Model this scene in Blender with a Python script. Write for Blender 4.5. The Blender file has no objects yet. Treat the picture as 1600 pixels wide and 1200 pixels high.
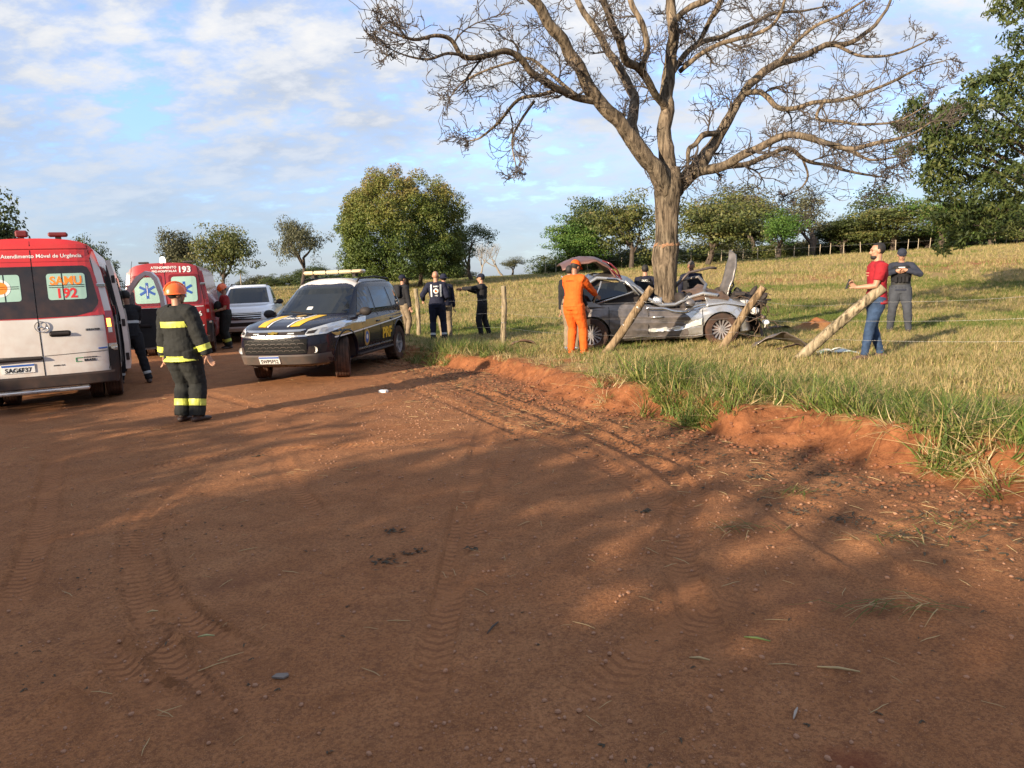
import bpy, bmesh, math, random
import numpy as np
from mathutils import Vector, Matrix, noise as mnoise

random.seed(7)
SC = bpy.context.scene
COL = SC.collection
R = math.radians

# ------------------------------------------------------------------ camera
CAMZ, FPX, PITCH, ROLL = 1.75, 1110.0, R(8.71), R(2.3)
_f = Vector((0, math.cos(PITCH), -math.sin(PITCH)))
_r0 = Vector((1, 0, 0)); _u0 = Vector((0, math.sin(PITCH), math.cos(PITCH)))
_r = _r0 * math.cos(ROLL) - _u0 * math.sin(ROLL)
_u = _u0 * math.cos(ROLL) + _r0 * math.sin(ROLL)
cam_d = bpy.data.cameras.new('camera'); cam = bpy.data.objects.new('camera', cam_d); COL.objects.link(cam)
cam_d.sensor_width = 36; cam_d.lens = FPX / 1600 * 36; cam_d.clip_end = 3000; cam_d.clip_start = .05
cam.matrix_world = Matrix(((_r.x, _u.x, -_f.x, 0), (_r.y, _u.y, -_f.y, 0), (_r.z, _u.z, -_f.z, CAMZ), (0, 0, 0, 1)))
SC.camera = cam
SC.cycles.max_bounces = 6; SC.cycles.diffuse_bounces = 3; SC.cycles.glossy_bounces = 3; SC.cycles.transmission_bounces = 4; SC.cycles.transparent_max_bounces = 6

# ------------------------------------------------------------------ light
SUN_EL = R(16.5)
SUN_TRAVEL = Vector((.69, .72, 0)).normalized()          # horizontal direction the light travels
sun_dir = Vector((SUN_TRAVEL.x * math.cos(SUN_EL), SUN_TRAVEL.y * math.cos(SUN_EL), -math.sin(SUN_EL)))
sd = bpy.data.lights.new('sun', 'SUN'); sun = bpy.data.objects.new('sun', sd); COL.objects.link(sun)
sd.energy = 4.3; sd.angle = R(.55); sd.color = (1.0, .82, .60)
sun.rotation_euler = sun_dir.to_track_quat('-Z', 'Y').to_euler()
SC.view_settings.view_transform = 'Standard'; SC.view_settings.look = 'None'
SC.view_settings.exposure = 1.37; SC.view_settings.gamma = 1; SC.view_settings.use_curve_mapping = False

def N(nt, t, **kw):
    n = nt.nodes.new(t)
    for k, v in kw.items():
        if k.startswith('i_'):
            n.inputs[k[2:].replace('_', ' ')].default_value = v
        else: setattr(n, k, v)
    return n
def L(nt, a, ao, b, bi): nt.links.new(a.outputs[ao], b.inputs[bi])
def ramp(nt, stops):
    n = nt.nodes.new('ShaderNodeValToRGB'); cr = n.color_ramp
    while len(cr.elements) < len(stops): cr.elements.new(.5)
    for e, (p, c) in zip(cr.elements, stops):
        e.position = p; e.color = c if len(c) == 4 else (*c, 1)
    return n
def mth(nt, op, a=None, b=None, c=None, clamp=False):
    n = nt.nodes.new('ShaderNodeMath'); n.operation = op; n.use_clamp = clamp
    for i, v in enumerate((a, b, c)):
        if v is None: continue
        if isinstance(v, (int, float)): n.inputs[i].default_value = v
        else: nt.links.new(v, n.inputs[i])
    return n.outputs[0]
def mixc(nt, f, a, b):
    n = nt.nodes.new('ShaderNodeMix'); n.data_type = 'RGBA'
    for i, v in ((0, f), (6, a), (7, b)):
        if isinstance(v, (int, float)): n.inputs[i].default_value = v
        elif isinstance(v, tuple): n.inputs[i].default_value = (*v[:3], 1)
        else: nt.links.new(v, n.inputs[i])
    return n.outputs[2]

world = bpy.data.worlds.new('World'); SC.world = world; world.use_nodes = True
wt = world.node_tree; wt.nodes.clear()
SKY_STR = .13
sky = N(wt, 'ShaderNodeTexSky', sky_type='NISHITA'); sky.sun_disc = False
sky.sun_elevation = SUN_EL; sky.sun_rotation = math.atan2(-SUN_TRAVEL.x, -SUN_TRAVEL.y)
sky.air_density = 1.0; sky.dust_density = .6; sky.ozone_density = 1.6
tc = N(wt, 'ShaderNodeTexCoord'); sep = N(wt, 'ShaderNodeSeparateXYZ'); L(wt, tc, 'Generated', sep, 0)
zc = mth(wt, 'MAXIMUM', sep.outputs[2], 0.0)
den = mth(wt, 'ADD', zc, .28)
cx = mth(wt, 'DIVIDE', sep.outputs[0], den); cy = mth(wt, 'DIVIDE', sep.outputs[1], den)
cmb = N(wt, 'ShaderNodeCombineXYZ'); wt.links.new(cx, cmb.inputs[0]); wt.links.new(cy, cmb.inputs[1])
def wnoise(scale, detail, rough, off, sx=1.0, dist=0.0):
    mp = N(wt, 'ShaderNodeMapping'); L(wt, cmb, 0, mp, 0); mp.inputs['Location'].default_value = off
    mp.inputs['Scale'].default_value = (sx, 1, 1); mp.inputs['Rotation'].default_value = (0, 0, .25)
    n = N(wt, 'ShaderNodeTexNoise'); n.inputs['Scale'].default_value = scale; n.inputs['Detail'].default_value = detail
    n.inputs['Roughness'].default_value = rough; n.inputs['Distortion'].default_value = dist
    L(wt, mp, 0, n, 0); return n.outputs[0]
n1 = wnoise(1.7, 7, .55, (3.1, 1.7, 0), .9, .1)      # big sheets
n2 = wnoise(9.0, 8, .60, (7.3, 2.2, 0), .8, .05)        # puffs
n3 = wnoise(1.7, 5, .5, (1.3, 9.2, 0), .9)             # shading inside the sheet
cov = mth(wt, 'ADD', mth(wt, 'MULTIPLY', n1, .5), mth(wt, 'MULTIPLY', n2, .5))
cr_ = ramp(wt, [(.39, (.10, .10, .10)), (.455, (.72, .72, .72)), (.54, (1, 1, 1))]); wt.links.new(cov, cr_.inputs[0])
shade = ramp(wt, [(.36, (.50, .58, .74)), (.47, (.66, .72, .83)), (.54, (.88, .90, .94)), (.62, (1.02, 1.0, .97))])
wt.links.new(mth(wt, 'ADD', mth(wt, 'MULTIPLY', n2, .6), mth(wt, 'MULTIPLY', n3, .4)), shade.inputs[0])
vm = N(wt, 'ShaderNodeVectorMath', operation='SCALE'); L(wt, shade, 0, vm, 0); vm.inputs[3].default_value = .37 / SKY_STR
# clouds thin out towards the horizon where the air is hazy
hz = N(wt, 'ShaderNodeMapRange'); wt.links.new(sep.outputs[2], hz.inputs[0])
hz.inputs[1].default_value = .02; hz.inputs[2].default_value = .2; hz.inputs[3].default_value = .45; hz.inputs[4].default_value = .95
cfac = mth(wt, 'MULTIPLY', cr_.outputs[0], hz.outputs[0])
skyb = N(wt, 'ShaderNodeVectorMath', operation='MULTIPLY'); L(wt, sky, 0, skyb, 0); skyb.inputs[1].default_value = (.78, .93, 1.28)
m1 = mixc(wt, cfac, skyb.outputs[0], vm.outputs[0])
hz2 = N(wt, 'ShaderNodeMapRange'); wt.links.new(sep.outputs[2], hz2.inputs[0])
hz2.inputs[1].default_value = 0; hz2.inputs[2].default_value = .30; hz2.inputs[3].default_value = .8; hz2.inputs[4].default_value = 0
m2 = mixc(wt, hz2.outputs[0], m1, tuple(c * .25 / SKY_STR for c in (.64, .73, .88)))
bg = N(wt, 'ShaderNodeBackground'); bg.inputs[1].default_value = SKY_STR
wt.links.new(m2, bg.inputs[0]); wo = N(wt, 'ShaderNodeOutputWorld'); L(wt, bg, 0, wo, 0)

# ------------------------------------------------------------------ materials
DUST = (.33, .15, .085)
def M(name, col, rough=.6, metal=0.0, var=.18, vscale=4.0, bump=0.0, bscale=60.0, coat=0.0, dust=0.0, spec=.5, stretch=None, dust_h=(.25, .95)):
    m = bpy.data.materials.new(name); m.use_nodes = True; nt = m.node_tree
    b = nt.nodes['Principled BSDF']
    b.inputs['Roughness'].default_value = rough; b.inputs['Metallic'].default_value = metal
    b.inputs['Coat Weight'].default_value = coat; b.inputs['Coat Roughness'].default_value = .06
    b.inputs['Specular IOR Level'].default_value = spec
    tc = N(nt, 'ShaderNodeTexCoord'); src = tc.outputs['Object']
    if stretch:
        mp = N(nt, 'ShaderNodeMapping'); nt.links.new(src, mp.inputs[0]); mp.inputs['Scale'].default_value = stretch; src = mp.outputs[0]
    n = N(nt, 'ShaderNodeTexNoise'); n.inputs['Scale'].default_value = vscale; n.inputs['Detail'].default_value = 6; n.inputs['Roughness'].default_value = .6
    nt.links.new(src, n.inputs[0])
    lo = tuple(c * (1 - var) for c in col); hi = tuple(min(1, c * (1 + var)) for c in col)
    rp = ramp(nt, [(.3, lo), (.7, hi)]); L(nt, n, 0, rp, 0); c = rp.outputs[0]
    if dust > 0:
        g = N(nt, 'ShaderNodeNewGeometry'); s = N(nt, 'ShaderNodeSeparateXYZ'); L(nt, g, 'Position', s, 0)
        mr = N(nt, 'ShaderNodeMapRange'); nt.links.new(s.outputs[2], mr.inputs[0])
        mr.inputs[1].default_value = dust_h[0]; mr.inputs[2].default_value = dust_h[1]; mr.inputs[3].default_value = 1; mr.inputs[4].default_value = .22
        n5 = N(nt, 'ShaderNodeTexNoise'); n5.inputs['Scale'].default_value = 7; n5.inputs['Detail'].default_value = 8; L(nt, tc, 'Object', n5, 0)
        r5 = ramp(nt, [(.35, (.25, .25, .25)), (.7, (1, 1, 1))]); L(nt, n5, 0, r5, 0)
        fac = mth(nt, 'MULTIPLY', mth(nt, 'MULTIPLY', mr.outputs[0], r5.outputs[0]), dust, clamp=True)
        c = mixc(nt, fac, c, DUST)
        rr = mth(nt, 'ADD', mth(nt, 'MULTIPLY', fac, .7), rough, clamp=True); nt.links.new(rr, b.inputs['Roughness'])
        nt.links.new(mth(nt, 'MULTIPLY', mth(nt, 'SUBTRACT', 1.0, fac, clamp=True), metal), b.inputs['Metallic'])
        if coat: nt.links.new(mth(nt, 'MULTIPLY', mth(nt, 'SUBTRACT', 1.0, fac, clamp=True), coat), b.inputs['Coat Weight'])
    nt.links.new(c, b.inputs['Base Color'])
    if bump:
        n2 = N(nt, 'ShaderNodeTexNoise'); n2.inputs['Scale'].default_value = bscale; n2.inputs['Detail'].default_value = 8; nt.links.new(src, n2.inputs[0])
        bp = N(nt, 'ShaderNodeBump'); bp.inputs['Strength'].default_value = bump; bp.inputs['Distance'].default_value = .02
        L(nt, n2, 0, bp, 'Height'); L(nt, bp, 0, b, 'Normal')
    return m
def leafmat(name, stops, trans=.35, rough=.55, twig=None):
    """leaf colour picked by the per-leaf random attribute 'tint'"""
    m = bpy.data.materials.new(name); m.use_nodes = True; nt = m.node_tree; nt.nodes.clear()
    at = N(nt, 'ShaderNodeAttribute', attribute_name='tint'); rp = ramp(nt, stops); L(nt, at, 'Fac', rp, 0)
    b = N(nt, 'ShaderNodeBsdfPrincipled'); b.inputs['Roughness'].default_value = rough; b.inputs['Specular IOR Level'].default_value = .3
    t = N(nt, 'ShaderNodeBsdfTranslucent'); mx = N(nt, 'ShaderNodeMixShader'); mx.inputs[0].default_value = trans
    L(nt, rp, 0, b, 'Base Color'); L(nt, rp, 0, t, 0); L(nt, b, 0, mx, 1); L(nt, t, 0, mx, 2)
    o = N(nt, 'ShaderNodeOutputMaterial'); L(nt, mx, 0, o, 0); return m

# ------------------------------------------------------------------ tagging / object helpers
def tag(o, label=None, cat=None, group=None, kind=None):
    if label: o['label'] = label
    if cat: o['category'] = cat
    if group: o['group'] = group
    if kind: o['kind'] = kind
    return o
def empty(name, loc, rz=0.0, label=None, cat=None, group=None):
    o = bpy.data.objects.new(name, None); COL.objects.link(o); o.location = loc; o.rotation_euler = (0, 0, rz)
    o.empty_display_size = .1
    return tag(o, label, cat, group)
def link_mesh(name, me, mat, parent=None, smooth=True):
    if mat is not None:
        for mm in (mat if isinstance(mat, (list, tuple)) else [mat]): me.materials.append(mm)
    if smooth is not None and len(me.polygons): me.polygons.foreach_set('use_smooth', [bool(smooth)] * len(me.polygons))
    o = bpy.data.objects.new(name, me); COL.objects.link(o)
    if parent is not None: o.parent = parent
    return o
WS = bpy.data.scenes.new('workbench')     # empty scratch scene where modifiers are evaluated quickly; removed at the end
def ws_dg():
    with bpy.context.temp_override(scene=WS, view_layer=WS.view_layers[0]):
        dg = bpy.context.evaluated_depsgraph_get(); dg.update(); return dg
class MB:
    def __init__(s): s.v = []; s.f = []
    def add(s, vs, fs):
        b = len(s.v); s.v += [tuple(p) for p in vs]; s.f += [tuple(i + b for i in f) for f in fs]; return s
    def box(s, c, sz, rot=None, bevel=0.0):
        hx, hy, hz = sz[0] / 2, sz[1] / 2, sz[2] / 2
        b = min(bevel, hx * .9, hy * .9, hz * .9)
        if b > 0:
            vs = []
            for sx in (-1, 1):
                for sy in (-1, 1):
                    for sz_ in (-1, 1):
                        vs += [Vector((sx * hx, sy * (hy - b), sz_ * (hz - b))), Vector((sx * (hx - b), sy * hy, sz_ * (hz - b))), Vector((sx * (hx - b), sy * (hy - b), sz_ * hz))]
            bm = bmesh.new()
            for p in vs: bm.verts.new(p)
            r = bmesh.ops.convex_hull(bm, input=bm.verts); bm.verts.index_update()
            vs = [v.co.copy() for v in bm.verts]; fs = [[v.index for v in f.verts] for f in bm.faces]; bm.free()
        else:
            vs = [Vector((x, y, z)) for x in (-hx, hx) for y in (-hy, hy) for z in (-hz, hz)]
            fs = [(0, 1, 3, 2), (4, 6, 7, 5), (0, 4, 5, 1), (2, 3, 7, 6), (0, 2, 6, 4), (1, 5, 7, 3)]
        m = rot if rot is not None else Matrix.Identity(3)
        if not isinstance(m, Matrix): m = Matrix.Rotation(m, 3, 'Z')
        return s.add([m @ p + Vector(c) for p in vs], fs)
    def tube(s, pts, rads, n=8, caps=True, side=None, round_caps=False):
        pts = [Vector(p) for p in pts]; m = len(pts)
        rads = [(r, r) if isinstance(r, (int, float)) else r for r in (rads if isinstance(rads, (list, tuple)) and len(rads) == m else [rads] * m)]
        if round_caps:
            def cap(p, q, r):
                d = (p - q).normalized(); k = min(r) * .9
                return [(p + d * k * .55, (r[0] * .83, r[1] * .83)), (p + d * k * .9, (r[0] * .45, r[1] * .45))]
            a = cap(pts[0], pts[1], rads[0])[::-1]; b = cap(pts[-1], pts[-2], rads[-1])
            pts = [x[0] for x in a] + pts + [x[0] for x in b]; rads = [x[1] for x in a] + rads + [x[1] for x in b]; m = len(pts)
        rings = []; X = Vector(side) if side is not None else None; prev = None
        for i, p in enumerate(pts):
            T = (pts[min(i + 1, m - 1)] - pts[max(i - 1, 0)])
            T = T.normalized() if T.length > 1e-9 else Vector((0, 0, 1))
            if X is not None: a = X - T * X.dot(T)
            elif prev is not None: a = prev - T * prev.dot(T)
            else:
                h = Vector((0, 0, 1)) if abs(T.z) < .9 else Vector((1, 0, 0)); a = h.cross(T)
            if a.length < 1e-6: a = T.orthogonal()
            a.normalize(); prev = a; b = T.cross(a)
            rings.append([p + a * math.cos(2 * math.pi * k / n) * rads[i][0] + b * math.sin(2 * math.pi * k / n) * rads[i][1] for k in range(n)])
        vs = [q for r_ in rings for q in r_]
        fs = [(i * n + k, i * n + (k + 1) % n, (i + 1) * n + (k + 1) % n, (i + 1) * n + k) for i in range(m - 1) for k in range(n)]
        if caps:
            fs.append(tuple(range(n - 1, -1, -1))); fs.append(tuple((m - 1) * n + k for k in range(n)))
        return s.add(vs, fs)
    def grid(s, P, close_u=False):
        nu, nv = len(P), len(P[0]); vs = [q for row in P for q in row]
        fs = [(i * nv + j, ((i + 1) % nu) * nv + j, ((i + 1) % nu) * nv + j + 1, i * nv + j + 1) for i in range(nu if close_u else nu - 1) for j in range(nv - 1)]
        return s.add(vs, fs)
    def lathe(s, prof, c=(0, 0, 0), axis='x', n=32, closed=False):
        """prof: (r, t) pairs; t runs along the axis"""
        c = Vector(c); m = len(prof); vs = []
        for k in range(n):
            a = 2 * math.pi * k / n; ca, sa = math.cos(a), math.sin(a)
            for r_, t in prof:
                p = {'x': (t, r_ * ca, r_ * sa), 'y': (r_ * ca, t, r_ * sa), 'z': (r_ * ca, r_ * sa, t)}[axis]
                vs.append(c + Vector(p))
        fs = []
        for k in range(n):
            for j in range(m if closed else m - 1):
                fs.append((k * m + j, ((k + 1) % n) * m + j, ((k + 1) % n) * m + (j + 1) % m, k * m + (j + 1) % m))
        return s.add(vs, fs)
    def ellipsoid(s, c, r, n=14, m=9, rot=None):
        c = Vector(c); P = []
        for k in range(n):
            a = 2 * math.pi * k / n; row = []
            for j in range(m + 1):
                t = math.pi * j / m; q = Vector((r[0] * math.sin(t) * math.cos(a), r[1] * math.sin(t) * math.sin(a), -r[2] * math.cos(t)))
                row.append(c + (rot @ q if rot is not None else q))
            P.append(row)
        return s.grid(P, True)
    def prism(s, poly, o, ux, uy, thick):
        """flat polygon (u,v) extruded by thick along ux x uy"""
        o = Vector(o); ux = Vector(ux); uy = Vector(uy); nn = ux.cross(uy).normalized() * thick; k = len(poly)
        a = [o + ux * u + uy * v for u, v in poly]; b = [p + nn for p in a]
        return s.add(a + b, [tuple(range(k - 1, -1, -1)), tuple(range(k, 2 * k))] + [(i, (i + 1) % k, (i + 1) % k + k, i + k) for i in range(k)])
    def mesh(s, name, merge=None):
        me = bpy.data.meshes.new(name); me.from_pydata([tuple(p) for p in s.v], [], s.f); me.update()
        if merge:
            bm = bmesh.new(); bm.from_mesh(me); bmesh.ops.remove_doubles(bm, verts=bm.verts, dist=merge)
            bmesh.ops.recalc_face_normals(bm, faces=bm.faces); bm.to_mesh(me); bm.free()
        return me
    def build(s, name, mat, parent=None, smooth=False, merge=None, autosmooth=None):
        me = s.mesh(name, merge); o = link_mesh(name, me, mat, parent, smooth)
        if autosmooth is not None: sharp(me, autosmooth)
        return o
def sharp(me, ang):
    bm = bmesh.new(); bm.from_mesh(me)
    for f in bm.faces: f.smooth = True
    for e in bm.edges:
        if len(e.link_faces) == 2 and e.calc_face_angle(0) > R(ang): e.smooth = False
    bm.to_mesh(me); bm.free()
def evalmesh(me, mods, name='tmp'):
    """run modifiers [(type, {props})] over a mesh and return the result"""
    o = bpy.data.objects.new('tmp', me); WS.collection.objects.link(o)
    for t, pr in mods:
        md = o.modifiers.new('m', t)
        for k, v in pr.items():
            setattr(md, k, v)
    dg = ws_dg()
    r_ = bpy.data.meshes.new_from_object(o.evaluated_get(dg)); r_.name = name
    bpy.data.objects.remove(o); return r_
def boolean_cut(me, cutter_mb):
    c = bpy.data.objects.new('tmpc', cutter_mb.mesh('c', merge=1e-5)); WS.collection.objects.link(c)
    r_ = evalmesh(me, [('BOOLEAN', dict(operation='DIFFERENCE', object=c, solver='EXACT'))])
    bpy.data.objects.remove(c); return r_
def nodes_copy(o, parent=None, rename=None):
    c = o.copy(); COL.objects.link(c)
    if parent is not None: c.parent = parent
    for ch in list(o.children): nodes_copy(ch, c)
    return c

# ---- flat shapes and lettering laid on curved panels
def rrect(x0, y0, x1, y1, r_=.03, k=4):
    out = []
    for cx_, cy_, a0 in ((x1 - r_, y0 + r_, -90), (x1 - r_, y1 - r_, 0), (x0 + r_, y1 - r_, 90), (x0 + r_, y0 + r_, 180)):
        for i in range(k + 1):
            a = R(a0 + 90 * i / k); out.append((cx_ + r_ * math.cos(a), cy_ + r_ * math.sin(a)))
    return out
def circ(cx_, cy_, r_, k=20, ry=None): return [(cx_ + r_ * math.cos(2 * math.pi * i / k), cy_ + (ry or r_) * math.sin(2 * math.pi * i / k)) for i in range(k)]
def text2d(txt, size, x=0.0, y=0.0, align='LEFT', bold=.0, sx=1.0, shear=0.0, mirror=False):
    cu = bpy.data.curves.new('t', 'FONT'); cu.body = txt; cu.size = size; cu.align_x = align; cu.offset = bold * size; cu.shear = shear; cu.resolution_u = 3
    o = bpy.data.objects.new('t', cu); WS.collection.objects.link(o)
    dg = ws_dg()
    me = bpy.data.meshes.new_from_object(o.evaluated_get(dg)); bpy.data.objects.remove(o)
    s = -1 if mirror else 1
    return ([(v.co.x * sx * s + x, v.co.y + y) for v in me.vertices], [tuple(p.vertices) for p in me.polygons])
def patch(name, shapes, S, off, mat, parent, step=.12, label=None, skirt=True):
    """shapes: polygons [(u,v)..] or (verts, faces); S(u,v)->point; laid off metres proud of S"""
    bm = bmesh.new()
    for sh in shapes:
        if isinstance(sh, tuple):
            vs = [bm.verts.new((u, v, 0)) for u, v in sh[0]]
            for f in sh[1]:
                try: bm.faces.new([vs[i] for i in f])
                except ValueError: pass
        else: bm.faces.new([bm.verts.new((u, v, 0)) for u, v in sh])
    us = [v.co.x for v in bm.verts]; vv = [v.co.y for v in bm.verts]
    for ax, lo, hi in ((0, min(us), max(us)), (1, min(vv), max(vv))):
        k = math.ceil(lo / step + 1e-6)
        while k * step < hi - 1e-4:
            co = [0, 0, 0]; no = [0, 0, 0]; co[ax] = k * step; no[ax] = 1
            bmesh.ops.bisect_plane(bm, geom=bm.verts[:] + bm.edges[:] + bm.faces[:], plane_co=co, plane_no=no); k += 1
    bmesh.ops.triangulate(bm, faces=[f for f in bm.faces if len(f.verts) > 4])
    flip = None; e = 1e-3
    def nrm(u, v):
        a = Vector(S(u + e, v)) - Vector(S(u - e, v)); b = Vector(S(u, v + e)) - Vector(S(u, v - e)); return a.cross(b).normalized()
    sgn = getattr(S, 'sgn', 1)
    if skirt:
        be = [ed for ed in bm.edges if len(ed.link_faces) == 1]
        r_ = bmesh.ops.extrude_edge_only(bm, edges=be)
        low = {g for g in r_['geom'] if isinstance(g, bmesh.types.BMVert)}
    else: low = set()
    for v in bm.verts:
        u, w = v.co.x, v.co.y
        v.co = Vector(S(u, w)) + nrm(u, w) * sgn * (-.001 if v in low else off)
    bmesh.ops.recalc_face_normals(bm, faces=bm.faces)
    me = bpy.data.meshes.new(name); bm.to_mesh(me); bm.free()
    o = link_mesh(name, me, mat, parent, False)
    if label: o['label'] = label
    return o

# ------------------------------------------------------------------ terrain
def vnoise(x, y, seed=0):
    x = np.asarray(x, float); y = np.asarray(y, float)
    xi = np.floor(x).astype(np.int64); yi = np.floor(y).astype(np.int64); fx = x - xi; fy = y - yi
    fx = fx * fx * (3 - 2 * fx); fy = fy * fy * (3 - 2 * fy)
    def h(a, b):
        n = (a * 374761393 + b * 668265263 + seed * 1442695041) & 0xffffffff
        n = ((n ^ (n >> 13)) * 1274126177) & 0xffffffff
        return ((n ^ (n >> 16)) & 0xffff) / 65535.0
    return (h(xi, yi) * (1 - fx) + h(xi + 1, yi) * fx) * (1 - fy) + (h(xi, yi + 1) * (1 - fx) + h(xi + 1, yi + 1) * fx) * fy
def fbm(x, y, o=4, seed=0):
    s = 0; a = .5; t = 0
    for i in range(o): s = s + a * vnoise(x * 2 ** i, y * 2 ** i, seed + i * 17); t += a; a *= .5
    return s / t
def sstep(t): t = np.clip(t, 0, 1); return t * t * (3 - 2 * t)
EY = [-60, -5, 0, 3, 4.95, 6.27, 7, 8.6, 10.7, 13.1, 14.5, 17, 20, 26, 34, 46, 80, 400]
EX = [30, 9, 6.3, 4.7, 3.62, 2.85, 2.45, 1.25, .35, -.75, -1.75, -3.0, -4.6, -7.2, -13, -30, -140, -900]
def edge_dist(x, y):
    """metres into the field from the foot of the bank (negative: on the road)"""
    e = np.interp(y, EY, EX); x = np.asarray(x, float)
    d = (x - e) * .75 + (fbm(x * 1.3, y * 1.3, 3, 5) - .5) * .75
    return np.maximum(d, (e - 13 - x) * .5 + (fbm(x * .5, y * .5, 3, 6) - .5) * 2)
def height(x, y, fine=True):
    x = np.asarray(x, float); y = np.asarray(y, float)
    d = edge_dist(x, y)
    hb = np.interp(y, [0, 6, 9, 13, 15.5, 20, 30, 60], [.30, .29, .25, .21, .19, .13, .12, .1])
    hb = np.where(x < np.interp(y, EY, EX) - 6, hb * .3, hb)
    z = hb * sstep(d / .45) * (1 + .35 * np.exp(-((d - .6) / .5) ** 2) * (fbm(x * 2, y * 2, 3, 9) - .2))
    s = np.clip((y - 22) / 65, 0, 1); s = s * s * (3 - 2 * s)
    far = np.interp(x / np.maximum(y, 5), [-1, -.3, 0, .36, .72, 1.2], [1.2, 1.35, 1.58, 2.4, 2.95, 3.2])
    z = z + far * s
    if fine:
        m = sstep(d / .5)
        z = z + (fbm(x * .35, y * .35, 3, 2) - .5) * .06 * (1 + m) + (fbm(x * 3.5, y * 3.5, 4, 3) - .5) * (.022 + .05 * m) + (fbm(x * 8, y * 8, 3, 13) - .5) * .12 * np.exp(-((d - .22) / .22) ** 2)
    return z
def hz_(x, y): return float(height(x, y))
def ray(px, py): return _f + _r * ((px - 800) / FPX) + _u * ((600 - py) / FPX)
def D(px, py, depth):
    d = ray(px, py); return Vector((0, 0, CAMZ)) + d * (depth / d.y)
def G0(px, py, z=0.0):
    d = ray(px, py); t = (z - CAMZ) / d.z; return Vector((0, 0, CAMZ)) + d * t
def on_ground(px, depth):
    """ground point seen in image column px at world depth (y)"""
    x = (px - 800) / FPX * depth
    for _ in range(4):
        z = hz_(x, depth); rel = Vector((x, depth, z - CAMZ)); q = 800 + FPX * rel.dot(_r) / rel.dot(_f); x += (px - q) / FPX * depth
    return Vector((x, depth, hz_(x, depth)))
# ------------------------------------------------------------------ ground
TR_PX = [  # (pixels along a wheel track, width, depth, tread style)
    ([(560, 560), (690, 592), (820, 640), (950, 690), (1060, 748), (1090, 800)], 0.216, 0.0154, 1),
    ([(600, 590), (700, 628), (800, 670), (900, 705), (1000, 760), (1100, 850)], 0.198, 0.0098, 1),
    ([(640, 575), (800, 617), (930, 662), (1060, 722), (1110, 742)], 0.198, 0.0112, 1),
    ([(760, 660), (742, 730), (722, 820), (700, 930), (665, 1080), (640, 1200)], 0.189, 0.0084, 2),
    ([(800, 640), (790, 730), (748, 800), (735, 900)], 0.180, 0.0063, 2),
    ([(330, 720), (270, 775), (236, 830), (240, 890), (290, 960), (400, 1020), (470, 1060)], 0.180, 0.0084, 2),
    ([(300, 740), (225, 800), (205, 870), (240, 980), (320, 1100), (400, 1190)], 0.180, 0.0070, 2),
    ([(230, 985), (150, 1070), (60, 1130), (-60, 1200)], 0.180, 0.0154, 1),
    ([(200, 1040), (120, 1110), (30, 1190)], 0.162, 0.0112, 1),
    ([(120, 960), (210, 1050), (280, 1110), (330, 1180)], 0.162, 0.0084, 2),
    ([(90, 700), (70, 800), (40, 900), (-20, 1010)], 0.198, 0.0070, 2),
    ([(430, 700), (450, 745), (480, 785), (520, 830)], 0.180, 0.0056, 2),
    ([(1090, 700), (1095, 760), (1060, 830), (1090, 960), (1180, 1100)], 0.198, 0.0098, 2),
    ([(1170, 760), (1300, 850), (1450, 930), (1620, 1000)], 0.270, 0.0098, 0),
    ([(1080, 745), (1250, 790), (1420, 840), (1640, 880)], 0.270, 0.0084, 0),
    ([(860, 700), (700, 690), (520, 700), (330, 715), (100, 760)], 0.216, 0.0056, 2),
    ([(1200, 900), (1000, 1010), (900, 1120), (850, 1200)], 0.216, 0.0049, 2),
    ([(310, 610), (420, 640), (560, 640), (700, 610)], 0.198, 0.0070, 1),
]
TR = []
for pxs, w, dp, st in TR_PX:
    P = [G0(a, b) for a, b in pxs]; Q = []
    for i in range(len(P) - 1):   # Catmull-Rom
        p0, p1, p2, p3 = P[max(i - 1, 0)], P[i], P[i + 1], P[min(i + 2, len(P) - 1)]
        for k in range(8):
            t = k / 8; Q.append(.5 * ((2 * p1) + (p2 - p0) * t + (2 * p0 - 5 * p1 + 4 * p2 - p3) * t * t + (3 * p1 - p0 - 3 * p2 + p3) * t ** 3))
    Q.append(P[-1])
    for _ in range(6): Q = [Q[0]] + [(Q[i - 1] + Q[i] * 2 + Q[i + 1]) / 4 for i in range(1, len(Q) - 1)] + [Q[-1]]
    TR.append((Q, w, dp, st))

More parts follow.
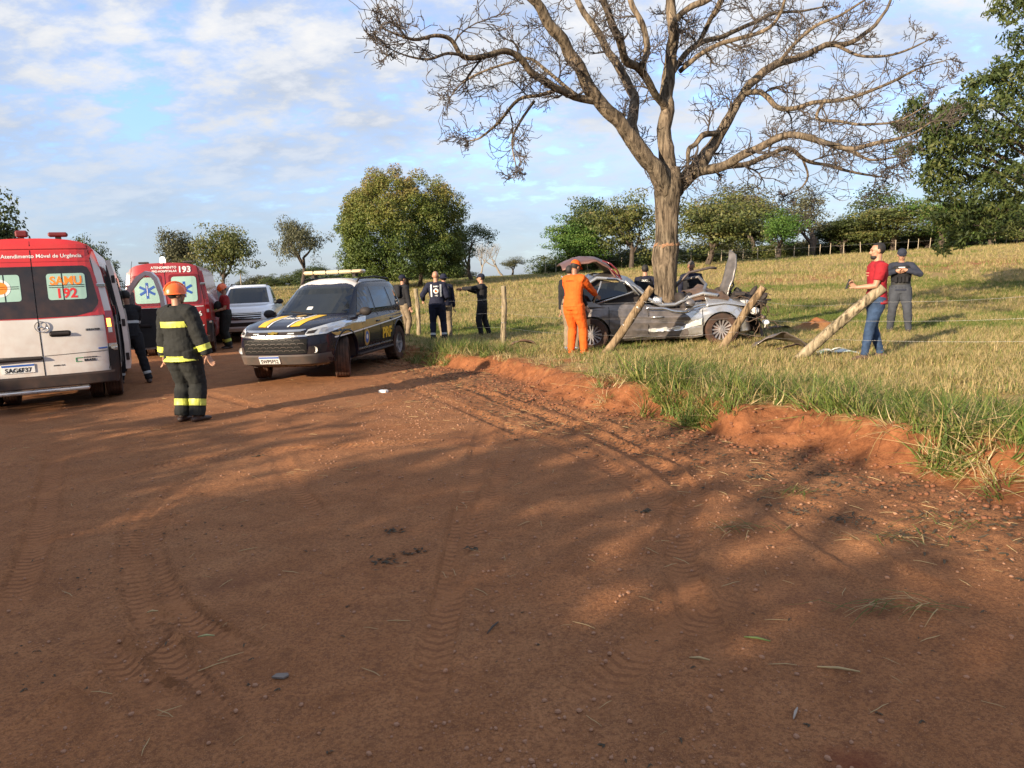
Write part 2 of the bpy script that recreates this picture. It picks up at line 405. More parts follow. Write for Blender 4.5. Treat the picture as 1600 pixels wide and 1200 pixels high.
def build_ground():
    def axis(lo, hi, step, ext_lo, ext_hi, gr=1.09):
        a = list(np.arange(lo, hi, step)); s = step; x = a[-1]
        while x < ext_hi: s *= gr; x += s; a.append(x)
        s = step; x = lo; b = []
        while x > ext_lo: s *= gr; x -= s; b.append(x)
        return np.array(b[::-1] + a)
    X = axis(-7.5, 7.5, .036, -1500, 1500)
    y1 = np.arange(1.0, 9, .034); y2 = np.arange(9.0, 17, .055)
    y3 = []; s = .055; y = y2[-1]
    while y < 2200: s *= 1.055; y += s; y3.append(y)
    y0 = []; s = .034; y = 1.0
    while y > -300: s *= 1.12; y -= s; y0.append(y)
    Y = np.concatenate([np.array(y0[::-1]), y1, y2, np.array(y3)])
    XX, YY = np.meshgrid(X, Y); nx, ny = len(X), len(Y)
    Z = height(XX, YY)
    Z = np.where(YY > 110, height(XX, np.minimum(YY, 110.0), False) * 1.0, Z)
    D_ = edge_dist(XX, YY)
    tu = np.zeros_like(XX); tv = np.zeros_like(XX); tm = np.zeros_like(XX); rut = np.zeros_like(XX)
    for Q, w, dp, st in TR:
        qx = [q.x for q in Q]; qy = [q.y for q in Q]
        ii = np.where((X > min(qx) - .5) & (X < max(qx) + .5))[0]; jj = np.where((Y > min(qy) - .5) & (Y < max(qy) + .5))[0]
        if not len(ii) or not len(jj): continue
        sl = np.ix_(jj, ii); x = XX[sl]; y = YY[sl]; best = np.full(x.shape, 9.0); bu = np.zeros_like(x); bs = np.zeros_like(x); acc = 0
        for a, b in zip(Q[:-1], Q[1:]):
            dx, dy = b.x - a.x, b.y - a.y; l2 = dx * dx + dy * dy; ln = math.sqrt(l2)
            if ln < 1e-4: continue
            t = np.clip(((x - a.x) * dx + (y - a.y) * dy) / l2, 0, 1)
            ex = x - a.x - t * dx; ey = y - a.y - t * dy; d = np.hypot(ex, ey); m = d < best
            sg = np.sign(ex * dy - ey * dx)
            best = np.where(m, d, best); bu = np.where(m, acc + t * ln, bu); bs = np.where(m, sg, bs); acc += ln
        fade = np.clip(np.minimum(bu, acc - bu) / .8, 0, 1) * (.55 + .6 * fbm(x * 1.1, y * 1.1, 2, 31))
        h = w / 2
        prof = -dp * sstep((h - best) / (h * .35) + .5) + dp * .8 * np.exp(-((best - h * 1.25) / (h * .28)) ** 2)
        rut[sl] += prof * fade * 1.9
        m = best < h * 1.15
        if st: 
            tu[sl] = np.where(m, bu, tu[sl]); tv[sl] = np.where(m, bs * best / h, tv[sl]); tm[sl] = np.where(m, fade * sstep((h * 1.15 - best) / (h * .5)) * (1.0 if st == 1 else .75), tm[sl])
    Z = Z + rut
    # clods and scuffs in the churned strip along the foot of the bank
    ch = np.exp(-((D_ + .55) / .55) ** 2) * (YY < 16)
    Z = Z + ch * (fbm(XX * 9, YY * 9, 3, 44) - .5) * .06
    idx = np.arange(nx * ny).reshape(ny, nx)
    F = np.stack([idx[:-1, :-1], idx[:-1, 1:], idx[1:, 1:], idx[1:, :-1]], -1).reshape(-1, 4)
    dc = (D_[:-1, :-1] + D_[1:, 1:]).reshape(-1) / 2
    V = np.stack([XX, YY, Z], -1).reshape(-1, 3)
    # red bare strip far out on the pasture
    a = XX / np.maximum(YY, 1); rb = np.exp(-((YY - (44 + (a - .3) * 16)) / (2.2 + 2 * (a - .3).clip(0))) ** 2) * sstep((a - .22) / .15) * (.4 + fbm(XX * .5, YY * .5, 3, 77))
    rb = np.where(YY < 30, 0, rb)
    mnd = np.exp(-(((XX - 7.2) / .55) ** 2 + ((YY - 16.6) / .5) ** 2)) + .9 * np.exp(-(((XX - 1.0) / .7) ** 2 + ((YY - 12.3) / .35) ** 2))
    rb = rb + mnd
    V[:, 2] += (np.exp(-(((XX - 7.2) / .45) ** 2 + ((YY - 16.6) / .4) ** 2)) * .3 * (.7 + .6 * fbm(XX * 6, YY * 6, 3, 8))).reshape(-1)
    objs = []
    for nm, sel in (('dirt_road', dc < .38), ('pasture', dc >= .38)):
        f = F[sel]; used = np.unique(f); mp = np.full(nx * ny, -1); mp[used] = np.arange(len(used)); f = mp[f]
        me = bpy.data.meshes.new(nm); me.vertices.add(len(used)); me.vertices.foreach_set('co', V[used].reshape(-1).astype(np.float32))
        me.loops.add(f.size); me.loops.foreach_set('vertex_index', f.reshape(-1).astype(np.int32))
        me.polygons.add(len(f)); me.polygons.foreach_set('loop_start', (np.arange(len(f)) * 4).astype(np.int32)); me.polygons.foreach_set('loop_total', np.full(len(f), 4, np.int32))
        me.update()
        for an, arr in (('edge', D_), ('tu', tu), ('tv', tv), ('tm', tm), ('redb', rb)):
            at = me.attributes.new(an, 'FLOAT', 'POINT'); at.data.foreach_set('value', arr.reshape(-1)[used].astype(np.float32))
        o = link_mesh(nm, me, None, None, True); tag(o, kind='structure'); objs.append(o)
    return objs
road_o, field_o = build_ground()

def ground_mat():
    m = bpy.data.materials.new('ground'); m.use_nodes = True; nt = m.node_tree; b = nt.nodes['Principled BSDF']
    b.inputs['Roughness'].default_value = .95; b.inputs['Specular IOR Level'].default_value = .12
    tc = N(nt, 'ShaderNodeTexCoord'); P = tc.outputs['Object']
    def no(sc, de, ro, st=(1, 1, 1), dist=0):
        mp = N(nt, 'ShaderNodeMapping'); nt.links.new(P, mp.inputs[0]); mp.inputs['Scale'].default_value = st
        n = N(nt, 'ShaderNodeTexNoise'); n.inputs['Scale'].default_value = sc; n.inputs['Detail'].default_value = de; n.inputs['Roughness'].default_value = ro; n.inputs['Distortion'].default_value = dist
        L(nt, mp, 0, n, 0); return n.outputs[0]
    def att(n):
        a = N(nt, 'ShaderNodeAttribute', attribute_name=n); return a.outputs['Fac']
    def rp(v, st):
        r_ = ramp(nt, st); nt.links.new(v, r_.inputs[0]); return r_.outputs[0]
    def mr(v, a, b_, c=0., d=1.):
        n = N(nt, 'ShaderNodeMapRange'); nt.links.new(v, n.inputs[0])
        for i, q in enumerate((a, b_, c, d)): n.inputs[i + 1].default_value = q
        return n.outputs[0]
    big = no(.55, 6, .6); mid = no(3.0, 6, .65, (1, 1, 1), .6); fine = no(55, 5, .75); grit = no(230, 2, .7)
    edge = att('edge'); tu = att('tu'); tv = att('tv'); tm = att('tm'); redb = att('redb')
    c = rp(mid, [(.25, (.225, .092, .036)), (.5, (.32, .135, .055)), (.75, (.40, .176, .074))])
    c2 = rp(mid, [(.3, (.26, .120, .054)), (.7, (.35, .176, .082))])
    c = mixc(nt, mth(nt, 'MULTIPLY', rp(big, [(.38, (0, 0, 0)), (.62, (1, 1, 1))]), .7), c, c2)
    c = mixc(nt, mth(nt, 'MULTIPLY', rp(fine, [(.42, (1, 1, 1)), (.55, (0, 0, 0))]), .6), c, (.13, .052, .026)); c = mixc(nt, mth(nt, 'MULTIPLY', rp(no(13, 5, .7, (1, 1, 1), .5), [(.36, (1, 1, 1)), (.46, (0, 0, 0))]), .4), c, (.12, .05, .027)); c = mixc(nt, mth(nt, 'MULTIPLY', rp(grit, [(.56, (0, 0, 0)), (.66, (1, 1, 1))]), .5), c, (.55, .30, .16)); c = mixc(nt, mth(nt, 'MULTIPLY', rp(no(75, 3, .7), [(.36, (1, 1, 1)), (.44, (0, 0, 0))]), .4), c, (.10, .048, .032))  # dark hollows: crevice dirt plus relief shading put into the colour
    vst = N(nt, 'ShaderNodeVectorMath', operation='DISTANCE'); nt.links.new(P, vst.inputs[0]); vst.inputs[1].default_value = (1.16, 2.27, 0)
    stn = mth(nt, 'MULTIPLY', mr(mth(nt, 'ADD', vst.outputs['Value'], mth(nt, 'MULTIPLY', no(9, 4, .6), .18)), .26, .12), .6)
    c = mixc(nt, stn, c, (.13, .026, .016))
    # damp dark blotches
    c = mixc(nt, mth(nt, 'MULTIPLY', rp(no(.9, 3, .5), [(.60, (0, 0, 0)), (.70, (1, 1, 1))]), .35), c, (.12, .052, .034))
    # dark organic litter in the strip along the bank and scattered specks
    st = mth(nt, 'MULTIPLY', mr(edge, -1.9, -.5), mr(edge, .35, .0))
    sp = rp(no(30, 5, .75, (1, 1.0, 1), 1.0), [(.50, (0, 0, 0)), (.60, (1, 1, 1))])
    c = mixc(nt, mth(nt, 'MULTIPLY', mth(nt, 'MULTIPLY', st, sp), .8), c, (.045, .028, .02))
    # redder, cleaner soil on the bank face
    bf = mth(nt, 'MULTIPLY', mr(edge, -.12, .1), mr(edge, .7, .4))
    c = mixc(nt, mth(nt, 'MULTIPLY', bf, .9), c, rp(mth(nt, 'ADD', mth(nt, 'MULTIPLY', mid, .5), mth(nt, 'MULTIPLY', no(17, 6, .75, (1, 1, .5), .8), .5)), [(.36, (.095, .036, .017)), (.48, (.20, .074, .031)), (.62, (.30, .12, .052))]))
    # fresh compressed soil in the wheel tracks
    c = mixc(nt, mth(nt, 'MULTIPLY', tm, .5), c, (.41, .178, .076))
    ua0 = mth(nt, 'SINE', mth(nt, 'MULTIPLY', mth(nt, 'ADD', mth(nt, 'MULTIPLY', tu, 36.0), mth(nt, 'MULTIPLY', mth(nt, 'ABSOLUTE', tv), 1.6)), 2.6))
    c = mixc(nt, mth(nt, 'MULTIPLY', mth(nt, 'MULTIPLY', mth(nt, 'GREATER_THAN', ua0, .35), tm), mth(nt, 'MULTIPLY', rp(no(2.0, 4, .6), [(.40, (0, 0, 0)), (.50, (1, 1, 1))]), .75)), c, (.13, .052, .026))
    # pasture soil with dry thatch
    gmask = rp(mth(nt, 'ADD', mr(edge, .1, 1.3), mth(nt, 'MULTIPLY', no(5, 6, .7), .8)), [(.62, (0, 0, 0)), (.92, (1, 1, 1))])
    th = no(26, 5, .75, (1, 2.2, 1)); patchy = no(.16, 5, .6); pm = no(1.3, 5, .65)
    straw = rp(th, [(.3, (.16, .115, .040)), (.5, (.30, .205, .085)), (.7, (.44, .32, .15))])
    green = rp(th, [(.3, (.062, .078, .018)), (.5, (.115, .130, .034)), (.72, (.24, .22, .085))])
    g = mixc(nt, rp(mth(nt, 'ADD', mth(nt, 'MULTIPLY', patchy, .55), mth(nt, 'MULTIPLY', pm, .45)), [(.52, (0, 0, 0)), (.74, (.85, .85, .85))]), straw, green)
    # far side of the pasture is a greener meadow
    sx = N(nt, 'ShaderNodeSeparateXYZ'); nt.links.new(P, sx.inputs[0])
    far = mth(nt, 'MULTIPLY', mr(sx.outputs[1], 62, 76), mr(sx.outputs[0], 30, 12))
    g = mixc(nt, mth(nt, 'MULTIPLY', far, .7), g, (.11, .15, .045))
    g = mixc(nt, mth(nt, 'MULTIPLY', mth(nt, 'MINIMUM', redb, 1.0), .8), g, (.30, .10, .042))
    c = mixc(nt, gmask, c, g)
    nt.links.new(c, b.inputs['Base Color'])
    # relief: clods, grit and the tread pattern pressed into the tracks
    vor = N(nt, 'ShaderNodeTexVoronoi'); vor.inputs['Scale'].default_value = 26; nt.links.new(P, vor.inputs[0])
    peb = rp(vor.outputs['Distance'], [(.0, (1, 1, 1)), (.28, (0, 0, 0))])
    # tread: lugs staggered along the track
    ua = mth(nt, 'MULTIPLY', tu, 36.0); chev = mth(nt, 'MULTIPLY', mth(nt, 'ABSOLUTE', tv), 1.6)
    lug = mth(nt, 'SINE', mth(nt, 'MULTIPLY', mth(nt, 'ADD', ua, chev), 2.6))
    rib = mth(nt, 'SINE', mth(nt, 'MULTIPLY', tv, 11.0))
    tr = mth(nt, 'MULTIPLY', mth(nt, 'ADD', mth(nt, 'MULTIPLY', mth(nt, 'GREATER_THAN', lug, 0.0), .6), mth(nt, 'MULTIPLY', mth(nt, 'GREATER_THAN', rib, .3), .55)), mth(nt, 'MULTIPLY', tm, rp(no(2.4, 4, .6), [(.38, (0, 0, 0)), (.55, (1, 1, 1))])))
    streak = no(9, 5, .6, (.35, 1.4, 1), .4)
    h = mth(nt, 'ADD', mth(nt, 'MULTIPLY', mid, 1.5), mth(nt, 'MULTIPLY', fine, .55))
    h = mth(nt, 'ADD', h, mth(nt, 'MULTIPLY', grit, .16)); h = mth(nt, 'ADD', h, mth(nt, 'MULTIPLY', peb, .14))
    h = mth(nt, 'ADD', h, mth(nt, 'MULTIPLY', tr, .26)); h = mth(nt, 'ADD', h, mth(nt, 'MULTIPLY', streak, .5))
    h = mth(nt, 'ADD', h, mth(nt, 'MULTIPLY', mth(nt, 'MULTIPLY', th, gmask), 1.2))
    bp = N(nt, 'ShaderNodeBump'); bp.inputs['Strength'].default_value = .75; bp.inputs['Distance'].default_value = .03
    nt.links.new(h, bp.inputs['Height']); L(nt, bp, 0, b, 'Normal')
    return m
gm = ground_mat()
for o in (road_o, field_o): o.data.materials.append(gm)

# ------------------------------------------------------------------ scattered stuff by geometry nodes
def scatter(name, pts, protos, mat):
    """pts: array (x,y,z,scale,rotz,tilt,proto).  one stuff object whose points carry instances of the proto meshes"""
    pts = np.asarray(pts, np.float32); me = bpy.data.meshes.new(name); me.vertices.add(len(pts)); me.vertices.foreach_set('co', pts[:, :3].reshape(-1)); me.update()
    for an, col in (('sc', 3), ('rz', 4), ('tl', 5)):
        at = me.attributes.new(an, 'FLOAT', 'POINT'); at.data.foreach_set('value', np.ascontiguousarray(pts[:, col]))
    at = me.attributes.new('pi', 'INT', 'POINT'); at.data.foreach_set('value', pts[:, 6].astype(np.int32))
    o = bpy.data.objects.new(name, me); COL.objects.link(o)
    ng = bpy.data.node_groups.new(name, 'GeometryNodeTree')
    ng.interface.new_socket('Geometry', in_out='INPUT', socket_type='NodeSocketGeometry'); ng.interface.new_socket('Geometry', in_out='OUTPUT', socket_type='NodeSocketGeometry')
    gi = ng.nodes.new('NodeGroupInput'); go = ng.nodes.new('NodeGroupOutput'); join = ng.nodes.new('GeometryNodeJoinGeometry')
    def na(n, t='FLOAT'):
        a = ng.nodes.new('GeometryNodeInputNamedAttribute'); a.data_type = t; a.inputs[0].default_value = n; return a.outputs[0]
    cx_ = ng.nodes.new('ShaderNodeCombineXYZ'); ng.links.new(na('tl'), cx_.inputs[0]); ng.links.new(na('rz'), cx_.inputs[2])
    er = ng.nodes.new('FunctionNodeEulerToRotation'); ng.links.new(cx_.outputs[0], er.inputs[0])
    for k, pm_ in enumerate(protos):
        if not pm_.materials: pm_.materials.append(mat)
        po = bpy.data.objects.new(name + '_source', pm_)
        oi = ng.nodes.new('GeometryNodeObjectInfo'); oi.inputs[0].default_value = po
        cmp_ = ng.nodes.new('FunctionNodeCompare'); cmp_.data_type = 'INT'; cmp_.operation = 'EQUAL'
        ins = [s for s in cmp_.inputs if s.type == 'INT']; ng.links.new(na('pi', 'INT'), ins[0]); ins[1].default_value = k
        ip = ng.nodes.new('GeometryNodeInstanceOnPoints'); ng.links.new(gi.outputs[0], ip.inputs['Points']); ng.links.new(cmp_.outputs[0], ip.inputs['Selection'])
        ng.links.new(oi.outputs['Geometry'], ip.inputs['Instance']); ng.links.new(er.outputs[0], ip.inputs['Rotation']); ng.links.new(na('sc'), ip.inputs['Scale'])
        ng.links.new(ip.outputs[0], join.inputs[0])
    ng.links.new(join.outputs[0], go.inputs[0])
    md = o.modifiers.new('scatter', 'NODES'); md.node_group = ng
    return o
def blade_mesh(name, n, h, w, spread, curve, tint, rnd, segs=3):
    V = []; F = []; T = []
    for _ in range(n):
        a = rnd.uniform(0, 2 * math.pi); rr = spread * math.sqrt(rnd.random()); bx, by = rr * math.cos(a), rr * math.sin(a)
        d = a + rnd.gauss(0, .8); lean = abs(rnd.gauss(0, 1)) * curve * .5 + curve * .2; hh = h * rnd.uniform(.5, 1.15); ww = w * rnd.uniform(.6, 1.2); t = rnd.choice(tint) + rnd.uniform(-.06, .06)
        sdx, sdy = -math.sin(d) * ww / 2, math.cos(d) * ww / 2; b = len(V)
        for k in range(segs + 1):
            q = k / segs; out = lean * q * q * hh; z = hh * q * (1 - .32 * min(1.5, lean) * q); wd = (1 - q ** 1.5) + .04
            x = bx + math.cos(d) * out; y = by + math.sin(d) * out
            V += [(x - sdx * wd, y - sdy * wd, z), (x + sdx * wd, y + sdy * wd, z)]; T += [t, t]
        for k in range(segs): F.append((b + 2 * k, b + 2 * k + 1, b + 2 * k + 3, b + 2 * k + 2))
    me = bpy.data.meshes.new(name); me.from_pydata(V, [], F); me.update()
    at = me.attributes.new('tint', 'FLOAT', 'POINT'); at.data.foreach_set('value', np.clip(T, 0, 1).astype(np.float32)); return me
rg = random.Random(3); rn = np.random.RandomState(4)
GRASS = leafmat('grass_blades', [(0, (.045, .085, .014)), (.25, (.085, .135, .024)), (.45, (.17, .20, .045)), (.6, (.30, .245, .085)), (.8, (.42, .32, .15)), (1, (.52, .41, .24))], .28, .6)
# long grass on the bank
LG = [blade_mesh('long_grass', 30, .52, .018, .10, 1.15, [.15, .25, .35, .45, .5, .8], rg, 4), blade_mesh('long_grass', 26, .42, .016, .12, 1.6, [.2, .3, .4, .5, .75], rg, 4),
      blade_mesh('dry_grass', 30, .36, .010, .12, 1.5, [.6, .7, .8, .9, .95, .3], rg, 4), blade_mesh('dry_grass', 22, .26, .010, .14, 2.0, [.7, .85, .95, .5], rg, 3),
      blade_mesh('long_grass', 20, .30, .013, .10, 1.3, [.2, .3, .4, .5], rg, 3)]
def pts_grid(n, xr, yr): return rn.uniform(xr[0], xr[1], n), rn.uniform(yr[0], yr[1], n)
x, y = pts_grid(30000, (-5.5, 8), (3.0, 21)); d = edge_dist(x, y); a = x / y
lush = fbm(x * .55, y * .55, 3, 21) * .5 + .5 * np.clip(np.interp(a, [-.5, -.14, -.08, -.02, .03, .10, .15, .22, 1], [.45, .55, .95, .8, .2, .08, .6, 1, 1]), 0, 1)
dj = .42 - .62 * np.clip(fbm(x * 1.1, y * 1.1, 3, 33) * 2 - .6, 0, 1) * (lush > .45)
dens = np.where((d > dj) & (d < 1.9), np.clip(1.25 - abs(d - .65) / 1.2, 0, 1), 0) * np.clip(lush * 1.5 - .3, 0.28, 1) * np.clip(9 / np.maximum(y, 6), .4, 1.2) * 1.0
dens = np.where((x > .6) & (x < 5) & (y > 12.9) , dens * .4, dens)
k = rn.rand(len(x)) < dens
x, y, d, lush = x[k], y[k], d[k], lush[k]
pi = np.where(rn.rand(len(x)) < np.clip(lush * 1.3 - .38, .08, .72), rn.choice([0, 1, 4], len(x)), rn.choice([2, 3], len(x)))
sc = rn.uniform(.40, .92, len(x)) * np.clip(.55 + lush * .55, .5, 1.05) * np.clip(1.25 - d * .35, .5, 1.1) * np.clip(1.15 - y * .02, .7, 1)
tilt = np.where(d < .5, rn.uniform(.3, 1.15, len(x)), rn.uniform(0, .55, len(x)))
rz = rn.uniform(0, 6.28, len(x))
o = scatter('bank_grass', np.stack([x, y, height(x, y) - .02, sc, rz, tilt, pi], 1), LG, GRASS)
tag(o, 'long green and straw coloured grass hanging over the red earth bank', 'grass', kind='stuff')
# pasture turf: short, mostly dry
SG = [blade_mesh('turf', 16, .13, .010, .12, 1.2, [.6, .7, .8, .9, .35], rg, 2), blade_mesh('turf', 16, .10, .010, .14, 1.6, [.75, .85, .95, .5], rg, 2),
      blade_mesh('turf', 16, .12, .011, .12, 1.0, [.15, .3, .35, .45, .6], rg, 2), blade_mesh('turf', 10, .22, .009, .08, .9, [.6, .8, .4], rg, 3)]
P = []
for (n, ya, yb, s0) in ((52000, 7.5, 22, 1.0), (30000, 22, 40, 1.5), (16000, 40, 78, 2.2)):
    u = rn.rand(n); y = ya + (yb - ya) * u ** .9; x = rn.uniform(-.42, .86, n) * y; d = edge_dist(x, y)
    gn = fbm(x * .9, y * .9, 4, 61)
    k = (d > .75 + rn.rand(n) * .6) & (rn.rand(n) < np.clip(gn * 2.1 - .25, .1, 1)); x, y, gn = x[k], y[k], gn[k]
    gf = fbm(x * .22, y * .22, 3, 62) + (rn.rand(len(x)) - .5) * .3
    pi = np.where(gf > .64, 2, rn.choice([0, 1, 0, 3], len(x)))
    P.append(np.stack([x, y, height(x, y) - .01, rn.uniform(.6, 1.25, len(x)) * s0, rn.uniform(0, 6.28, len(x)), np.zeros(len(x)), pi], 1))
o = scatter('pasture_grass', np.concatenate(P), SG, GRASS); tag(o, 'short dry yellow green pasture grass beyond the leaning posts', 'grass', kind='stuff')
# litter of straw, chips of leaf and pebbles on the road
def chip_mesh(kind, rnd):
    mb = MB()
    if kind == 'straw':
        l = .09; pts = [(-l + 2 * l * t, math.sin(t * 2.5) * .012 * rnd.uniform(-1, 1), .006 + .006 * math.sin(t * 3)) for t in (0, .33, .66, 1)]; mb.tube(pts, [.0022, .003, .003, .0015], 4)
    elif kind == 'leaf':
        for _ in range(3):
            c = Vector((rnd.uniform(-.03, .03), rnd.uniform(-.03, .03), .008)); a = rnd.uniform(0, 6); d_ = Vector((math.cos(a), math.sin(a), rnd.uniform(-.2, .5))) * .03; s_ = Vector((-math.sin(a), math.cos(a), rnd.uniform(-.3, .3))) * .011
            mb.add([c - d_, c + s_ + Vector((0, 0, .006)), c + d_, c - s_], [(0, 1, 2, 3)])
    else:
        mb.ellipsoid((0, 0, .004), (.011, .009, .007), 7, 4)
        mb.v = [(p[0] * rnd.uniform(.8, 1.2), p[1] * rnd.uniform(.8, 1.2), p[2]) for p in mb.v]
    me = mb.mesh(kind); return me
STRAW = M('dry_straw', (.42, .31, .15), .8, var=.3, vscale=2); CHIP = M('dead_leaf_bits', (.055, .040, .022), .85, var=.5, vscale=3); PEB = M('pebble_red', (.34, .18, .105), .9, var=.35, vscale=5); CLOD = M('clod', (.19, .075, .036), .95, var=.3, vscale=6)
x, y = pts_grid(60000, (-7, 8), (1.2, 20)); d = edge_dist(x, y)
den = (.035 + 1.0 * np.exp(-((d + .6) / .6) ** 2) + .16 * np.clip(fbm(x * .8, y * .8, 3, 91) - .48, 0, 1) * 4 * (x > -3)) * (d < .1) * np.clip(1.2 - np.abs(x + 4.5) * 0 - (x < -3.5) * .8, .15, 1)
den = np.where((y > 14) & (x < -5), .02, den) * np.clip(fbm(x * 2.2, y * 2.2, 3, 92) * 2.6 - .7, .03, 1)
k = rn.rand(len(x)) < den * 1.1; d_l = d[k]; x, y = x[k], y[k]
o = scatter('leaf_litter', np.stack([x, y, height(x, y) , rn.uniform(.2, .85, len(x)) * np.where(d_l > -1.5, 1, .55), rn.uniform(0, 6.28, len(x)), np.zeros(len(x)), np.zeros(len(x))], 1), [chip_mesh('leaf', rg)], CHIP); tag(o, 'dark scraps of dead leaf scattered over the red road', 'leaf litter', kind='stuff')
x, y = pts_grid(60000, (-7, 8), (1.2, 20)); d = edge_dist(x, y)
den = (.014 + .25 * np.exp(-((d + .5) / .8) ** 2) + .05 * (x > -2.5)) * (d < .2) * np.clip(fbm(x * 1.7, y * 1.7, 3, 93) * 2.8 - .9, .03, 1); k = rn.rand(len(x)) < den * .95; x, y = x[k], y[k]
o = scatter('straw_litter', np.stack([x, y, height(x, y) + .002, rn.uniform(.12, .75, len(x)) , rn.uniform(0, 6.28, len(x)), np.zeros(len(x)), rn.randint(0, 2, len(x))], 1), [chip_mesh('straw', rg), chip_mesh('straw', rg)], STRAW); tag(o, 'pale straws strewn over the red road', 'straw', kind='stuff')
x, y = pts_grid(150000, (-7, 8), (1.1, 12)); d = edge_dist(x, y)
den = (.09 + .5 * np.clip(fbm(x * .9, y * .9, 3, 95) - .45, 0, 1) * 3 * (x > -2)) * (d < .3); k = rn.rand(len(x)) < den * .55; x, y = x[k], y[k]
o = scatter('gravel', np.stack([x, y, height(x, y), .30 + rn.uniform(0, 1, len(x)) ** 4 * 1.0, rn.uniform(0, 6.28, len(x)), np.zeros(len(x)), rn.randint(0, 2, len(x))], 1), [chip_mesh('stone', rg), chip_mesh('stone', rg)], PEB); tag(o, 'small reddish stones loose on the dirt road', 'gravel', kind='stuff')
# churned crumbs of earth and clods along the foot of the bank
x, y = pts_grid(42000, (-5, 8), (3, 16)); d = edge_dist(x, y); k = rn.rand(len(x)) < np.exp(-((d + .05) / .38) ** 2) * .7; x, y = x[k], y[k]
o = scatter('earth_clods', np.stack([x, y, height(x, y), rn.uniform(.3, 1.0, len(x)) ** 2 * 2.4, rn.uniform(0, 6.28, len(x)), np.zeros(len(x)), np.zeros(len(x))], 1), [chip_mesh('stone', rg)], CLOD); tag(o, 'crumbled red clods at the foot of the bank', 'soil', kind='stuff')
# ------------------------------------------------------------------ trees
def bark_mat(name, lo, hi, scale=14, bump=.9):
    m = bpy.data.materials.new(name); m.use_nodes = True; nt = m.node_tree; b = nt.nodes['Principled BSDF']; b.inputs['Roughness'].default_value = .9; b.inputs['Specular IOR Level'].default_value = .2
    tc = N(nt, 'ShaderNodeTexCoord'); mp = N(nt, 'ShaderNodeMapping'); L(nt, tc, 'Object', mp, 0); mp.inputs['Scale'].default_value = (1, 1, .16)
    v = N(nt, 'ShaderNodeTexNoise'); v.inputs['Scale'].default_value = scale; v.inputs['Detail'].default_value = 9; v.inputs['Roughness'].default_value = .68; v.inputs['Distortion'].default_value = .7; L(nt, mp, 0, v, 0)
    n2 = N(nt, 'ShaderNodeTexNoise'); n2.inputs['Scale'].default_value = 1.6; n2.inputs['Detail'].default_value = 5; L(nt, tc, 'Object', n2, 0)
    r1 = ramp(nt, [(.38, tuple(c * .26 for c in lo)), (.47, lo), (.62, hi)]); L(nt, v, 0, r1, 0)
    r2 = ramp(nt, [(.4, (1, 1, 1)), (.7, (.62, .66, .66))]); L(nt, n2, 0, r2, 0)
    mu = N(nt, 'ShaderNodeVectorMath', operation='MULTIPLY'); L(nt, r1, 0, mu, 0); L(nt, r2, 0, mu, 1); L(nt, mu, 0, b, 'Base Color')
    bp = N(nt, 'ShaderNodeBump'); bp.inputs['Strength'].default_value = bump; bp.inputs['Distance'].default_value = .05; L(nt, v, 0, bp, 'Height'); L(nt, bp, 0, b, 'Normal')
    return m
BARK = bark_mat('bark_main', (.12, .090, .062), (.26, .20, .138), 13, 1.0)
BARK_SM = M('twig_bark', (.060, .047, .038), .9, var=.45, vscale=3)
BARK_D = M('bark_dark', (.065, .048, .036), .9, var=.4, vscale=6)
BARK_P = M('bark_pale', (.24, .20, .155), .9, var=.3, vscale=6)
SCAR = M('torn_bark', (.24, .13, .07), .85, var=.35, vscale=18, bump=.6, bscale=30)

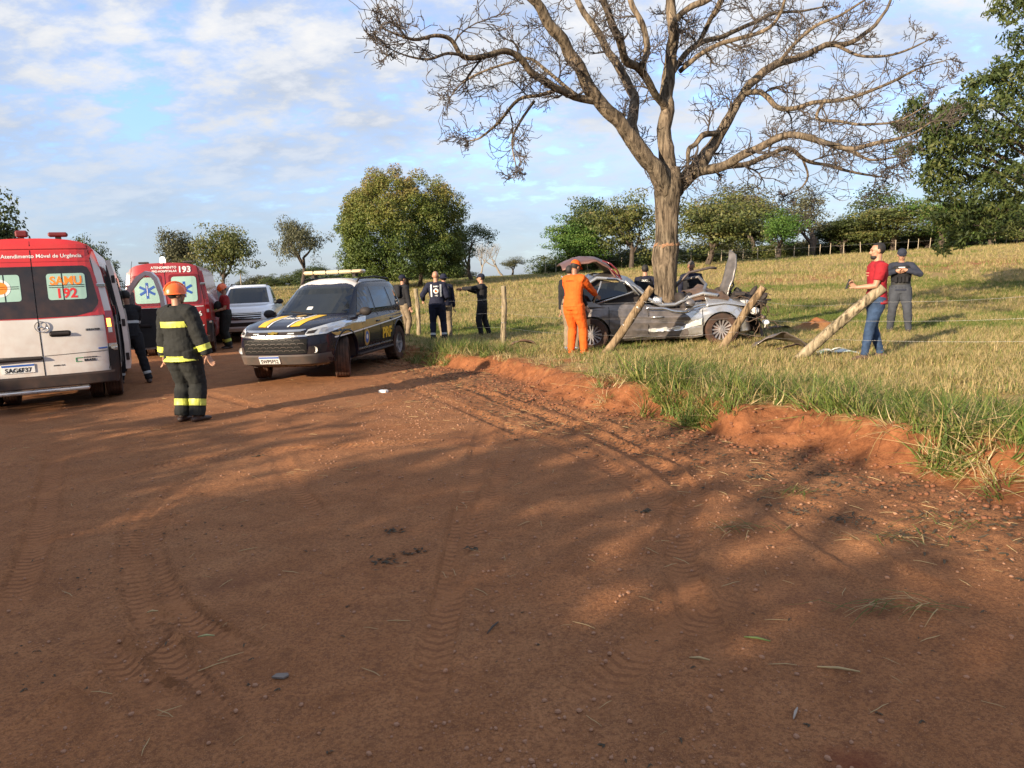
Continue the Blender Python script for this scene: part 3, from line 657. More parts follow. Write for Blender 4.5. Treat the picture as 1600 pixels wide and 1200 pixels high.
def main_tree():
    rnd = random.Random(11); root = empty('bare_tree', on_ground(1041, 15.05), 0, 'large leafless tree with a thick forked trunk standing in the wrecked car', 'tree')
    base = root.location.copy(); k = 15.0 / FPX
    trunk = [(1041, 560, 0, 28), (1041, 510, 0, 20), (1040, 480, 0, 17), (1040, 440, 0, 16.5), (1039, 405, 0, 19.5), (1041, 390, 0, 20), (1042, 374, 0, 17), (1043, 345, 0, 16.8), (1043, 320, 0, 18.5), (1044, 300, 0, 21), (1046, 285, .02, 20), (1047, 262, .05, 15)]
    limbs = {  # (px, py, depth offset, radius in photo pixels)
        'A': [(1047, 285, .0, 17), (1044, 240, .1, 14), (1040, 190, .2, 12.5), (1042, 140, .3, 12), (1047, 95, .4, 11), (1052, 45, .5, 9.5), (1048, -20, .6, 8), (1040, -110, .8, 5), (1050, -200, .9, 2)],
        'B': [(1040, 305, -.05, 18), (1022, 268, -.2, 16), (1000, 232, -.35, 14), (975, 200, -.5, 12.5), (950, 172, -.6, 12), (928, 145, -.7, 11), (905, 108, -.85, 10), (882, 70, -1.0, 9.5), (855, 35, -1.2, 8.5), (828, -5, -1.4, 7.5), (790, -60, -1.6, 5), (770, -120, -1.8, 2)],
        'C': [(935, 158, -.65, 8), (900, 150, -.8, 7), (868, 138, -1.1, 7), (838, 118, -1.35, 6.5), (815, 92, -1.6, 6), (790, 80, -1.8, 5.2), (755, 88, -2.1, 4.6), (722, 88, -2.3, 4.2), (705, 62, -2.5, 3.6), (680, 57, -2.7, 3), (645, 62, -2.9, 2.4), (600, 45, -3.1, 1.2)],
        'D': [(728, 88, -2.3, 2.8), (700, 84, -2.5, 2.4), (670, 92, -2.6, 2), (640, 88, -2.7, 1.5), (618, 80, -2.8, .9)],
        'E': [(868, 140, -1.1, 4), (840, 150, -.9, 3.6), (810, 155, -.7, 3.3), (780, 190, -.5, 2.8), (752, 214, -.3, 2.2), (735, 220, -.2, 1.3)],
        'E2': [(835, 158, -.9, 2.6), (812, 190, -1.0, 2.3), (800, 220, -1.1, 1.9), (806, 258, -1.2, 1.1)],
        'E3': [(900, 148, -.9, 4), (862, 118, -.5, 3.4), (830, 92, -.2, 3), (800, 98, 0, 2.6), (760, 110, .2, 2.2), (725, 128, .4, 1.8), (705, 150, .6, 1)],
        'F': [(1012, 248, -.2, 11), (992, 215, .2, 10.5), (988, 180, .5, 10), (990, 150, .8, 9), (975, 118, 1.0, 8), (955, 90, 1.2, 7.5), (935, 55, 1.4, 7), (912, 20, 1.6, 6), (890, -30, 1.8, 4), (880, -90, 2, 2)],
        'G': [(1040, 172, .2, 8), (1020, 140, -.2, 7.5), (1000, 108, -.5, 7.5), (978, 92, -.8, 7.5), (965, 60, -1.1, 7), (950, 20, -1.4, 6), (930, -30, -1.7, 4.5), (925, -90, -1.9, 2)],
        'G2': [(1004, 112, -.5, 6.5), (1010, 70, -.3, 6), (1000, 35, -.2, 5.5), (985, 0, -.1, 5), (980, -60, 0, 3)],
        'H': [(1055, 298, .05, 16), (1078, 272, .2, 14.5), (1100, 245, .35, 12.5), (1122, 215, .5, 10.5), (1140, 185, .6, 9), (1157, 152, .75, 8), (1185, 118, .9, 7.5), (1215, 102, 1.1, 7), (1255, 88, 1.3, 6.5), (1290, 70, 1.6, 5.5), (1330, 68, 1.8, 4.8), (1360, 45, 2, 4), (1385, 15, 2.2, 3), (1400, -20, 2.4, 2)],
        'I': [(1072, 282, .1, 10), (1095, 268, -.2, 9.5), (1120, 262, -.5, 9), (1150, 248, -.8, 8), (1180, 232, -1.0, 7), (1215, 216, -1.2, 6.5), (1250, 212, -1.4, 6), (1290, 225, -1.6, 5), (1330, 232, -1.8, 4.5), (1375, 222, -2, 3.5), (1420, 212, -2.2, 2), (1455, 190, -2.4, 1)],
        'I2': [(1120, 262, -.5, 6), (1160, 257, -.2, 5.5), (1200, 243, .1, 5), (1232, 232, .3, 4.5), (1258, 250, .5, 4), (1290, 258, .8, 3.4), (1340, 270, 1, 2.6), (1385, 278, 1.2, 1.4)],
        'I3': [(1255, 250, .5, 2.6), (1262, 275, .6, 2.2), (1250, 295, .7, 1.5), (1235, 302, .8, .9)],
        'J': [(1128, 205, .55, 5.5), (1112, 208, .3, 6), (1098, 210, .1, 6), (1086, 224, 0, 5), (1076, 234, -.1, 4.6), (1074, 256, -.2, 3.5)],
        'K': [(1162, 148, .75, 6), (1185, 144, .4, 5.5), (1200, 152, .2, 5.5), (1215, 168, 0, 5.2), (1245, 168, -.3, 4.6), (1280, 158, -.6, 4), (1320, 155, -.9, 3.6), (1360, 142, -1.2, 3), (1400, 125, -1.5, 2.4), (1440, 105, -1.8, 1.4), (1475, 95, -2, .8)],
        'K2': [(1290, 156, -.6, 3), (1275, 185, -.8, 3), (1310, 190, -1, 2.8), (1350, 195, -1.3, 2.4), (1400, 190, -1.5, 1.8), (1440, 170, -1.7, 1)],
        'L': [(1042, 128, .3, 7), (1062, 95, .6, 6), (1085, 72, .8, 5.5), (1110, 62, 1, 5), (1145, 50, 1.3, 4.6), (1180, 35, 1.6, 4), (1210, 20, 1.9, 3.4), (1250, 18, 2.2, 2.6), (1290, 10, 2.4, 1.6)],
        'L2': [(1062, 112, .5, 5), (1092, 88, .2, 4.6), (1120, 72, -.1, 4.2), (1160, 60, -.4, 4), (1200, 45, -.7, 3.4), (1220, 20, -.9, 3), (1230, -20, -1.1, 2)],
        'M': [(1046, 75, .4, 6), (1055, 35, .2, 6), (1078, 10, 0, 6), (1105, -2, -.2, 5.5), (1130, -20, -.4, 4), (1150, -70, -.5, 2)],
        'N': [(1085, 75, .8, 5), (1105, 40, .6, 4.8), (1125, 5, .4, 4.4), (1135, -40, .2, 3)],
        'O': [(1300, 68, 1.6, 3.4), (1340, 85, 1.3, 3), (1385, 88, 1.1, 2.6), (1425, 75, .9, 2), (1455, 60, .8, 1)],
        'P': [(1215, 102, 1.1, 4), (1240, 70, .8, 3.6), (1275, 40, .5, 3.2), (1310, 25, .3, 2.6), (1350, 0, .1, 2)],
        'Q': [(1330, 232, -1.8, 2.6), (1360, 250, -2, 2.2), (1400, 245, -2.2, 1.4)],
    }
    def W(p): q = D(p[0], p[1], base.y + p[2]) ; return q - base
    T = MB(); Bm = MB(); Tw = MB()
    tp = [W(p) for p in trunk]; tr = [p[3] * k for p in trunk]
    tp[0].z = -.15
    # trunk with bark ridges
    n = 28; rows = []
    fine = []
    for i in range(len(tp) - 1):
        m = 7
        for j in range(m): t = j / m; fine.append((tp[i].lerp(tp[i + 1], t), tr[i] * (1 - t) + tr[i + 1] * t))
    fine.append((tp[-1], tr[-1]))
    for kk in range(n):
        a = 2 * math.pi * kk / n; row = []
        for p, r_ in fine:
            dn = Vector((math.cos(a) * 2.2, math.sin(a) * 2.2, p.z * .55)); rr = r_ * (1 + .10 * mnoise.noise(dn) + .055 * mnoise.noise(Vector((math.cos(a) * 7, math.sin(a) * 7, p.z * 1.6))) + .03 * mnoise.noise(Vector((math.cos(a) * 15, math.sin(a) * 15, p.z * 5))))
            row.append(p + Vector((math.cos(a) * rr, math.sin(a) * rr * 1.05, 0)))
        rows.append(row)
    T.grid(rows, True)
    tro = T.build('trunk', BARK, root, True, merge=1e-4)
    # torn ring of bark where the trunk was struck
    zc_ = tp[5].z + .09; ring = []
    for kk in range(n * 2):
        a = math.pi * kk / n; row = []
        for z in np.linspace(-.05, .05, 6) * (.9 + .8 * mnoise.noise(Vector((math.cos(a) * 2, math.sin(a) * 2, 9)))):
            zz = zc_ + z + .06 * mnoise.noise(Vector((math.cos(a) * 3, math.sin(a) * 3, 5)))
            pc = min(fine, key=lambda q: abs(q[0].z - zz)); rr = pc[1] * (1.0 + .16 * abs(mnoise.noise(Vector((math.cos(a) * 8, math.sin(a) * 8, zz * 14))))) * (1 if abs(z) < .035 else .90)
            row.append(Vector((pc[0].x + math.cos(a) * rr, pc[0].y + math.sin(a) * rr * 1.05, zz)))
        ring.append(row)
    rb = MB(); rb.grid(ring, True); rb.build('torn_bark_ring', SCAR, tro, True)
    chn = []
    def smooth(P, sub=4):
        out = []
        for i in range(len(P) - 1):
            p0, p1, p2, p3 = P[max(i - 1, 0)], P[i], P[i + 1], P[min(i + 2, len(P) - 1)]
            for j in range(sub):
                t = j / sub; out.append(tuple(.5 * ((2 * p1[c]) + (p2[c] - p0[c]) * t + (2 * p0[c] - 5 * p1[c] + 4 * p2[c] - p3[c]) * t * t + (3 * p1[c] - p0[c] - 3 * p2[c] + p3[c]) * t ** 3) for c in range(4)))
        out.append(P[-1]); return out
    ctr = Vector((0, 0, 4.5))
    def twig(p, d, ln, r_, lvl):
        seg = {1: 9, 2: 6, 3: 4, 4: 3}[lvl]; pts = [p]; rs = [r_]; q = p.copy(); d = d.normalized(); kids = []
        cur = Vector((rnd.gauss(0, 1), rnd.gauss(0, 1), rnd.gauss(0, 1))) * .16
        for i in range(seg):
            if rnd.random() < .35: cur = Vector((rnd.gauss(0, 1), rnd.gauss(0, 1), rnd.gauss(0, 1))) * .25
            d = (d + cur + Vector((0, 0, .05 - (.09 if lvl == 1 else 0)))).normalized(); q = q + d * ln / seg; pts.append(q.copy()); rs.append(max(r_ * (1 - .75 * (i + 1) / seg), .0058))
            if lvl < 4 and i >= (1 if lvl > 1 else 0) and rnd.random() < (.72 if lvl < 3 else .36): kids.append((q.copy(), d.copy(), rs[-1]))
            if lvl == 1 and rnd.random() < .5: kids.append((q.copy(), d.copy(), rs[-1]))
        (Bm if lvl == 1 else Tw).tube(pts, rs, 5 if lvl == 1 else (4 if lvl == 2 else 3), caps=False)
        for (kp, kd, kr) in kids:
            ax = kd.orthogonal().normalized(); ax.rotate(Matrix.Rotation(rnd.uniform(0, 6.28), 3, kd)); nd = (kd + ax * rnd.uniform(.6, 1.3)).normalized()
            twig(kp, nd, ln * rnd.uniform(.38, .62), max(kr * .8, .0065), lvl + 1)
    for nm, P in limbs.items():
        S_ = smooth(P); pts = [W(p) for p in S_]; rs = [max(p[3], .9) * k * (.84 if nm in 'ABFH' else .76) for p in S_]
        for i in range(1, len(pts)):
            w = rs[i] * .5; pts[i] = pts[i] + Vector((mnoise.noise(pts[i] * 2.3), mnoise.noise(pts[i] * 2.3 + Vector((9, 0, 0))), mnoise.noise(pts[i] * 2.3 + Vector((0, 9, 0))))) * w * 1.4
            rs[i] *= 1 + .13 * mnoise.noise(pts[i] * 5)
        big = rs[0] > .07
        l_ = MB(); l_.tube(pts, rs, 14 if big else 9); l_.build('limb', BARK, root, True)
        acc = 0; nxt = .5
        for i in range(1, len(pts)):
            acc += (pts[i] - pts[i - 1]).length
            if acc > nxt and rs[i] < .135 and (i < len(pts) * .75 or rnd.random() < .6):
                nxt = acc + rnd.uniform(.24, .52) * (1 + rs[i] * 6); d = (pts[i] - pts[i - 1]).normalized(); ax = d.orthogonal().normalized(); ax.rotate(Matrix.Rotation(rnd.uniform(0, 6.28), 3, d))
                out = (pts[i] - ctr); out.z *= .6; out.normalize()
                nd = (d * .5 + ax * .95 + out * .30).normalized(); ln = rnd.uniform(.5, 1.25) * (1.0 if rs[i] < .06 else .75) * (.35 + .65 * min(1, (len(pts) - i) / (len(pts) * .45)))
                twig(pts[i], nd, ln, min(rs[i] * .45, .022), 1)
        for _ in range(2): twig(pts[-1], (pts[-1] - pts[-3]).normalized() + Vector((rnd.gauss(0, .4), rnd.gauss(0, .4), rnd.gauss(0, .4))), rnd.uniform(.22, .4), rs[-1] * .8, 1)
    bo = Bm.build('branches', BARK_SM, root, True); bo['kind'] = 'stuff'; Bo = None; o = Tw.build('twigs', BARK_SM, root, None); o['kind'] = 'stuff'
    # ants of small shoots low on the trunk at the right, as in the photo
    return root
TREE = main_tree()

def leaves(name, clumps, mat, lsize, per, rnd, tintf, aspect=.5, flat=0.0, droop=0.0):
    """clumps: (center, radii); leaf quads on and in each clump"""
    C = np.array([[*c, *r_] for c, r_ in clumps], float); n = len(C) * per
    rs = np.random.RandomState(rnd.randint(0, 99999)); ci = np.repeat(np.arange(len(C)), per)
    v = rs.normal(size=(n, 3)); v /= np.linalg.norm(v, axis=1)[:, None]; rad = rs.uniform(.35, 1.08, n) ** .6
    pos = C[ci, :3] + v * rad[:, None] * C[ci, 3:6]
    nd = v + rs.normal(size=(n, 3)) * .7; nd[:, 2] += flat; nd /= np.linalg.norm(nd, axis=1)[:, None]
    t = rs.normal(size=(n, 3)); t[:, 2] -= droop; a = np.cross(nd, t); a /= np.linalg.norm(a, axis=1)[:, None] + 1e-9; b = np.cross(a, nd)
    s = lsize * rs.uniform(.55, 1.25, n)[:, None]; a = a * s * aspect * .5; b = b * s * .5
    V = np.stack([pos - b, pos + a * 1.0 , pos + b, pos - a], 1).reshape(-1, 3).astype(np.float32)
    me = bpy.data.meshes.new(name); me.vertices.add(n * 4); me.vertices.foreach_set('co', V.reshape(-1)); me.loops.add(n * 4); me.loops.foreach_set('vertex_index', np.arange(n * 4, dtype=np.int32))
    me.polygons.add(n); me.polygons.foreach_set('loop_start', (np.arange(n) * 4).astype(np.int32)); me.polygons.foreach_set('loop_total', np.full(n, 4, np.int32)); me.update()
    tint = tintf(pos, C[ci], v, rs); at = me.attributes.new('tint', 'FLOAT', 'POINT'); at.data.foreach_set('value', np.repeat(np.clip(tint, 0, 1), 4).astype(np.float32))
    me.materials.append(mat); return me
LEAF_MANGO = leafmat('mango_leaf', [(0, (.036, .066, .014)), (.3, (.092, .125, .024)), (.55, (.165, .168, .038)), (.75, (.20, .155, .052)), (1, (.21, .125, .062))], .22)
LEAF_DARK = leafmat('dark_leaf', [(0, (.022, .040, .013)), (.4, (.048, .072, .020)), (.7, (.085, .100, .030)), (1, (.15, .125, .045))], .22)
LEAF_SIDE = leafmat('side_leaf', [(0, (.030, .050, .015)), (.4, (.066, .092, .024)), (.7, (.115, .125, .036)), (1, (.19, .15, .055))], .28)
LEAF_OLIVE = leafmat('olive_leaf', [(0, (.042, .060, .018)), (.4, (.088, .108, .028)), (.7, (.14, .138, .040)), (1, (.18, .14, .06))], .25)
LEAF_BRIGHT = leafmat('bright_leaf', [(0, (.04, .09, .015)), (.4, (.075, .15, .025)), (.7, (.12, .19, .035)), (1, (.16, .18, .05))], .3)
LEAF_GREY = leafmat('grey_leaf', [(0, (.06, .065, .038)), (.4, (.09, .095, .05)), (.7, (.125, .12, .06)), (1, (.15, .13, .08))], .25)
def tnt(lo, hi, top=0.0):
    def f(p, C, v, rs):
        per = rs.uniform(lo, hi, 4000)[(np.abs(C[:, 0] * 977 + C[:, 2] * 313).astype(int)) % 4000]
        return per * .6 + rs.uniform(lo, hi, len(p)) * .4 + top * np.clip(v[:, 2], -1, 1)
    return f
def branchy(mb, p, d, ln, r_, lvl, rnd, tips, spread=.8, up=.1, kids=(3, 4), seg=5, maxl=3, taper=.6):
    pts = [p]; rs = [r_]; q = p.copy(); d = d.normalized()
    for i in range(seg):
        d = (d + Vector((rnd.gauss(0, 1), rnd.gauss(0, 1), rnd.gauss(0, 1))) * .16 + Vector((0, 0, up))).normalized(); q = q + d * ln / seg; pts.append(q.copy()); rs.append(r_ * (1 - (1 - taper) * (i + 1) / seg))
    mb.tube(pts, rs, 8 if lvl == 0 else (5 if lvl < 2 else 3), caps=False)
    if lvl >= maxl: tips.append(q.copy()); return
    for k in range(rnd.randint(*kids)):
        ax = d.orthogonal().normalized(); ax.rotate(Matrix.Rotation(rnd.uniform(0, 6.28), 3, d)); f = rnd.uniform(.55, 1) if k else 1; i = max(1, int(f * seg))
        branchy(mb, pts[i].copy(), (d + ax * spread * rnd.uniform(.6, 1.3)), ln * rnd.uniform(.6, .85), rs[i] * .68, lvl + 1, rnd, tips, spread, up, kids, seg, maxl, taper)
PROTO = {}
def make_proto(kind, seed):
    rnd = random.Random(seed); tb = MB(); tips = []; clumps = []
    if kind == 'mango':
        branchy(tb, Vector((0, 0, -.2)), Vector((0, 0, 1)), 2.6, .34, 0, rnd, tips, .9, .05, (3, 4), 5, 3)
        branchy(tb, Vector((1.3, .3, -.2)), Vector((.1, 0, 1)), 2.4, .22, 0, rnd, tips, .9, .05, (3, 3), 5, 3)
        tb2 = MB()
        for _ in range(430):
            u = rnd.uniform(-.62, 1); a = rnd.uniform(0, 6.28); s = math.sqrt(max(0, 1 - u * u)); bump = 1 + .10 * math.sin(3 * a + 1) + .07 * math.sin(7 * a + u * 5)
            rr = rnd.uniform(.80, .96) * bump; w = (1.06 if u < 0 else 1)
            s = s ** .62; clumps.append(((5.3 * s * math.cos(a) * rr * w, 5.0 * s * math.sin(a) * rr * w, 5.6 + (4.6 if u > 0 else 5.2) * u * rr), [rnd.uniform(.55, .95)] * 2 + [rnd.uniform(.45, .7)]))
        for _ in range(150):
            a = rnd.uniform(0, 6.28); rr = rnd.uniform(.72, 1.0); clumps.append(((5.3 * math.cos(a) * rr, 5.0 * math.sin(a) * rr, rnd.uniform(1.1, 3.6)), [.8, .8, .6]))
        for _ in range(70): clumps.append(((rnd.uniform(-3.6, 3.6), rnd.uniform(-3.6, 3.6), rnd.uniform(3.6, 8)), [.8, .8, .8]))
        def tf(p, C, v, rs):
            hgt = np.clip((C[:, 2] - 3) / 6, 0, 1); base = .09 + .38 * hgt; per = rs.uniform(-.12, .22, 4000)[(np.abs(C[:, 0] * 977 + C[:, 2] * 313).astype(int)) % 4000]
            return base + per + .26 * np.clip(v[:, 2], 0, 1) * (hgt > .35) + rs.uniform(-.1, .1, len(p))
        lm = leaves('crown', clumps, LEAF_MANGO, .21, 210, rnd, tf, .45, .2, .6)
        return tb.mesh('trunk', None), BARK_D, lm
    if kind == 'acacia':     # airy spreading crown on crooked limbs
        branchy(tb, Vector((0, 0, -.2)), Vector((rnd.uniform(-.2, .2), 0, 1)), 2.4, .24, 0, rnd, tips, 1.0, .06, (3, 4), 6, 3, .65)
        for t in tips:
            for _ in range(2): clumps.append(((t.x + rnd.gauss(0, .45), t.y + rnd.gauss(0, .45), t.z + rnd.gauss(0, .25)), [rnd.uniform(.6, 1.0)] * 2 + [rnd.uniform(.28, .5)]))
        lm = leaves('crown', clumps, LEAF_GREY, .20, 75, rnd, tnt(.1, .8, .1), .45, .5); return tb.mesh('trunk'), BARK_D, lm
    if kind == 'round':
        branchy(tb, Vector((0, 0, -.2)), Vector((rnd.uniform(-.12, .12), 0, 1)), 2.2, .25, 0, rnd, tips, .75, .1, (3, 4), 5, 3, .65)
        for t in tips:
            for _ in range(3): clumps.append(((t.x + rnd.gauss(0, .5), t.y + rnd.gauss(0, .5), t.z + rnd.gauss(0, .45)), [rnd.uniform(.65, 1.05)] * 2 + [rnd.uniform(.5, .8)]))
        lm = leaves('crown', clumps, LEAF_DARK, .24, 75, rnd, tnt(.05, .75, .15), .5, .3); return tb.mesh('trunk'), BARK_D, lm
    if kind == 'layered':
        branchy(tb, Vector((0, 0, -.2)), Vector((0, 0, 1)), 2.0, .22, 0, rnd, tips, .9, .08, (4, 5), 5, 2, .65)
        for t in tips:
            for _ in range(7): clumps.append(((t.x * 1.1 + rnd.gauss(0, .9), t.y * 1.1 + rnd.gauss(0, .9), t.z + rnd.gauss(0, .55)), [rnd.uniform(.8, 1.4)] * 2 + [rnd.uniform(.25, .42)]))
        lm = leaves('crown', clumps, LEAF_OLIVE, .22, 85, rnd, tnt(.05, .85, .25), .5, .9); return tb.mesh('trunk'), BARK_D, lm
    if kind == 'bush':
        branchy(tb, Vector((0, 0, -.2)), Vector((0, 0, 1)), 1.0, .12, 0, rnd, tips, 1.0, .05, (3, 4), 4, 2)
        for _ in range(210):
            u = rnd.random(); a = rnd.uniform(0, 6.28); s_ = math.sqrt(1 - u * u); rr = rnd.uniform(.5, 1) * (1 + .18 * math.sin(3 * a + seed)) 
            clumps.append(((2.6 * s_ * math.cos(a) * rr, 2.4 * s_ * math.sin(a) * rr, .35 + 3.2 * u * rr), [rnd.uniform(.4, .7)] * 2 + [rnd.uniform(.3, .5)]))
        lm = leaves('crown', clumps, LEAF_DARK, .21, 55, rnd, tnt(.05, .75, .15), .5, .3); return tb.mesh('trunk'), BARK_D, lm
    if kind == 'bare':
        branchy(tb, Vector((0, 0, -.2)), Vector((0, 0, 1)), 1.9, .13, 0, rnd, tips, .6, .12, (3, 4), 5, 5, .6); return tb.mesh('trunk'), BARK_P, None
    if kind == 'palm':
        pts = [(0, 0, -.2), (.05, 0, 2), (.12, 0, 4), (.15, 0, 5.6)]; tb.tube(pts, [.2, .16, .13, .12], 8); V = []; F = []; T = []
        for k in range(22):
            a = k * 2.4; e = rnd.uniform(-.4, 1.2); p = Vector((.15, 0, 5.6)); d = Vector((math.cos(a) * math.cos(e), math.sin(a) * math.cos(e), math.sin(e))); sd_ = Vector((-math.sin(a), math.cos(a), 0))
            for i in range(9):
                q = p + d * .26; d = (d + Vector((0, 0, -.17))).normalized(); w = .40 * math.sin(math.pi * (i + 1) / 10)
                for sg in (-1, 1):
                    b = len(V); tip = p.lerp(q, .7) + sd_ * sg * w + Vector((0, 0, -.22)); V += [tuple(p), tuple(q), tuple(tip)]; F.append((b, b + 1, b + 2)); T += [rnd.uniform(.2, .7)] * 3
                p = q
        me = bpy.data.meshes.new('crown'); me.from_pydata(V, [], F); me.update(); at = me.attributes.new('tint', 'FLOAT', 'POINT'); at.data.foreach_set('value', np.array(T, np.float32)); me.materials.append(LEAF_OLIVE)
        return tb.mesh('trunk'), BARK_P, me
def proto(kind, seed):
    if (kind, seed) not in PROTO:
        t, bm_, l = make_proto(kind, seed); t.materials.append(bm_)
        zs = [v.co.z for v in (l or t).vertices]; xs = [v.co.x for v in (l or t).vertices]; PROTO[(kind, seed)] = (t, l, max(zs), max(xs) - min(xs), (max(xs) + min(xs)) / 2)
    return PROTO[(kind, seed)]
LMAT = {'dark': LEAF_DARK, 'olive': LEAF_OLIVE, 'bright': LEAF_BRIGHT, 'grey': LEAF_GREY, 'mango': LEAF_MANGO}
def plant_tree(name, kind, seed, px, depth, top_py, width_px, label, cat='tree', group=None, leaf=None, rz=0.0, sink=0.0, xyz=None, hw=None):
    t, l, H, Wd, cx0 = proto(kind, seed); base = on_ground(px, depth) if xyz is None else Vector(xyz)
    if hw: sz, sx = hw[0] / H, hw[1] / Wd
    else:
        rel_top = D(px, top_py, depth); hgt = rel_top.z - base.z; sz = hgt / H; sx = width_px / FPX * depth / Wd
    root = empty(name, base - Vector((0, 0, sink)), rz, label, cat, group); root.scale = (sx, sx, sz)
    o = bpy.data.objects.new('trunk', t); COL.objects.link(o); o.parent = root
    if l is not None:
        if leaf and l.materials[0] != LMAT[leaf]:
            key = (kind, seed, leaf)
            if key not in PROTO: l2 = l.copy(); l2.materials.clear(); l2.materials.append(LMAT[leaf]); PROTO[key] = l2
            l = PROTO[key]
        c = bpy.data.objects.new('crown', l); COL.objects.link(c); c.parent = root
    return root
# --- trees of the photo
plant_tree('mango_tree', 'mango', 1, 632, 60, 259, 216, 'big round dense mango tree with reddish new growth on top')
plant_tree('airy_tree', 'acacia', 2, 472, 75, 335, 100, 'airy grey tree with crooked dark limbs touching the left side of the mango')
plant_tree('airy_tree', 'acacia', 3, 738, 70, 345, 100, 'grey leafy tree peeping out at the right side of the mango', leaf='dark')
plant_tree('bare_tree_far', 'bare', 4, 752, 85, 372, 50, 'slim pale leafless tree next to the mango, nearer one of the bare pair')
plant_tree('bare_tree_far', 'bare', 5, 785, 90, 376, 62, 'pale leafless tree with a wide twiggy crown right of the mango')
plant_tree('shrubby_tree', 'acacia', 6, 800, 92, 400, 45, 'low brownish bushy tree below the pale bare ones')
plant_tree('shade_tree', 'round', 7, 285, 62, 352, 84, 'dark rounded tree above the red ambulance roof', leaf='grey')
plant_tree('shade_tree', 'layered', 8, 345, 55, 345, 118, 'umbrella shaped tree with drooping pale crown behind the red ambulance', leaf='olive')
plant_tree('palm_tree', 'palm', 9, 377, 120, 418, 26, 'tiny palm on the skyline between the umbrella tree and white pickup')
plant_tree('shade_tree', 'layered', 10, 430, 120, 430, 42, 'small distant flat topped tree above the white pickup', leaf='dark')
plant_tree('shade_tree', 'round', 11, 500, 95, 408, 70, 'low dark tree under the airy grey one beside the mango')
plant_tree('shade_tree', 'round', 12, 4, 34, 290, 165, 'dark tree above the roof of the red and white van, cut by the left edge', leaf='dark')
plant_tree('shade_tree', 'round', 13, 170, 60, 398, 84, 'dark tree seen between the two ambulances', leaf='dark')
plant_tree('shade_tree', 'round', 14, 143, 66, 362, 80, 'dark tree just above the right roof corner of the near van', leaf='dark')
# right of the main trunk and behind it
plant_tree('slim_palm', 'palm', 15, 850, 88, 398, 22, 'slim dark palm standing alone at the left end of the tree belt')
BG = 'tree belt at the far edge of the pasture'
for kind, seed, px, dep, top, w, leaf, lab in (
        ('layered', 16, 890, 78, 345, 92, 'bright', 'bright green layered tree at the left end of the belt'),
        ('round', 17, 938, 80, 312, 84, 'dark', 'tall dark tree with a pale trunk above the orange man'),
        ('layered', 18, 985, 75, 308, 110, 'olive', 'broad olive tree touching the left side of the bare trunk'),
        ('layered', 19, 1105, 70, 306, 150, 'olive', 'broad layered dark olive tree right of the bare trunk'),
        ('acacia', 20, 1140, 92, 290, 120, 'grey', 'tall airy grey tree rising behind the broad layered one'),
        ('round', 21, 1182, 90, 330, 62, 'olive', 'olive tree between airy grey tree and bright green one'),
        ('round', 22, 1216, 84, 352, 46, 'bright', 'small bright green tree in the middle of the belt'),
        ('acacia', 23, 1268, 88, 314, 92, 'grey', 'tall pale grey spreading tree in the middle of the belt'),
        ('round', 24, 1318, 92, 365, 66, 'dark', 'dark low tree right of the pale grey spreading tree'),
        ('acacia', 25, 1372, 96, 322, 90, 'dark', 'dark flat topped tree over the red shirt man'),
        ('layered', 26, 1395, 88, 340, 105, 'olive', 'wide tan green tree above the vest officer'),
        ('round', 27, 1445, 90, 380, 74, 'dark', 'dark green low tree right of the vest officer'),
        ('layered', 28, 1470, 84, 330, 100, 'bright', 'yellow green tree under the overhanging foliage at the right'),
        ('layered', 29, 1545, 80, 338, 90, 'olive', 'olive tree behind the hanging foliage near the tall pole'),
        ('round', 30, 1600, 86, 350, 80, 'olive', 'olive tree at the far right edge of the belt'),
        ('bare', 31, 1240, 94, 360, 50, None, 'small pale leafless tree in the middle of the belt'),
        ('round', 32, 1155, 96, 350, 80, 'olive', 'olive tree behind the hood of the wreck'),
        ('round', 33, 1345, 100, 372, 60, 'olive', 'hazy olive tree far back between the dark ones')):
    plant_tree('belt_tree', kind, seed if seed not in (26, 28, 29) else 18, px, dep, top - (10 if px < 1180 else 30), w * (1.4 if px < 1180 else 1.75), lab, group=BG, leaf=leaf, rz=seed * 1.7)
BUSH = [(880, 82, 400, 90), (925, 84, 398, 95), (985, 86, 394, 90), (1015, 80, 392, 80), (1070, 84, 388, 100), (1125, 88, 384, 90), (1170, 92, 386, 90), (1210, 90, 384, 80), (1250, 96, 384, 80), (1300, 98, 376, 90), (1340, 98, 374, 90), (1385, 98, 372, 90), (1425, 98, 366, 90), (1465, 96, 362, 90), (1510, 92, 358, 90), (1555, 92, 352, 90), (1600, 92, 348, 80), (700, 98, 422, 90), (655, 96, 424, 90), (600, 98, 424, 90), (560, 98, 428, 90), (505, 90, 434, 70), (440, 130, 440, 60), (405, 135, 442, 60)]
WHERE = ['under the bright layered tree at the left end of the belt', 'under the tall dark tree above the orange man', 'left of the bare trunk', 'just left of the bare trunk, far behind', 'just right of the bare trunk, far behind', 'under the broad layered tree', 'behind the hood of the wreck', 'under the small bright green tree', 'at the foot of the pale grey spreading tree', 'left of the red shirt man', 'behind the head of the red shirt man', 'between the red shirt man and the vest officer', 'above the vest officer', 'under the yellow green tree', 'under the overhanging foliage', 'beside the tall pole', 'at the right picture edge', 'below the bald medic side of the mango', 'under the middle of the mango', 'under the left half of the mango', 'under the left edge of the mango', 'beside the roof bar of the patrol car', 'on the skyline above the white pickup', 'on the skyline left of the white pickup roof']
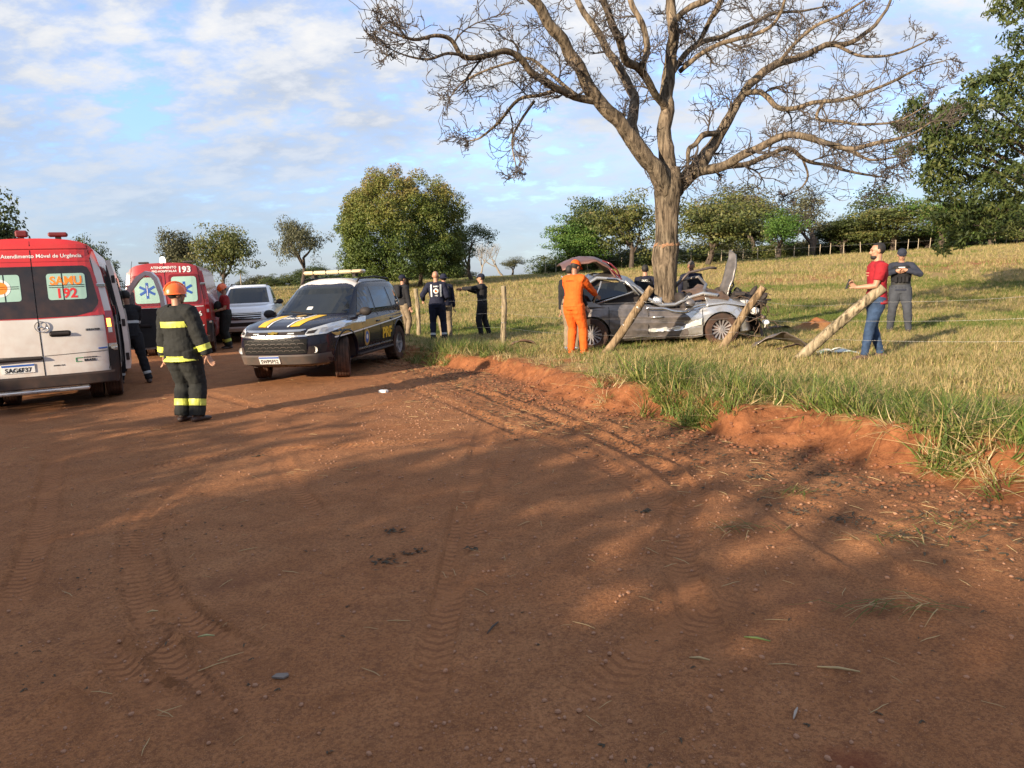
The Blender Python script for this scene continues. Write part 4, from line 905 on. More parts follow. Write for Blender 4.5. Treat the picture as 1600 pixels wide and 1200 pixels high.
for i, (px, dep, top, w) in enumerate(BUSH):
    plant_tree('bush', 'bush', (41, 42, 43)[i % 3], px, dep, top - 16, w * 1.4, ('dark', 'olive', 'greyish')[i % 3] + ' bush ' + WHERE[i], 'bush', group='scrub under the far trees', leaf=('dark', 'olive', 'grey')[i % 3], rz=i * 2.1, sink=.3)
# near tree whose foliage hangs into the picture from the right
def side_tree():
    rnd = random.Random(51); dep = 27.0; base = on_ground(1655, 27.0); root = empty('overhanging_tree', base, 0, 'tall dark leafy tree hanging into the picture from the right edge', 'tree')
    tb = MB(); clumps = []
    top = D(1655, -330, dep) - base
    tb.tube([Vector((0, 0, -.2)), Vector((.1, .1, 2.5)), Vector((-.1, .2, 6)), top * .75], [.42, .33, .27, .08], 12)
    outline = [(1585, 20, 18), (1600, 60, 22), (1592, 105, 16), (1560, 110, 22), (1590, 150, 35), (1530, 130, 12), (1545, 165, 28), (1505, 190, 30), (1470, 175, 22), (1450, 200, 24), (1430, 230, 22), (1470, 225, 28), (1510, 235, 36), (1560, 215, 40), (1600, 215, 44), (1455, 258, 16), (1452, 283, 8), (1480, 265, 26), (1530, 280, 38), (1580, 280, 40), (1470, 298, 12), (1500, 320, 26), (1545, 325, 30), (1590, 330, 34), (1485, 345, 20), (1520, 352, 24), (1560, 352, 24), (1480, 385, 8), (1500, 372, 14), (1425, 170, 12), (1415, 195, 10), (1640, 100, 50), (1650, 200, 60), (1650, 300, 60), (1620, -10, 40), (1660, -80, 60), (1610, -60, 30), (1700, 50, 60), (1700, 180, 70), (1640, -160, 60), (1690, -260, 60), (1600, 5, 14)]
    for px, py, r_ in outline:
        rr = r_ * dep / FPX
        for _ in range(max(4, int(r_ * .85))):
            off = Vector((rnd.gauss(0, .48), rnd.gauss(0, 1.2), rnd.gauss(.05, .40))) * rr; c = D(px, py, dep) - base + off; s = rnd.uniform(.22, .42); clumps.append((tuple(c), (s, s, s * .75)))
        if r_ > 20 and rnd.random() < .8:
            c = D(px, py, dep) - base; st = Vector((0, .1, max(1.5, c.z * .62))); md = st.lerp(c, .5) + Vector((0, rnd.uniform(-.5, .5), .35)); tb.tube([st, md, c], [.13, .07, .02], 5, caps=False)
    tb.build('trunk', BARK_D, root, True)
    def tf(p, C, v, rs): return np.clip(.30 + .45 * rs.uniform(-.5, .6, 4000)[(np.abs(C[:, 0] * 977 + C[:, 2] * 313).astype(int)) % 4000] + rs.uniform(-.15, .2, len(p)), 0, 1)
    me = leaves('crown', clumps, LEAF_SIDE, .21, 36, rnd, tf, .34, .2, 1.0); o = bpy.data.objects.new('crown', me); COL.objects.link(o); o.parent = root
side_tree()
# trees behind the photographer, towards the low sun: they throw the shade over the foreground
HB = lambda dx: -.22 + float(np.interp(dx, [-30, -16, -8, -3.4, 0, 6, 40], [4.3, 4.75, 5.1, 5.6, 6.0, 6.05, 6.2]))
BACK = [(-24 + 3.0 * i + .5 * math.sin(i * 7), 21 + .6 * math.sin(i * 3), HB(-24 + 3.0 * i) + .22 * math.sin(i * 5), 9, 41 + i % 3) for i in range(19)] + [(-25 + 3.0 * i, 24 + .6 * math.sin(i * 2), HB(-25 + 3.0 * i) * 1.10 + .2 * math.sin(i * 4), 9.5, 41 + (i + 1) % 3) for i in range(19)]
BACK += [(-23 + 2.9 * i + .4 * math.sin(i * 4), 17.2 + .5 * math.sin(i * 5), HB(-23 + 2.9 * i) * .80 + .15 * math.sin(i * 3), 9.5, 41 + (i + 2) % 3) for i in range(17)] + [(-22.5 + 3.0 * i, 19 + .5 * math.sin(i * 5), HB(-22.5 + 3.0 * i) * .88 + .15 * math.sin(i * 3), 9.5, 41 + i % 3) for i in range(17)]
for i, (dx, dist, h_, w_, sd_) in enumerate(BACK):
    side = Vector((SUN_TRAVEL.y, -SUN_TRAVEL.x, 0)); c = Vector((.3, 6.9, 0)) - SUN_TRAVEL * dist + side * dx
    plant_tree('roadside_tree', 'bush', sd_, 0, 0, 0, 0, 'dense leafy roadside tree behind the photographer', group='trees behind the photographer', xyz=(c.x, c.y, hz_(c.x, c.y)), hw=(h_, w_ * 1.55), rz=i * 1.3, leaf='dark')
# ------------------------------------------------------------------ vehicle materials
P_WHITE = M('paint_white', (.62, .60, .57), .32, var=.05, coat=.6, dust=.5, dust_h=(.2, 1.4)); P_RED = M('paint_red', (.52, .016, .014), .32, var=.06, coat=.6, dust=.25, dust_h=(.2, 1.2)); P_DKRED = M('paint_deep_red', (.30, .012, .016), .32, var=.08, coat=.6, dust=.4)
P_NAVY = M('paint_midnight', (.006, .008, .018), .25, var=.1, coat=.25, spec=.2, dust=.07, dust_h=(.15, .9)); P_PICK = M('paint_pickup', (.70, .71, .72), .3, var=.04, coat=.6, dust=.2); P_BLACKC = M('paint_black', (.015, .015, .017), .25, coat=.8, dust=.3)
GLASS = M('tinted_glass', (.008, .010, .011), .05, var=.1, coat=0, spec=.6); GL_BLK = M('black_gloss_panel', (.012, .012, .013), .16, var=.1, dust=.2, dust_h=(.3, 2.4)); PLAST = M('black_plastic', (.020, .020, .021), .6, spec=.2, var=.15, dust=.20, dust_h=(.1, .8)); PLAST_G = M('grey_plastic', (.040, .041, .039), .65, var=.1, dust=.22)
CHROME = M('chrome', (.62, .62, .62), .16, 1.0, var=.05, dust=.35); TYRE = M('tyre_rubber', (.022, .021, .020), .85, spec=.2, var=.25, dust=.42, dust_h=(.1, .9)); RIMM = M('alloy_rim', (.42, .42, .43), .35, .9, var=.1, dust=.4); RIMD = M('dark_rim', (.05, .05, .055), .4, .6, dust=.6)
MINT = M('frosted_mint_glass', (.34, .52, .44), .35, var=.08); DEC_OR = M('decal_orange', (.85, .24, .02), .5, var=.03); DEC_RED = M('decal_red', (.62, .03, .03), .5, var=.03); DEC_WH = M('decal_white', (.74, .73, .70), .45, var=.05); DEC_YE = M('decal_yellow', (.80, .47, .01), .45, var=.06, dust=.2); DEC_BL = M('decal_blue', (.02, .09, .36), .45, var=.05); DEC_BK = M('decal_black', (.012, .012, .012), .6, spec=.12); DEC_GN = M('decal_green', (.03, .22, .08), .5); DEC_GD = M('decal_gold', (.42, .27, .06), .45, .1, var=.2, dust=.2)
LAMP_R = M('lamp_red', (.30, .008, .008), .12, coat=.8); LAMP_C = M('lamp_clear', (.60, .60, .58), .08, .3, coat=1); PLATE = M('plate_white', (.66, .67, .66), .5, var=.05, dust=.3); TRIM_IN = M('door_lining', (.028, .028, .030), .7, var=.2); LIGHTBAR = M('lightbar_cream', (.62, .50, .30), .3, var=.06, coat=.6)
def lampmat(name, c, s):
    m = bpy.data.materials.new(name); m.use_nodes = True; b = m.node_tree.nodes['Principled BSDF']; b.inputs['Base Color'].default_value = (*c, 1); b.inputs['Emission Color'].default_value = (*c, 1); b.inputs['Emission Strength'].default_value = s; return m
LAMP_ON = lampmat('indicator_lit', (1, .42, .06), 2.2); LAMP_W = lampmat('marker_lit', (1, .9, .75), 1.6)

def wheel(parent, c, r_=.38, w=.25, rim=RIMM, spokes=10, steer=0.0, out=1, thin=False, loc_mat=None, label=None):
    """wheel with axis along local x; out=+-1 is the side that shows"""
    e = bpy.data.objects.new('wheel', None)
    me = MB(); h = w / 2
    prof = [(r_ * .62, -h * .92), (r_ * .80, -h), (r_ * .93, -h * .97), (r_ * .985, -h * .82)]
    for i in range(5):
        x = -h * .74 + i * h * .37; prof += [(r_, x - h * .12), (r_, x + h * .12), (r_ * .972, x + h * .15), (r_ * .972, x + h * .22)]
    prof = prof[:-2] + [(r_ * .985, h * .82), (r_ * .93, h * .97), (r_ * .80, h), (r_ * .62, h * .92)]
    me.lathe(prof, n=40); o = me.build('wheel', TYRE, parent, True, autosmooth=35); o.location = c; o.rotation_euler = (0, 0, steer)
    rm = MB(); rr = r_ * .64; x0 = out * h * .80
    rm.lathe([(rr, x0 * .98), (rr * .96, x0 * .99), (rr * .93, x0 * .7), (rr * .9, -x0 * .9)], n=32)
    rm.lathe([(0.001, x0 * .72), (rr * .16, x0 * .74), (rr * .20, x0 * .62), (rr * .20, x0 * .3), (.001, x0 * .3)], n=16)
    for k in range(spokes):
        a = 2 * math.pi * k / spokes; d = Vector((0, math.cos(a), math.sin(a))); t = Vector((0, -math.sin(a), math.cos(a))); ws = rr * (.13 if spokes > 7 else .2)
        pts = []
        for q, xx, f in ((.14, .64, 1.0), (.6, .58, .8), (.95, .80, 1.25)):
            for sg in (-1, 1): pts.append(d * rr * q + t * sg * ws * f * .5 + Vector((x0 * xx, 0, 0)))
            for sg in (-1, 1): pts.append(d * rr * q + t * sg * ws * f * .6 + Vector((x0 * (xx - .22), 0, 0)))
        rm.add(pts, [(0, 1, 5, 4), (4, 5, 9, 8), (0, 4, 6, 2), (4, 8, 10, 6), (1, 3, 7, 5), (5, 7, 11, 9)])
    ro = rm.build('rim', rim, o, True, autosmooth=30)
    dk = MB(); dk.lathe([(.001, x0 * .12), (rr * .93, x0 * .12)], n=24); dk.build('brake_disc', RIMD, o, False)
    return o
def well(mb, r_, x0, x1, y, z):
    mb.grid([[(x, y + r_ * math.cos(t), z + r_ * math.sin(t)) for x in (x0, x1)] for t in np.linspace(-.12, math.pi + .12, 22)])
def plate(parent, S, u, v, txt, w=.40, h=.13, mirror=False, blue=True):
    patch('number_plate', [rrect(u - w / 2, v - h / 2, u + w / 2, v + h / 2, .01)], S, .012, PLATE, parent, .5)
    o = parent.children[-1] if False else [c for c in COL.objects if c.name.startswith('number_plate')][-1]
    patch('plate_band', [[(u - w / 2 + .004, v + h / 2 - .032), (u + w / 2 - .004, v + h / 2 - .032), (u + w / 2 - .004, v + h / 2 - .004), (u - w / 2 + .004, v + h / 2 - .004)]], S, .014, DEC_BL, o, .5)
    patch('plate_text', [text2d(txt, .092, u, v - .052, 'CENTER', .02, mirror=mirror, sx=.95)], S, .015, DEC_BK, o, .5)
    return o
def star_of_life(cu, cv, r_):
    out = []
    for k in range(3):
        a = math.pi / 2 + k * math.pi / 3; d = (math.cos(a), math.sin(a)); t = (-d[1], d[0]); w = r_ * .30
        out.append([(cu + d[0] * sg * r_ + t[0] * sg2 * w / 2 * 1, cv + d[1] * sg * r_ + t[1] * sg2 * w / 2) for sg, sg2 in ((-1, -1), (1, -1), (1, 1), (-1, 1))])
    return out

# ------------------------------------------------------------------ panel van (ambulance) seen from behind
def van(name, label, loc, yaw, near=True, paint=P_WHITE, H=2.6, L_=5.9, scale=1.0):
    root = empty(name, loc, yaw, label, 'ambulance'); root.scale = (scale,) * 3
    zs = [.36, .55, .9, 1.35, 2.05, 2.32, 2.45]; ws = [.955, .985, .995, .985, .90, .852, .80]
    def W(z): return float(np.interp(z, zs, ws))
    def lean(z): return float(np.interp(z, [.3, .6, 1.35, 2.1, 2.45, 2.62], [0, 0, .02, .12, .20, .33]))
    def Rr(x, z): return lean(z) + .11 * min(1, abs(x) / W(min(z, 2.4))) ** 5 + .012 * (x / .9) ** 2
    class Rear:
        sgn = 1
        def __call__(s, u, v): return (u, Rr(u, v), v)
    class SideR:
        sgn = 1
        def __call__(s, u, v): return (W(v) * (1 - .0), u, v)
    SR, SS = Rear(), SideR()
    ring = [(W(z), z) for z in (.36, .45, .6, .8, .95, 1.15, 1.35, 1.55, 1.8, 2.05, 2.2, 2.32, 2.40, 2.45)] + [(.74, 2.505), (.64, 2.55), (.5, 2.58), (.32, 2.598), (.12, 2.605)]
    ring = [(x, z * H / 2.605 if z > 2.2 else z) for x, z in ring]
    full = ring + [(-x, z) for x, z in ring[::-1]]
    def Hy(y): return float(np.interp(y, [0, 4.35, 4.7, 5.2, 5.55, 5.9, 6.05], [9, 9, 2.35, 1.75, 1.18, 1.0, .85]))
    st = [None, .25, .8, 1.5, 2.5, 3.5, 4.2, 4.5, 4.7, 4.95, 5.2, 5.4, 5.55, 5.75, 5.9, 5.98]; rows = []
    for s_ in st:
        row = []
        for x, z in full:
            if s_ is None: row.append((x, Rr(x, z), z))
            else:
                h = Hy(s_); zz = min(z, h - .02 * (z > h) + .03 * max(0, (1 - abs(x))) * (z > h)); k = 1 - max(0, s_ - 4.6) * .10 - (0.06 if s_ > 5.9 else 0)
                row.append((x * k, max(s_, Rr(x, z) + .05), zz))
        rows.append(row)
    mb = MB(); mb.grid(rows)
    n = len(ring)
    cap_ = []
    for x, z in ring: cap_.append([(x * t, Rr(x * t, z), z) for t in np.linspace(1, -1, 15)])
    mb.grid(cap_); fr = rows[-1]; mb.grid([[fr[i], tuple((Vector(fr[i]) + Vector(fr[-1 - i])) / 2), fr[-1 - i]] for i in range(n)])
    me = mb.mesh('body', merge=1e-4)
    cut = MB()
    for y in (1.05, 4.95):
        for sg in (-1, 1): cut.lathe([(.001, sg * .62), (.43, sg * .62), (.43, sg * 1.2), (.001, sg * 1.2)], (0, y, .38), n=28)
    me = boolean_cut(me, cut); body = link_mesh('body', me, paint, root, True); sharp(me, 30)
    for y in (1.05, 4.95):
        for sg in (-1, 1):
            w_ = MB(); well(w_, .425, sg * .60, sg * (W(.6) - .02), y, .38); w_.build('wheel_well', PLAST, root, True)
            wheel(root, (sg * .86, y, .36), .36, .24, RIMD, 8, 0, sg)
            if y < 2: wheel(root, (sg * .60, y, .36), .36, .2, RIMD, 8, 0, sg)
    un = MB(); un.box((0, 3, .40), (1.5, 5.2, .18)); un.build('underbody', PLAST, root)
    return root, SR, SS, W, Rr, body
def rear_kit(root, SR, W, Rr, near, tail=True):
    # door seams cut as dark recess lines, doors proud as slim panels
    for a, b in ((-1, 1),):
        patch('door_seam', [[(-.006, .50), (.006, .50), (.006, 2.50), (-.006, 2.50)]], SR, .004, DEC_BK, root, .12)
    for sg in (-1, 1):
        P = [(sg * x, z) for x, z in ((.86, .55), (.875, .60), (.885, .93), (.872, 1.43), (.80, 2.06), (.755, 2.40), (.74, 2.48))]
        Q = [(sg * (abs(x) - .010), z) for x, z in P]
        patch('door_edge', [P + Q[::-1]], SR, .004, DEC_BK, root, .14)
    b = MB(); rows = []
    for z in (.34, .36, .50, .53): rows.append([(x, Rr(x, .5) - (.055 if .35 < z < .52 else .035), z) for x in np.linspace(-.93, .93, 21)])
    b.grid(rows); b.grid([rows[-1], [(p[0], p[1] + .1, p[2]) for p in rows[-1]]]); b.grid([rows[0], [(p[0], p[1] + .1, p[2]) for p in rows[0]]])
    bo = b.build('rear_bumper', PLAST, root, True, merge=1e-5, autosmooth=30)
    for sg in (-1, 1):
        c = MB(); rows = [[(sg * (W(z) + .012) * (1 if t > 0 else 1), y, z) for y in (.0 + .14, .3, .6)] for z in (.34, .5, .72, .90)]; c.grid(rows)
        rr = [[(sg * x, Rr(x, z) - .03, z) for x in (.88, .94, W(z) + .012)] for z in (.34, .5, .72, .90)]; rr = [r_ + [(sg * (W(z) + .012), .14, z)] for r_, z in zip(rr, (.34, .5, .72, .90))]; c.grid(rr); c.build('bumper_corner', PLAST, root, True)
        patch('tail_lamp', [[(sg * .875, .95), (sg * .990, .95), (sg * .980, 1.46), (sg * .875, 1.46)]], SR, .014, LAMP_R, root, .06)
        tl = [o for o in root.children if o.name.startswith('tail_lamp')][-1]
        patch('reversing_lens', [[(sg * .90, 1.12), (sg * .95, 1.12), (sg * .95, 1.20), (sg * .90, 1.20)]], SR, .017, LAMP_C, tl, .06)
        if near or sg < 0: patch('indicator_lens', [[(sg * .893, 1.21), (sg * .945, 1.21), (sg * .94, 1.34), (sg * .890, 1.34)]], SR, .018, LAMP_ON if near else LAMP_R, tl, .06)
        for z in (.86, 1.86):
            h_ = MB(); x = W(z) - .055; h_.box((sg * x, Rr(x, z) - .012, z), (.13, .035, .06), None, .01); h_.build('door_hinge', CHROME, root)
# --- near ambulance, white below and red above
vr = R(27); vloc = D(178, 560, 11.25); px_, py_ = -6.22, 11.22
heading = Vector((-math.sin(vr), math.cos(vr), 0)); right = Vector((math.cos(vr), math.sin(vr), 0))
o0 = Vector((px_, py_, 0)) - right * .99
root, SR, SS, W, Rr, body = van('ambulance', 'white and red ambulance van at the left edge with 192 on its window', (o0.x, o0.y, hz_(o0.x, o0.y) - .01), vr)
rear_kit(root, SR, W, Rr, True)
body.data.materials.append(P_RED)
for p in body.data.polygons:
    if p.center.z > 2.40 or (p.center.z > 1.45 and p.center.y > .3): p.material_index = len(body.data.materials) - 1
for sg in (1, -1):
    def q(L): return [(sg * x, z) for x, z in L]
    up_ = q([(.008, 1.385), (.878, 1.40), (.872, 1.50), (.815, 1.98), (.772, 2.16), (.755, 2.26), (.80, 2.42), (.70, 2.50), (.4, 2.54), (.008, 2.555)]); patch('red_panel', [up_], SR, .006, P_RED, root, .10)
    patch('black_window_panel', [q([(.008, 1.40), (.50, 1.405), (.72, 1.46), (.80, 1.56), (.815, 1.62), (.75, 2.06), (.715, 2.14), (.66, 2.17), (.008, 2.17)])], SR, .010, GL_BLK, root, .10)
    wn = patch('frosted_window', [rrect(*((.17, 1.66, .67, 2.055) if sg > 0 else (-.67, 1.66, -.17, 2.055)), .04)], SR, .014, MINT, root, .10)
    patch('window_divider', [[(sg * .37 - .006, 1.66), (sg * .37 + .006, 1.66), (sg * .37 + .006, 2.055), (sg * .37 - .006, 2.055)]], SR, .017, DEC_BK, wn, .1)
    for z in (1.845, 1.875): patch('wiper_bar', [[(sg * .19 - 0, z), (sg * .65, z), (sg * .65, z + .007), (sg * .19, z + .007)]], SR, .019, DEC_BK, wn, .1)
    if sg > 0:
        patch('window_word', [text2d('SAMU', .175, .42, 1.89, 'CENTER', .028, sx=.92)], SR, .0165, DEC_OR, wn, .1)
        patch('window_number', [text2d('192', .20, .41, 1.69, 'CENTER', .03, sx=.95)], SR, .0165, DEC_RED, wn, .1)
    else:
        patch('round_emblem', [circ(-.42, 1.86, .13, 24)], SR, .0165, DEC_WH, wn, .1); patch('emblem_ring', [circ(-.42, 1.86, .09, 24)], SR, .0175, DEC_OR, wn, .1)
patch('roof_line_text', [text2d('Serviço de Atendimento Móvel de Urgência', .078, .66, 2.30, 'RIGHT', .012)], SR, .010, DEC_WH, root, .1)
cr = MB()
for a in (2.235, 2.43): patch('red_panel_crease', [[(-.74, a), (.74, a), (.74, a + .008), (-.74, a + .008)]], SR, .0085, M('crease_red', (.30, .01, .01), .4), root, .1)
st = MB(); st.lathe([(.075, 0), (.085, -.012), (.085, .0)], (.03, Rr(.03, 1.27) - .012, 1.27), 'y', 28); st.build('badge_ring', CHROME, root, True)
for k in range(3):
    a = math.pi / 2 + k * 2.0944; s3 = MB(); c = Vector((.03, Rr(.03, 1.27) - .022, 1.27)); d = Vector((math.cos(a), 0, math.sin(a))); t = Vector((-d.z, 0, d.x)); s3.add([c + t * .014, c + d * .08, c - t * .014, c - Vector((0, .014, 0))], [(0, 1, 3), (1, 2, 3), (2, 0, 3)]); s3.build('badge_spoke', CHROME, root)
h_ = MB(); h_.box((.26, Rr(.26, 1.15) - .028, 1.15), (.27, .04, .055), None, .02); h_.build('door_handle', PLAST, root)
patch('handle_recess', [rrect(.12, 1.105, .40, 1.195, .035)], SR, .003, DEC_BK, root, .1)
for sg in (-1, 1): patch('door_crease', [[(sg * .02, .82), (sg * .86, .84), (sg * .86, .848), (sg * .02, .828)]], SR, .004, PLAST_G, root, .1)
pr = MB(); pr.box((-.36, Rr(-.3, .8) - .03, .80), (.72, .06, .055), None, .02); pr.build('plate_lamp_bar', PLAST, root)
plate(root, SR, -.33, .66, 'SAG6F37', w=.42)
patch('model_lettering', [text2d('SPRINTER', .045, .60, 1.17, 'LEFT', .012)], SR, .006, DEC_BK, root, .1)
patch('small_sticker', [[(.74, .875), (.86, .88), (.86, .90), (.74, .895)]], SR, .006, DEC_BL, root, .1)
patch('government_lettering', [text2d('BRASIL', .055, .53, .70, 'LEFT', .012), text2d('GOVERNO FEDERAL', .02, .53, .755, 'LEFT', .01)], SR, .006, DEC_BK, root, .1)
a_, b_ = rrect(.42, .70, .51, .765, .01), rrect(.43, .71, .51, .755, .008); patch('green_logo', [rrect(.42, .755, .52, .765, .004), rrect(.42, .70, .43, .76, .004), rrect(.42, .70, .50, .708, .003)], SR, .006, DEC_GN, root, .1)
patch('small_lettering', [text2d('ANVISA  SUS', .026, .12, .66, 'LEFT', .01)], SR, .006, PLAST_G, root, .1)
for a in (.90, ): patch('corner_reflector', [rrect(.90, .86, .985, .925, .01)], SR, .040, CHROME, root, .1)
st = MB(); st.box((-.10, -.12, .31), (1.35, .22, .05), None, .015); st.build('rear_step', CHROME, root)
for x, w_, h2, nm in ((.37, .26, .07, 'roof_beacon'), (-.10, .16, .10, 'roof_vent')):
    b = MB(); b.box((x, .42, 2.625 + h2 / 2), (w_, .12, h2), None, .02); b.build(nm, M(nm + '_red', (.16, .02, .02), .4), root)
    b = MB(); b.box((x, .42, 2.61), (w_ * .3, .06, .05)); b.build('beacon_foot', PLAST, root)
# red flank above, sliding door slid open along the flank, front door swung out
class SideR2:
    sgn = 1
    def __call__(s, u, v): return (W(v), u, v)
SS = SideR2()
patch('red_flank_panel', [[(.30, 1.40), (4.3, 1.40), (4.3, 2.42), (.22, 2.42)]], SS, .006, P_RED, root, .3)
patch('side_window', [rrect(.7, 1.50, 1.9, 2.02, .06)], SS, .012, GLASS, root, .3)
do_ = MB(); rows = []
for y in (.34, .9, 1.5): rows.append([(W(z) + .10, y, z) for z in (.50, .9, 1.35, 1.7, 2.05, 2.25)])
do_.grid(rows); rows2 = [[(p[0] + .07, p[1], p[2]) for p in r_] for r_ in rows]; do_.grid(rows2)
for i in (0, -1): do_.grid([rows[i], rows2[i]])
do_.grid([[r_[0] for r_ in rows], [r_[0] for r_ in rows2]]); do_.grid([[r_[-1] for r_ in rows], [r_[-1] for r_ in rows2]])
sl = do_.build('sliding_door', P_WHITE, root, True, merge=1e-4, autosmooth=35)
for z in (.7, 1.25, 1.95): b = MB(); b.box((W(z) + .135, .335, z), (.05, .02, .12), None, .008); b.build('door_latch', PLAST, sl)
w_ = MB(); w_.box((W(1.7) + .178, .95, 1.72), (.01, .9, .5), Matrix.Rotation(-.12, 3, 'Y'), 0); w_.build('sliding_window', GLASS, sl)
op = MB(); op.box((.955, 2.55, 1.35), (.09, 1.35, 1.75)); op.build('dark_opening_slab', TRIM_IN, root)  # dark slab laid on the flank for the shade of the open doorway
hg = Vector((.955, 5.02, 0)); fd = empty('t', (0, 0, 0)); bpy.data.objects.remove(fd)
def front_door():
    a = R(62); d = Vector((math.sin(a), -math.cos(a), 0)); nrm_ = Vector((-math.cos(a), -math.sin(a), 0))   # along the door, inner face normal
    P = [(0, .48), (.62, .46), (.98, .50), (1.06, .8), (1.07, 1.3), (1.05, 1.62), (.95, 2.0), (.84, 2.13), (.70, 2.16), (.50, 2.05), (.25, 1.78), (.02, 1.45)]
    I_ = [(.10, 1.36), (.97, 1.36), (.955, 1.62), (.87, 1.95), (.79, 2.05), (.70, 2.07), (.55, 1.97), (.31, 1.70)]
    m = MB(); th = .085
    def pt(u, v, k): return hg + d * u + nrm_ * k * th + Vector((0, 0, v))
    low = [p for p in P if p[1] < 1.36] 
    F_ = []
    # frame: bridge outer outline to the window outline
    seg = [(1.07, 1.36)] + P[5:] ; outer = [(1.07, 1.36), (1.05, 1.62), (.95, 2.0), (.84, 2.13), (.70, 2.16), (.50, 2.05), (.25, 1.78), (.02, 1.36)]; inner = [(.97, 1.36), (.955, 1.62), (.87, 1.95), (.79, 2.05), (.70, 2.07), (.55, 1.97), (.31, 1.70), (.10, 1.36)]
    for k in (0, 1): m.grid([[pt(*a_, k) for a_ in outer], [pt(*a_, k) for a_ in inner]])
    m.grid([[pt(*a_, 0) for a_ in outer], [pt(*a_, 1) for a_ in outer]]); m.grid([[pt(*a_, 0) for a_ in inner], [pt(*a_, 1) for a_ in inner]])
    lo = [(0.02, 1.36), (0, .48), (.62, .46), (.98, .50), (1.06, .8), (1.07, 1.36)]
    m.add([pt(*a_, 0) for a_ in lo] + [pt(*a_, 1) for a_ in lo], [(0, 1, 2, 3, 4, 5), (6, 7, 8, 9, 10, 11)] + [(i, i + 1, i + 7, i + 6) for i in range(5)] + [(5, 0, 6, 11)])
    o = m.build('front_door', P_WHITE, root, False, merge=1e-4, autosmooth=40)
    class FI:
        sgn = 1
        def __call__(s, u, v): return hg + d * u + nrm_ * th + Vector((0, 0, v))
    f = FI(); e = (Vector(f(.1, 0)) - Vector(f(0, 0))).cross(Vector(f(0, .1)) - Vector(f(0, 0))); f.sgn = 1 if e.dot(nrm_) > 0 else -1
    patch('door_lining', [[(.03, .52), (.6, .50), (.95, .54), (1.02, .8), (1.03, 1.35), (.05, 1.35)]], f, .03, TRIM_IN, o, .5)
    g = MB(); g.add([pt(*a_, .45) for a_ in inner], [tuple(range(len(inner)))])
    gm_ = bpy.data.materials.new('clear_window'); gm_.use_nodes = True; b = gm_.node_tree.nodes['Principled BSDF']; b.inputs['Base Color'].default_value = (.55, .6, .6, 1); b.inputs['Roughness'].default_value = .03; b.inputs['Alpha'].default_value = .22
    g.build('window', gm_, o); a2 = MB(); a2.box(tuple(f(.55, .98) + nrm_ * .05), (.4, .06, .07), math.atan2(d.y, d.x), .02); a2.build('armrest', PLAST, o)
    patch('lining_sticker', [[(.10, .75), (.2, .72), (.2, .82), (.13, .86)]], f, .034, MINT, o, .5)
    mir = MB(); mir.box(tuple(hg + d * .16 - nrm_ * .22 + Vector((0, 0, 1.55))), (.10, .2, .36), math.atan2(d.y, d.x), .03); mir.build('mirror', PLAST, o, True, autosmooth=40)
front_door()

# --- red ambulance further back
a2 = R(19); hd2 = Vector((-math.sin(a2), math.cos(a2), 0)); rt2 = Vector((math.cos(a2), math.sin(a2), 0)); c2 = on_ground(336, 18.6); c2 = c2 - rt2 * 1.0
root, SR, SS2, W2, Rr2, body = van('ambulance', 'deep red ambulance van with blue stars on its rear windows, behind the firefighter', (c2.x, c2.y, hz_(c2.x, c2.y)), a2, False, P_DKRED, 2.42)
rear_kit(root, SR, W2, Rr2, False)
for sg in (-1, 1):
    x0, x1 = (.14, .72) if sg > 0 else (-.72, -.14)
    fr = patch('window_frame', [rrect(x0 - .06, 1.35, x1 + .06, 2.12, .08)], SR, .008, P_DKRED if False else M('window_surround', (.16, .008, .010), .3), root, .12)
    wn = patch('frosted_window', [rrect(x0, 1.41, x1, 2.06, .07)], SR, .014, MINT, fr, .12)
    s3 = star_of_life((x0 + x1) / 2, 1.73, .20)
    for i, q_ in enumerate(s3): patch('blue_star', [q_], SR, .017 + .001 * i, DEC_BL, fr, .12)
    patch('star_staff', [[((x0 + x1) / 2 - .008, 1.60), ((x0 + x1) / 2 + .008, 1.60), ((x0 + x1) / 2 + .008, 1.86), ((x0 + x1) / 2 - .008, 1.86)]], SR, .0215, DEC_WH, fr, .12)
patch('roof_lettering', [text2d('ATENDIMENTO', .085, .29, 2.27, 'RIGHT', .015), text2d('PRÉ-HOSPITALAR', .075, .29, 2.18, 'RIGHT', .015), text2d('193', .21, .31, 2.17, 'LEFT', .03)], SR, .010, DEC_WH, root, .12)
patch('white_line', [[(.05, 1.28), (.84, 1.28), (.84, 1.295), (.05, 1.295)]], SR, .006, DEC_WH, root, .12)
patch('door_number', [text2d('286', .17, .66, 1.04, 'CENTER', .03)], SR, .006, DEC_WH, root, .12); patch('door_lettering', [text2d('60 FT', .12, .68, .72, 'CENTER', .02)], SR, .006, DEC_WH, root, .12)
lm = MB(); lm.lathe([(.001, .17), (.05, .15), (.07, .08), (.07, 0)], (-.05, .5, 2.42), 'z', 14); lm.build('roof_lamp', LAMP_W, root, True)
for x in (-.5, .55): b = MB(); b.box((x, .5, 2.44), (.24, .14, .05), None, .015); b.build('roof_beacon', PLAST_G, root)

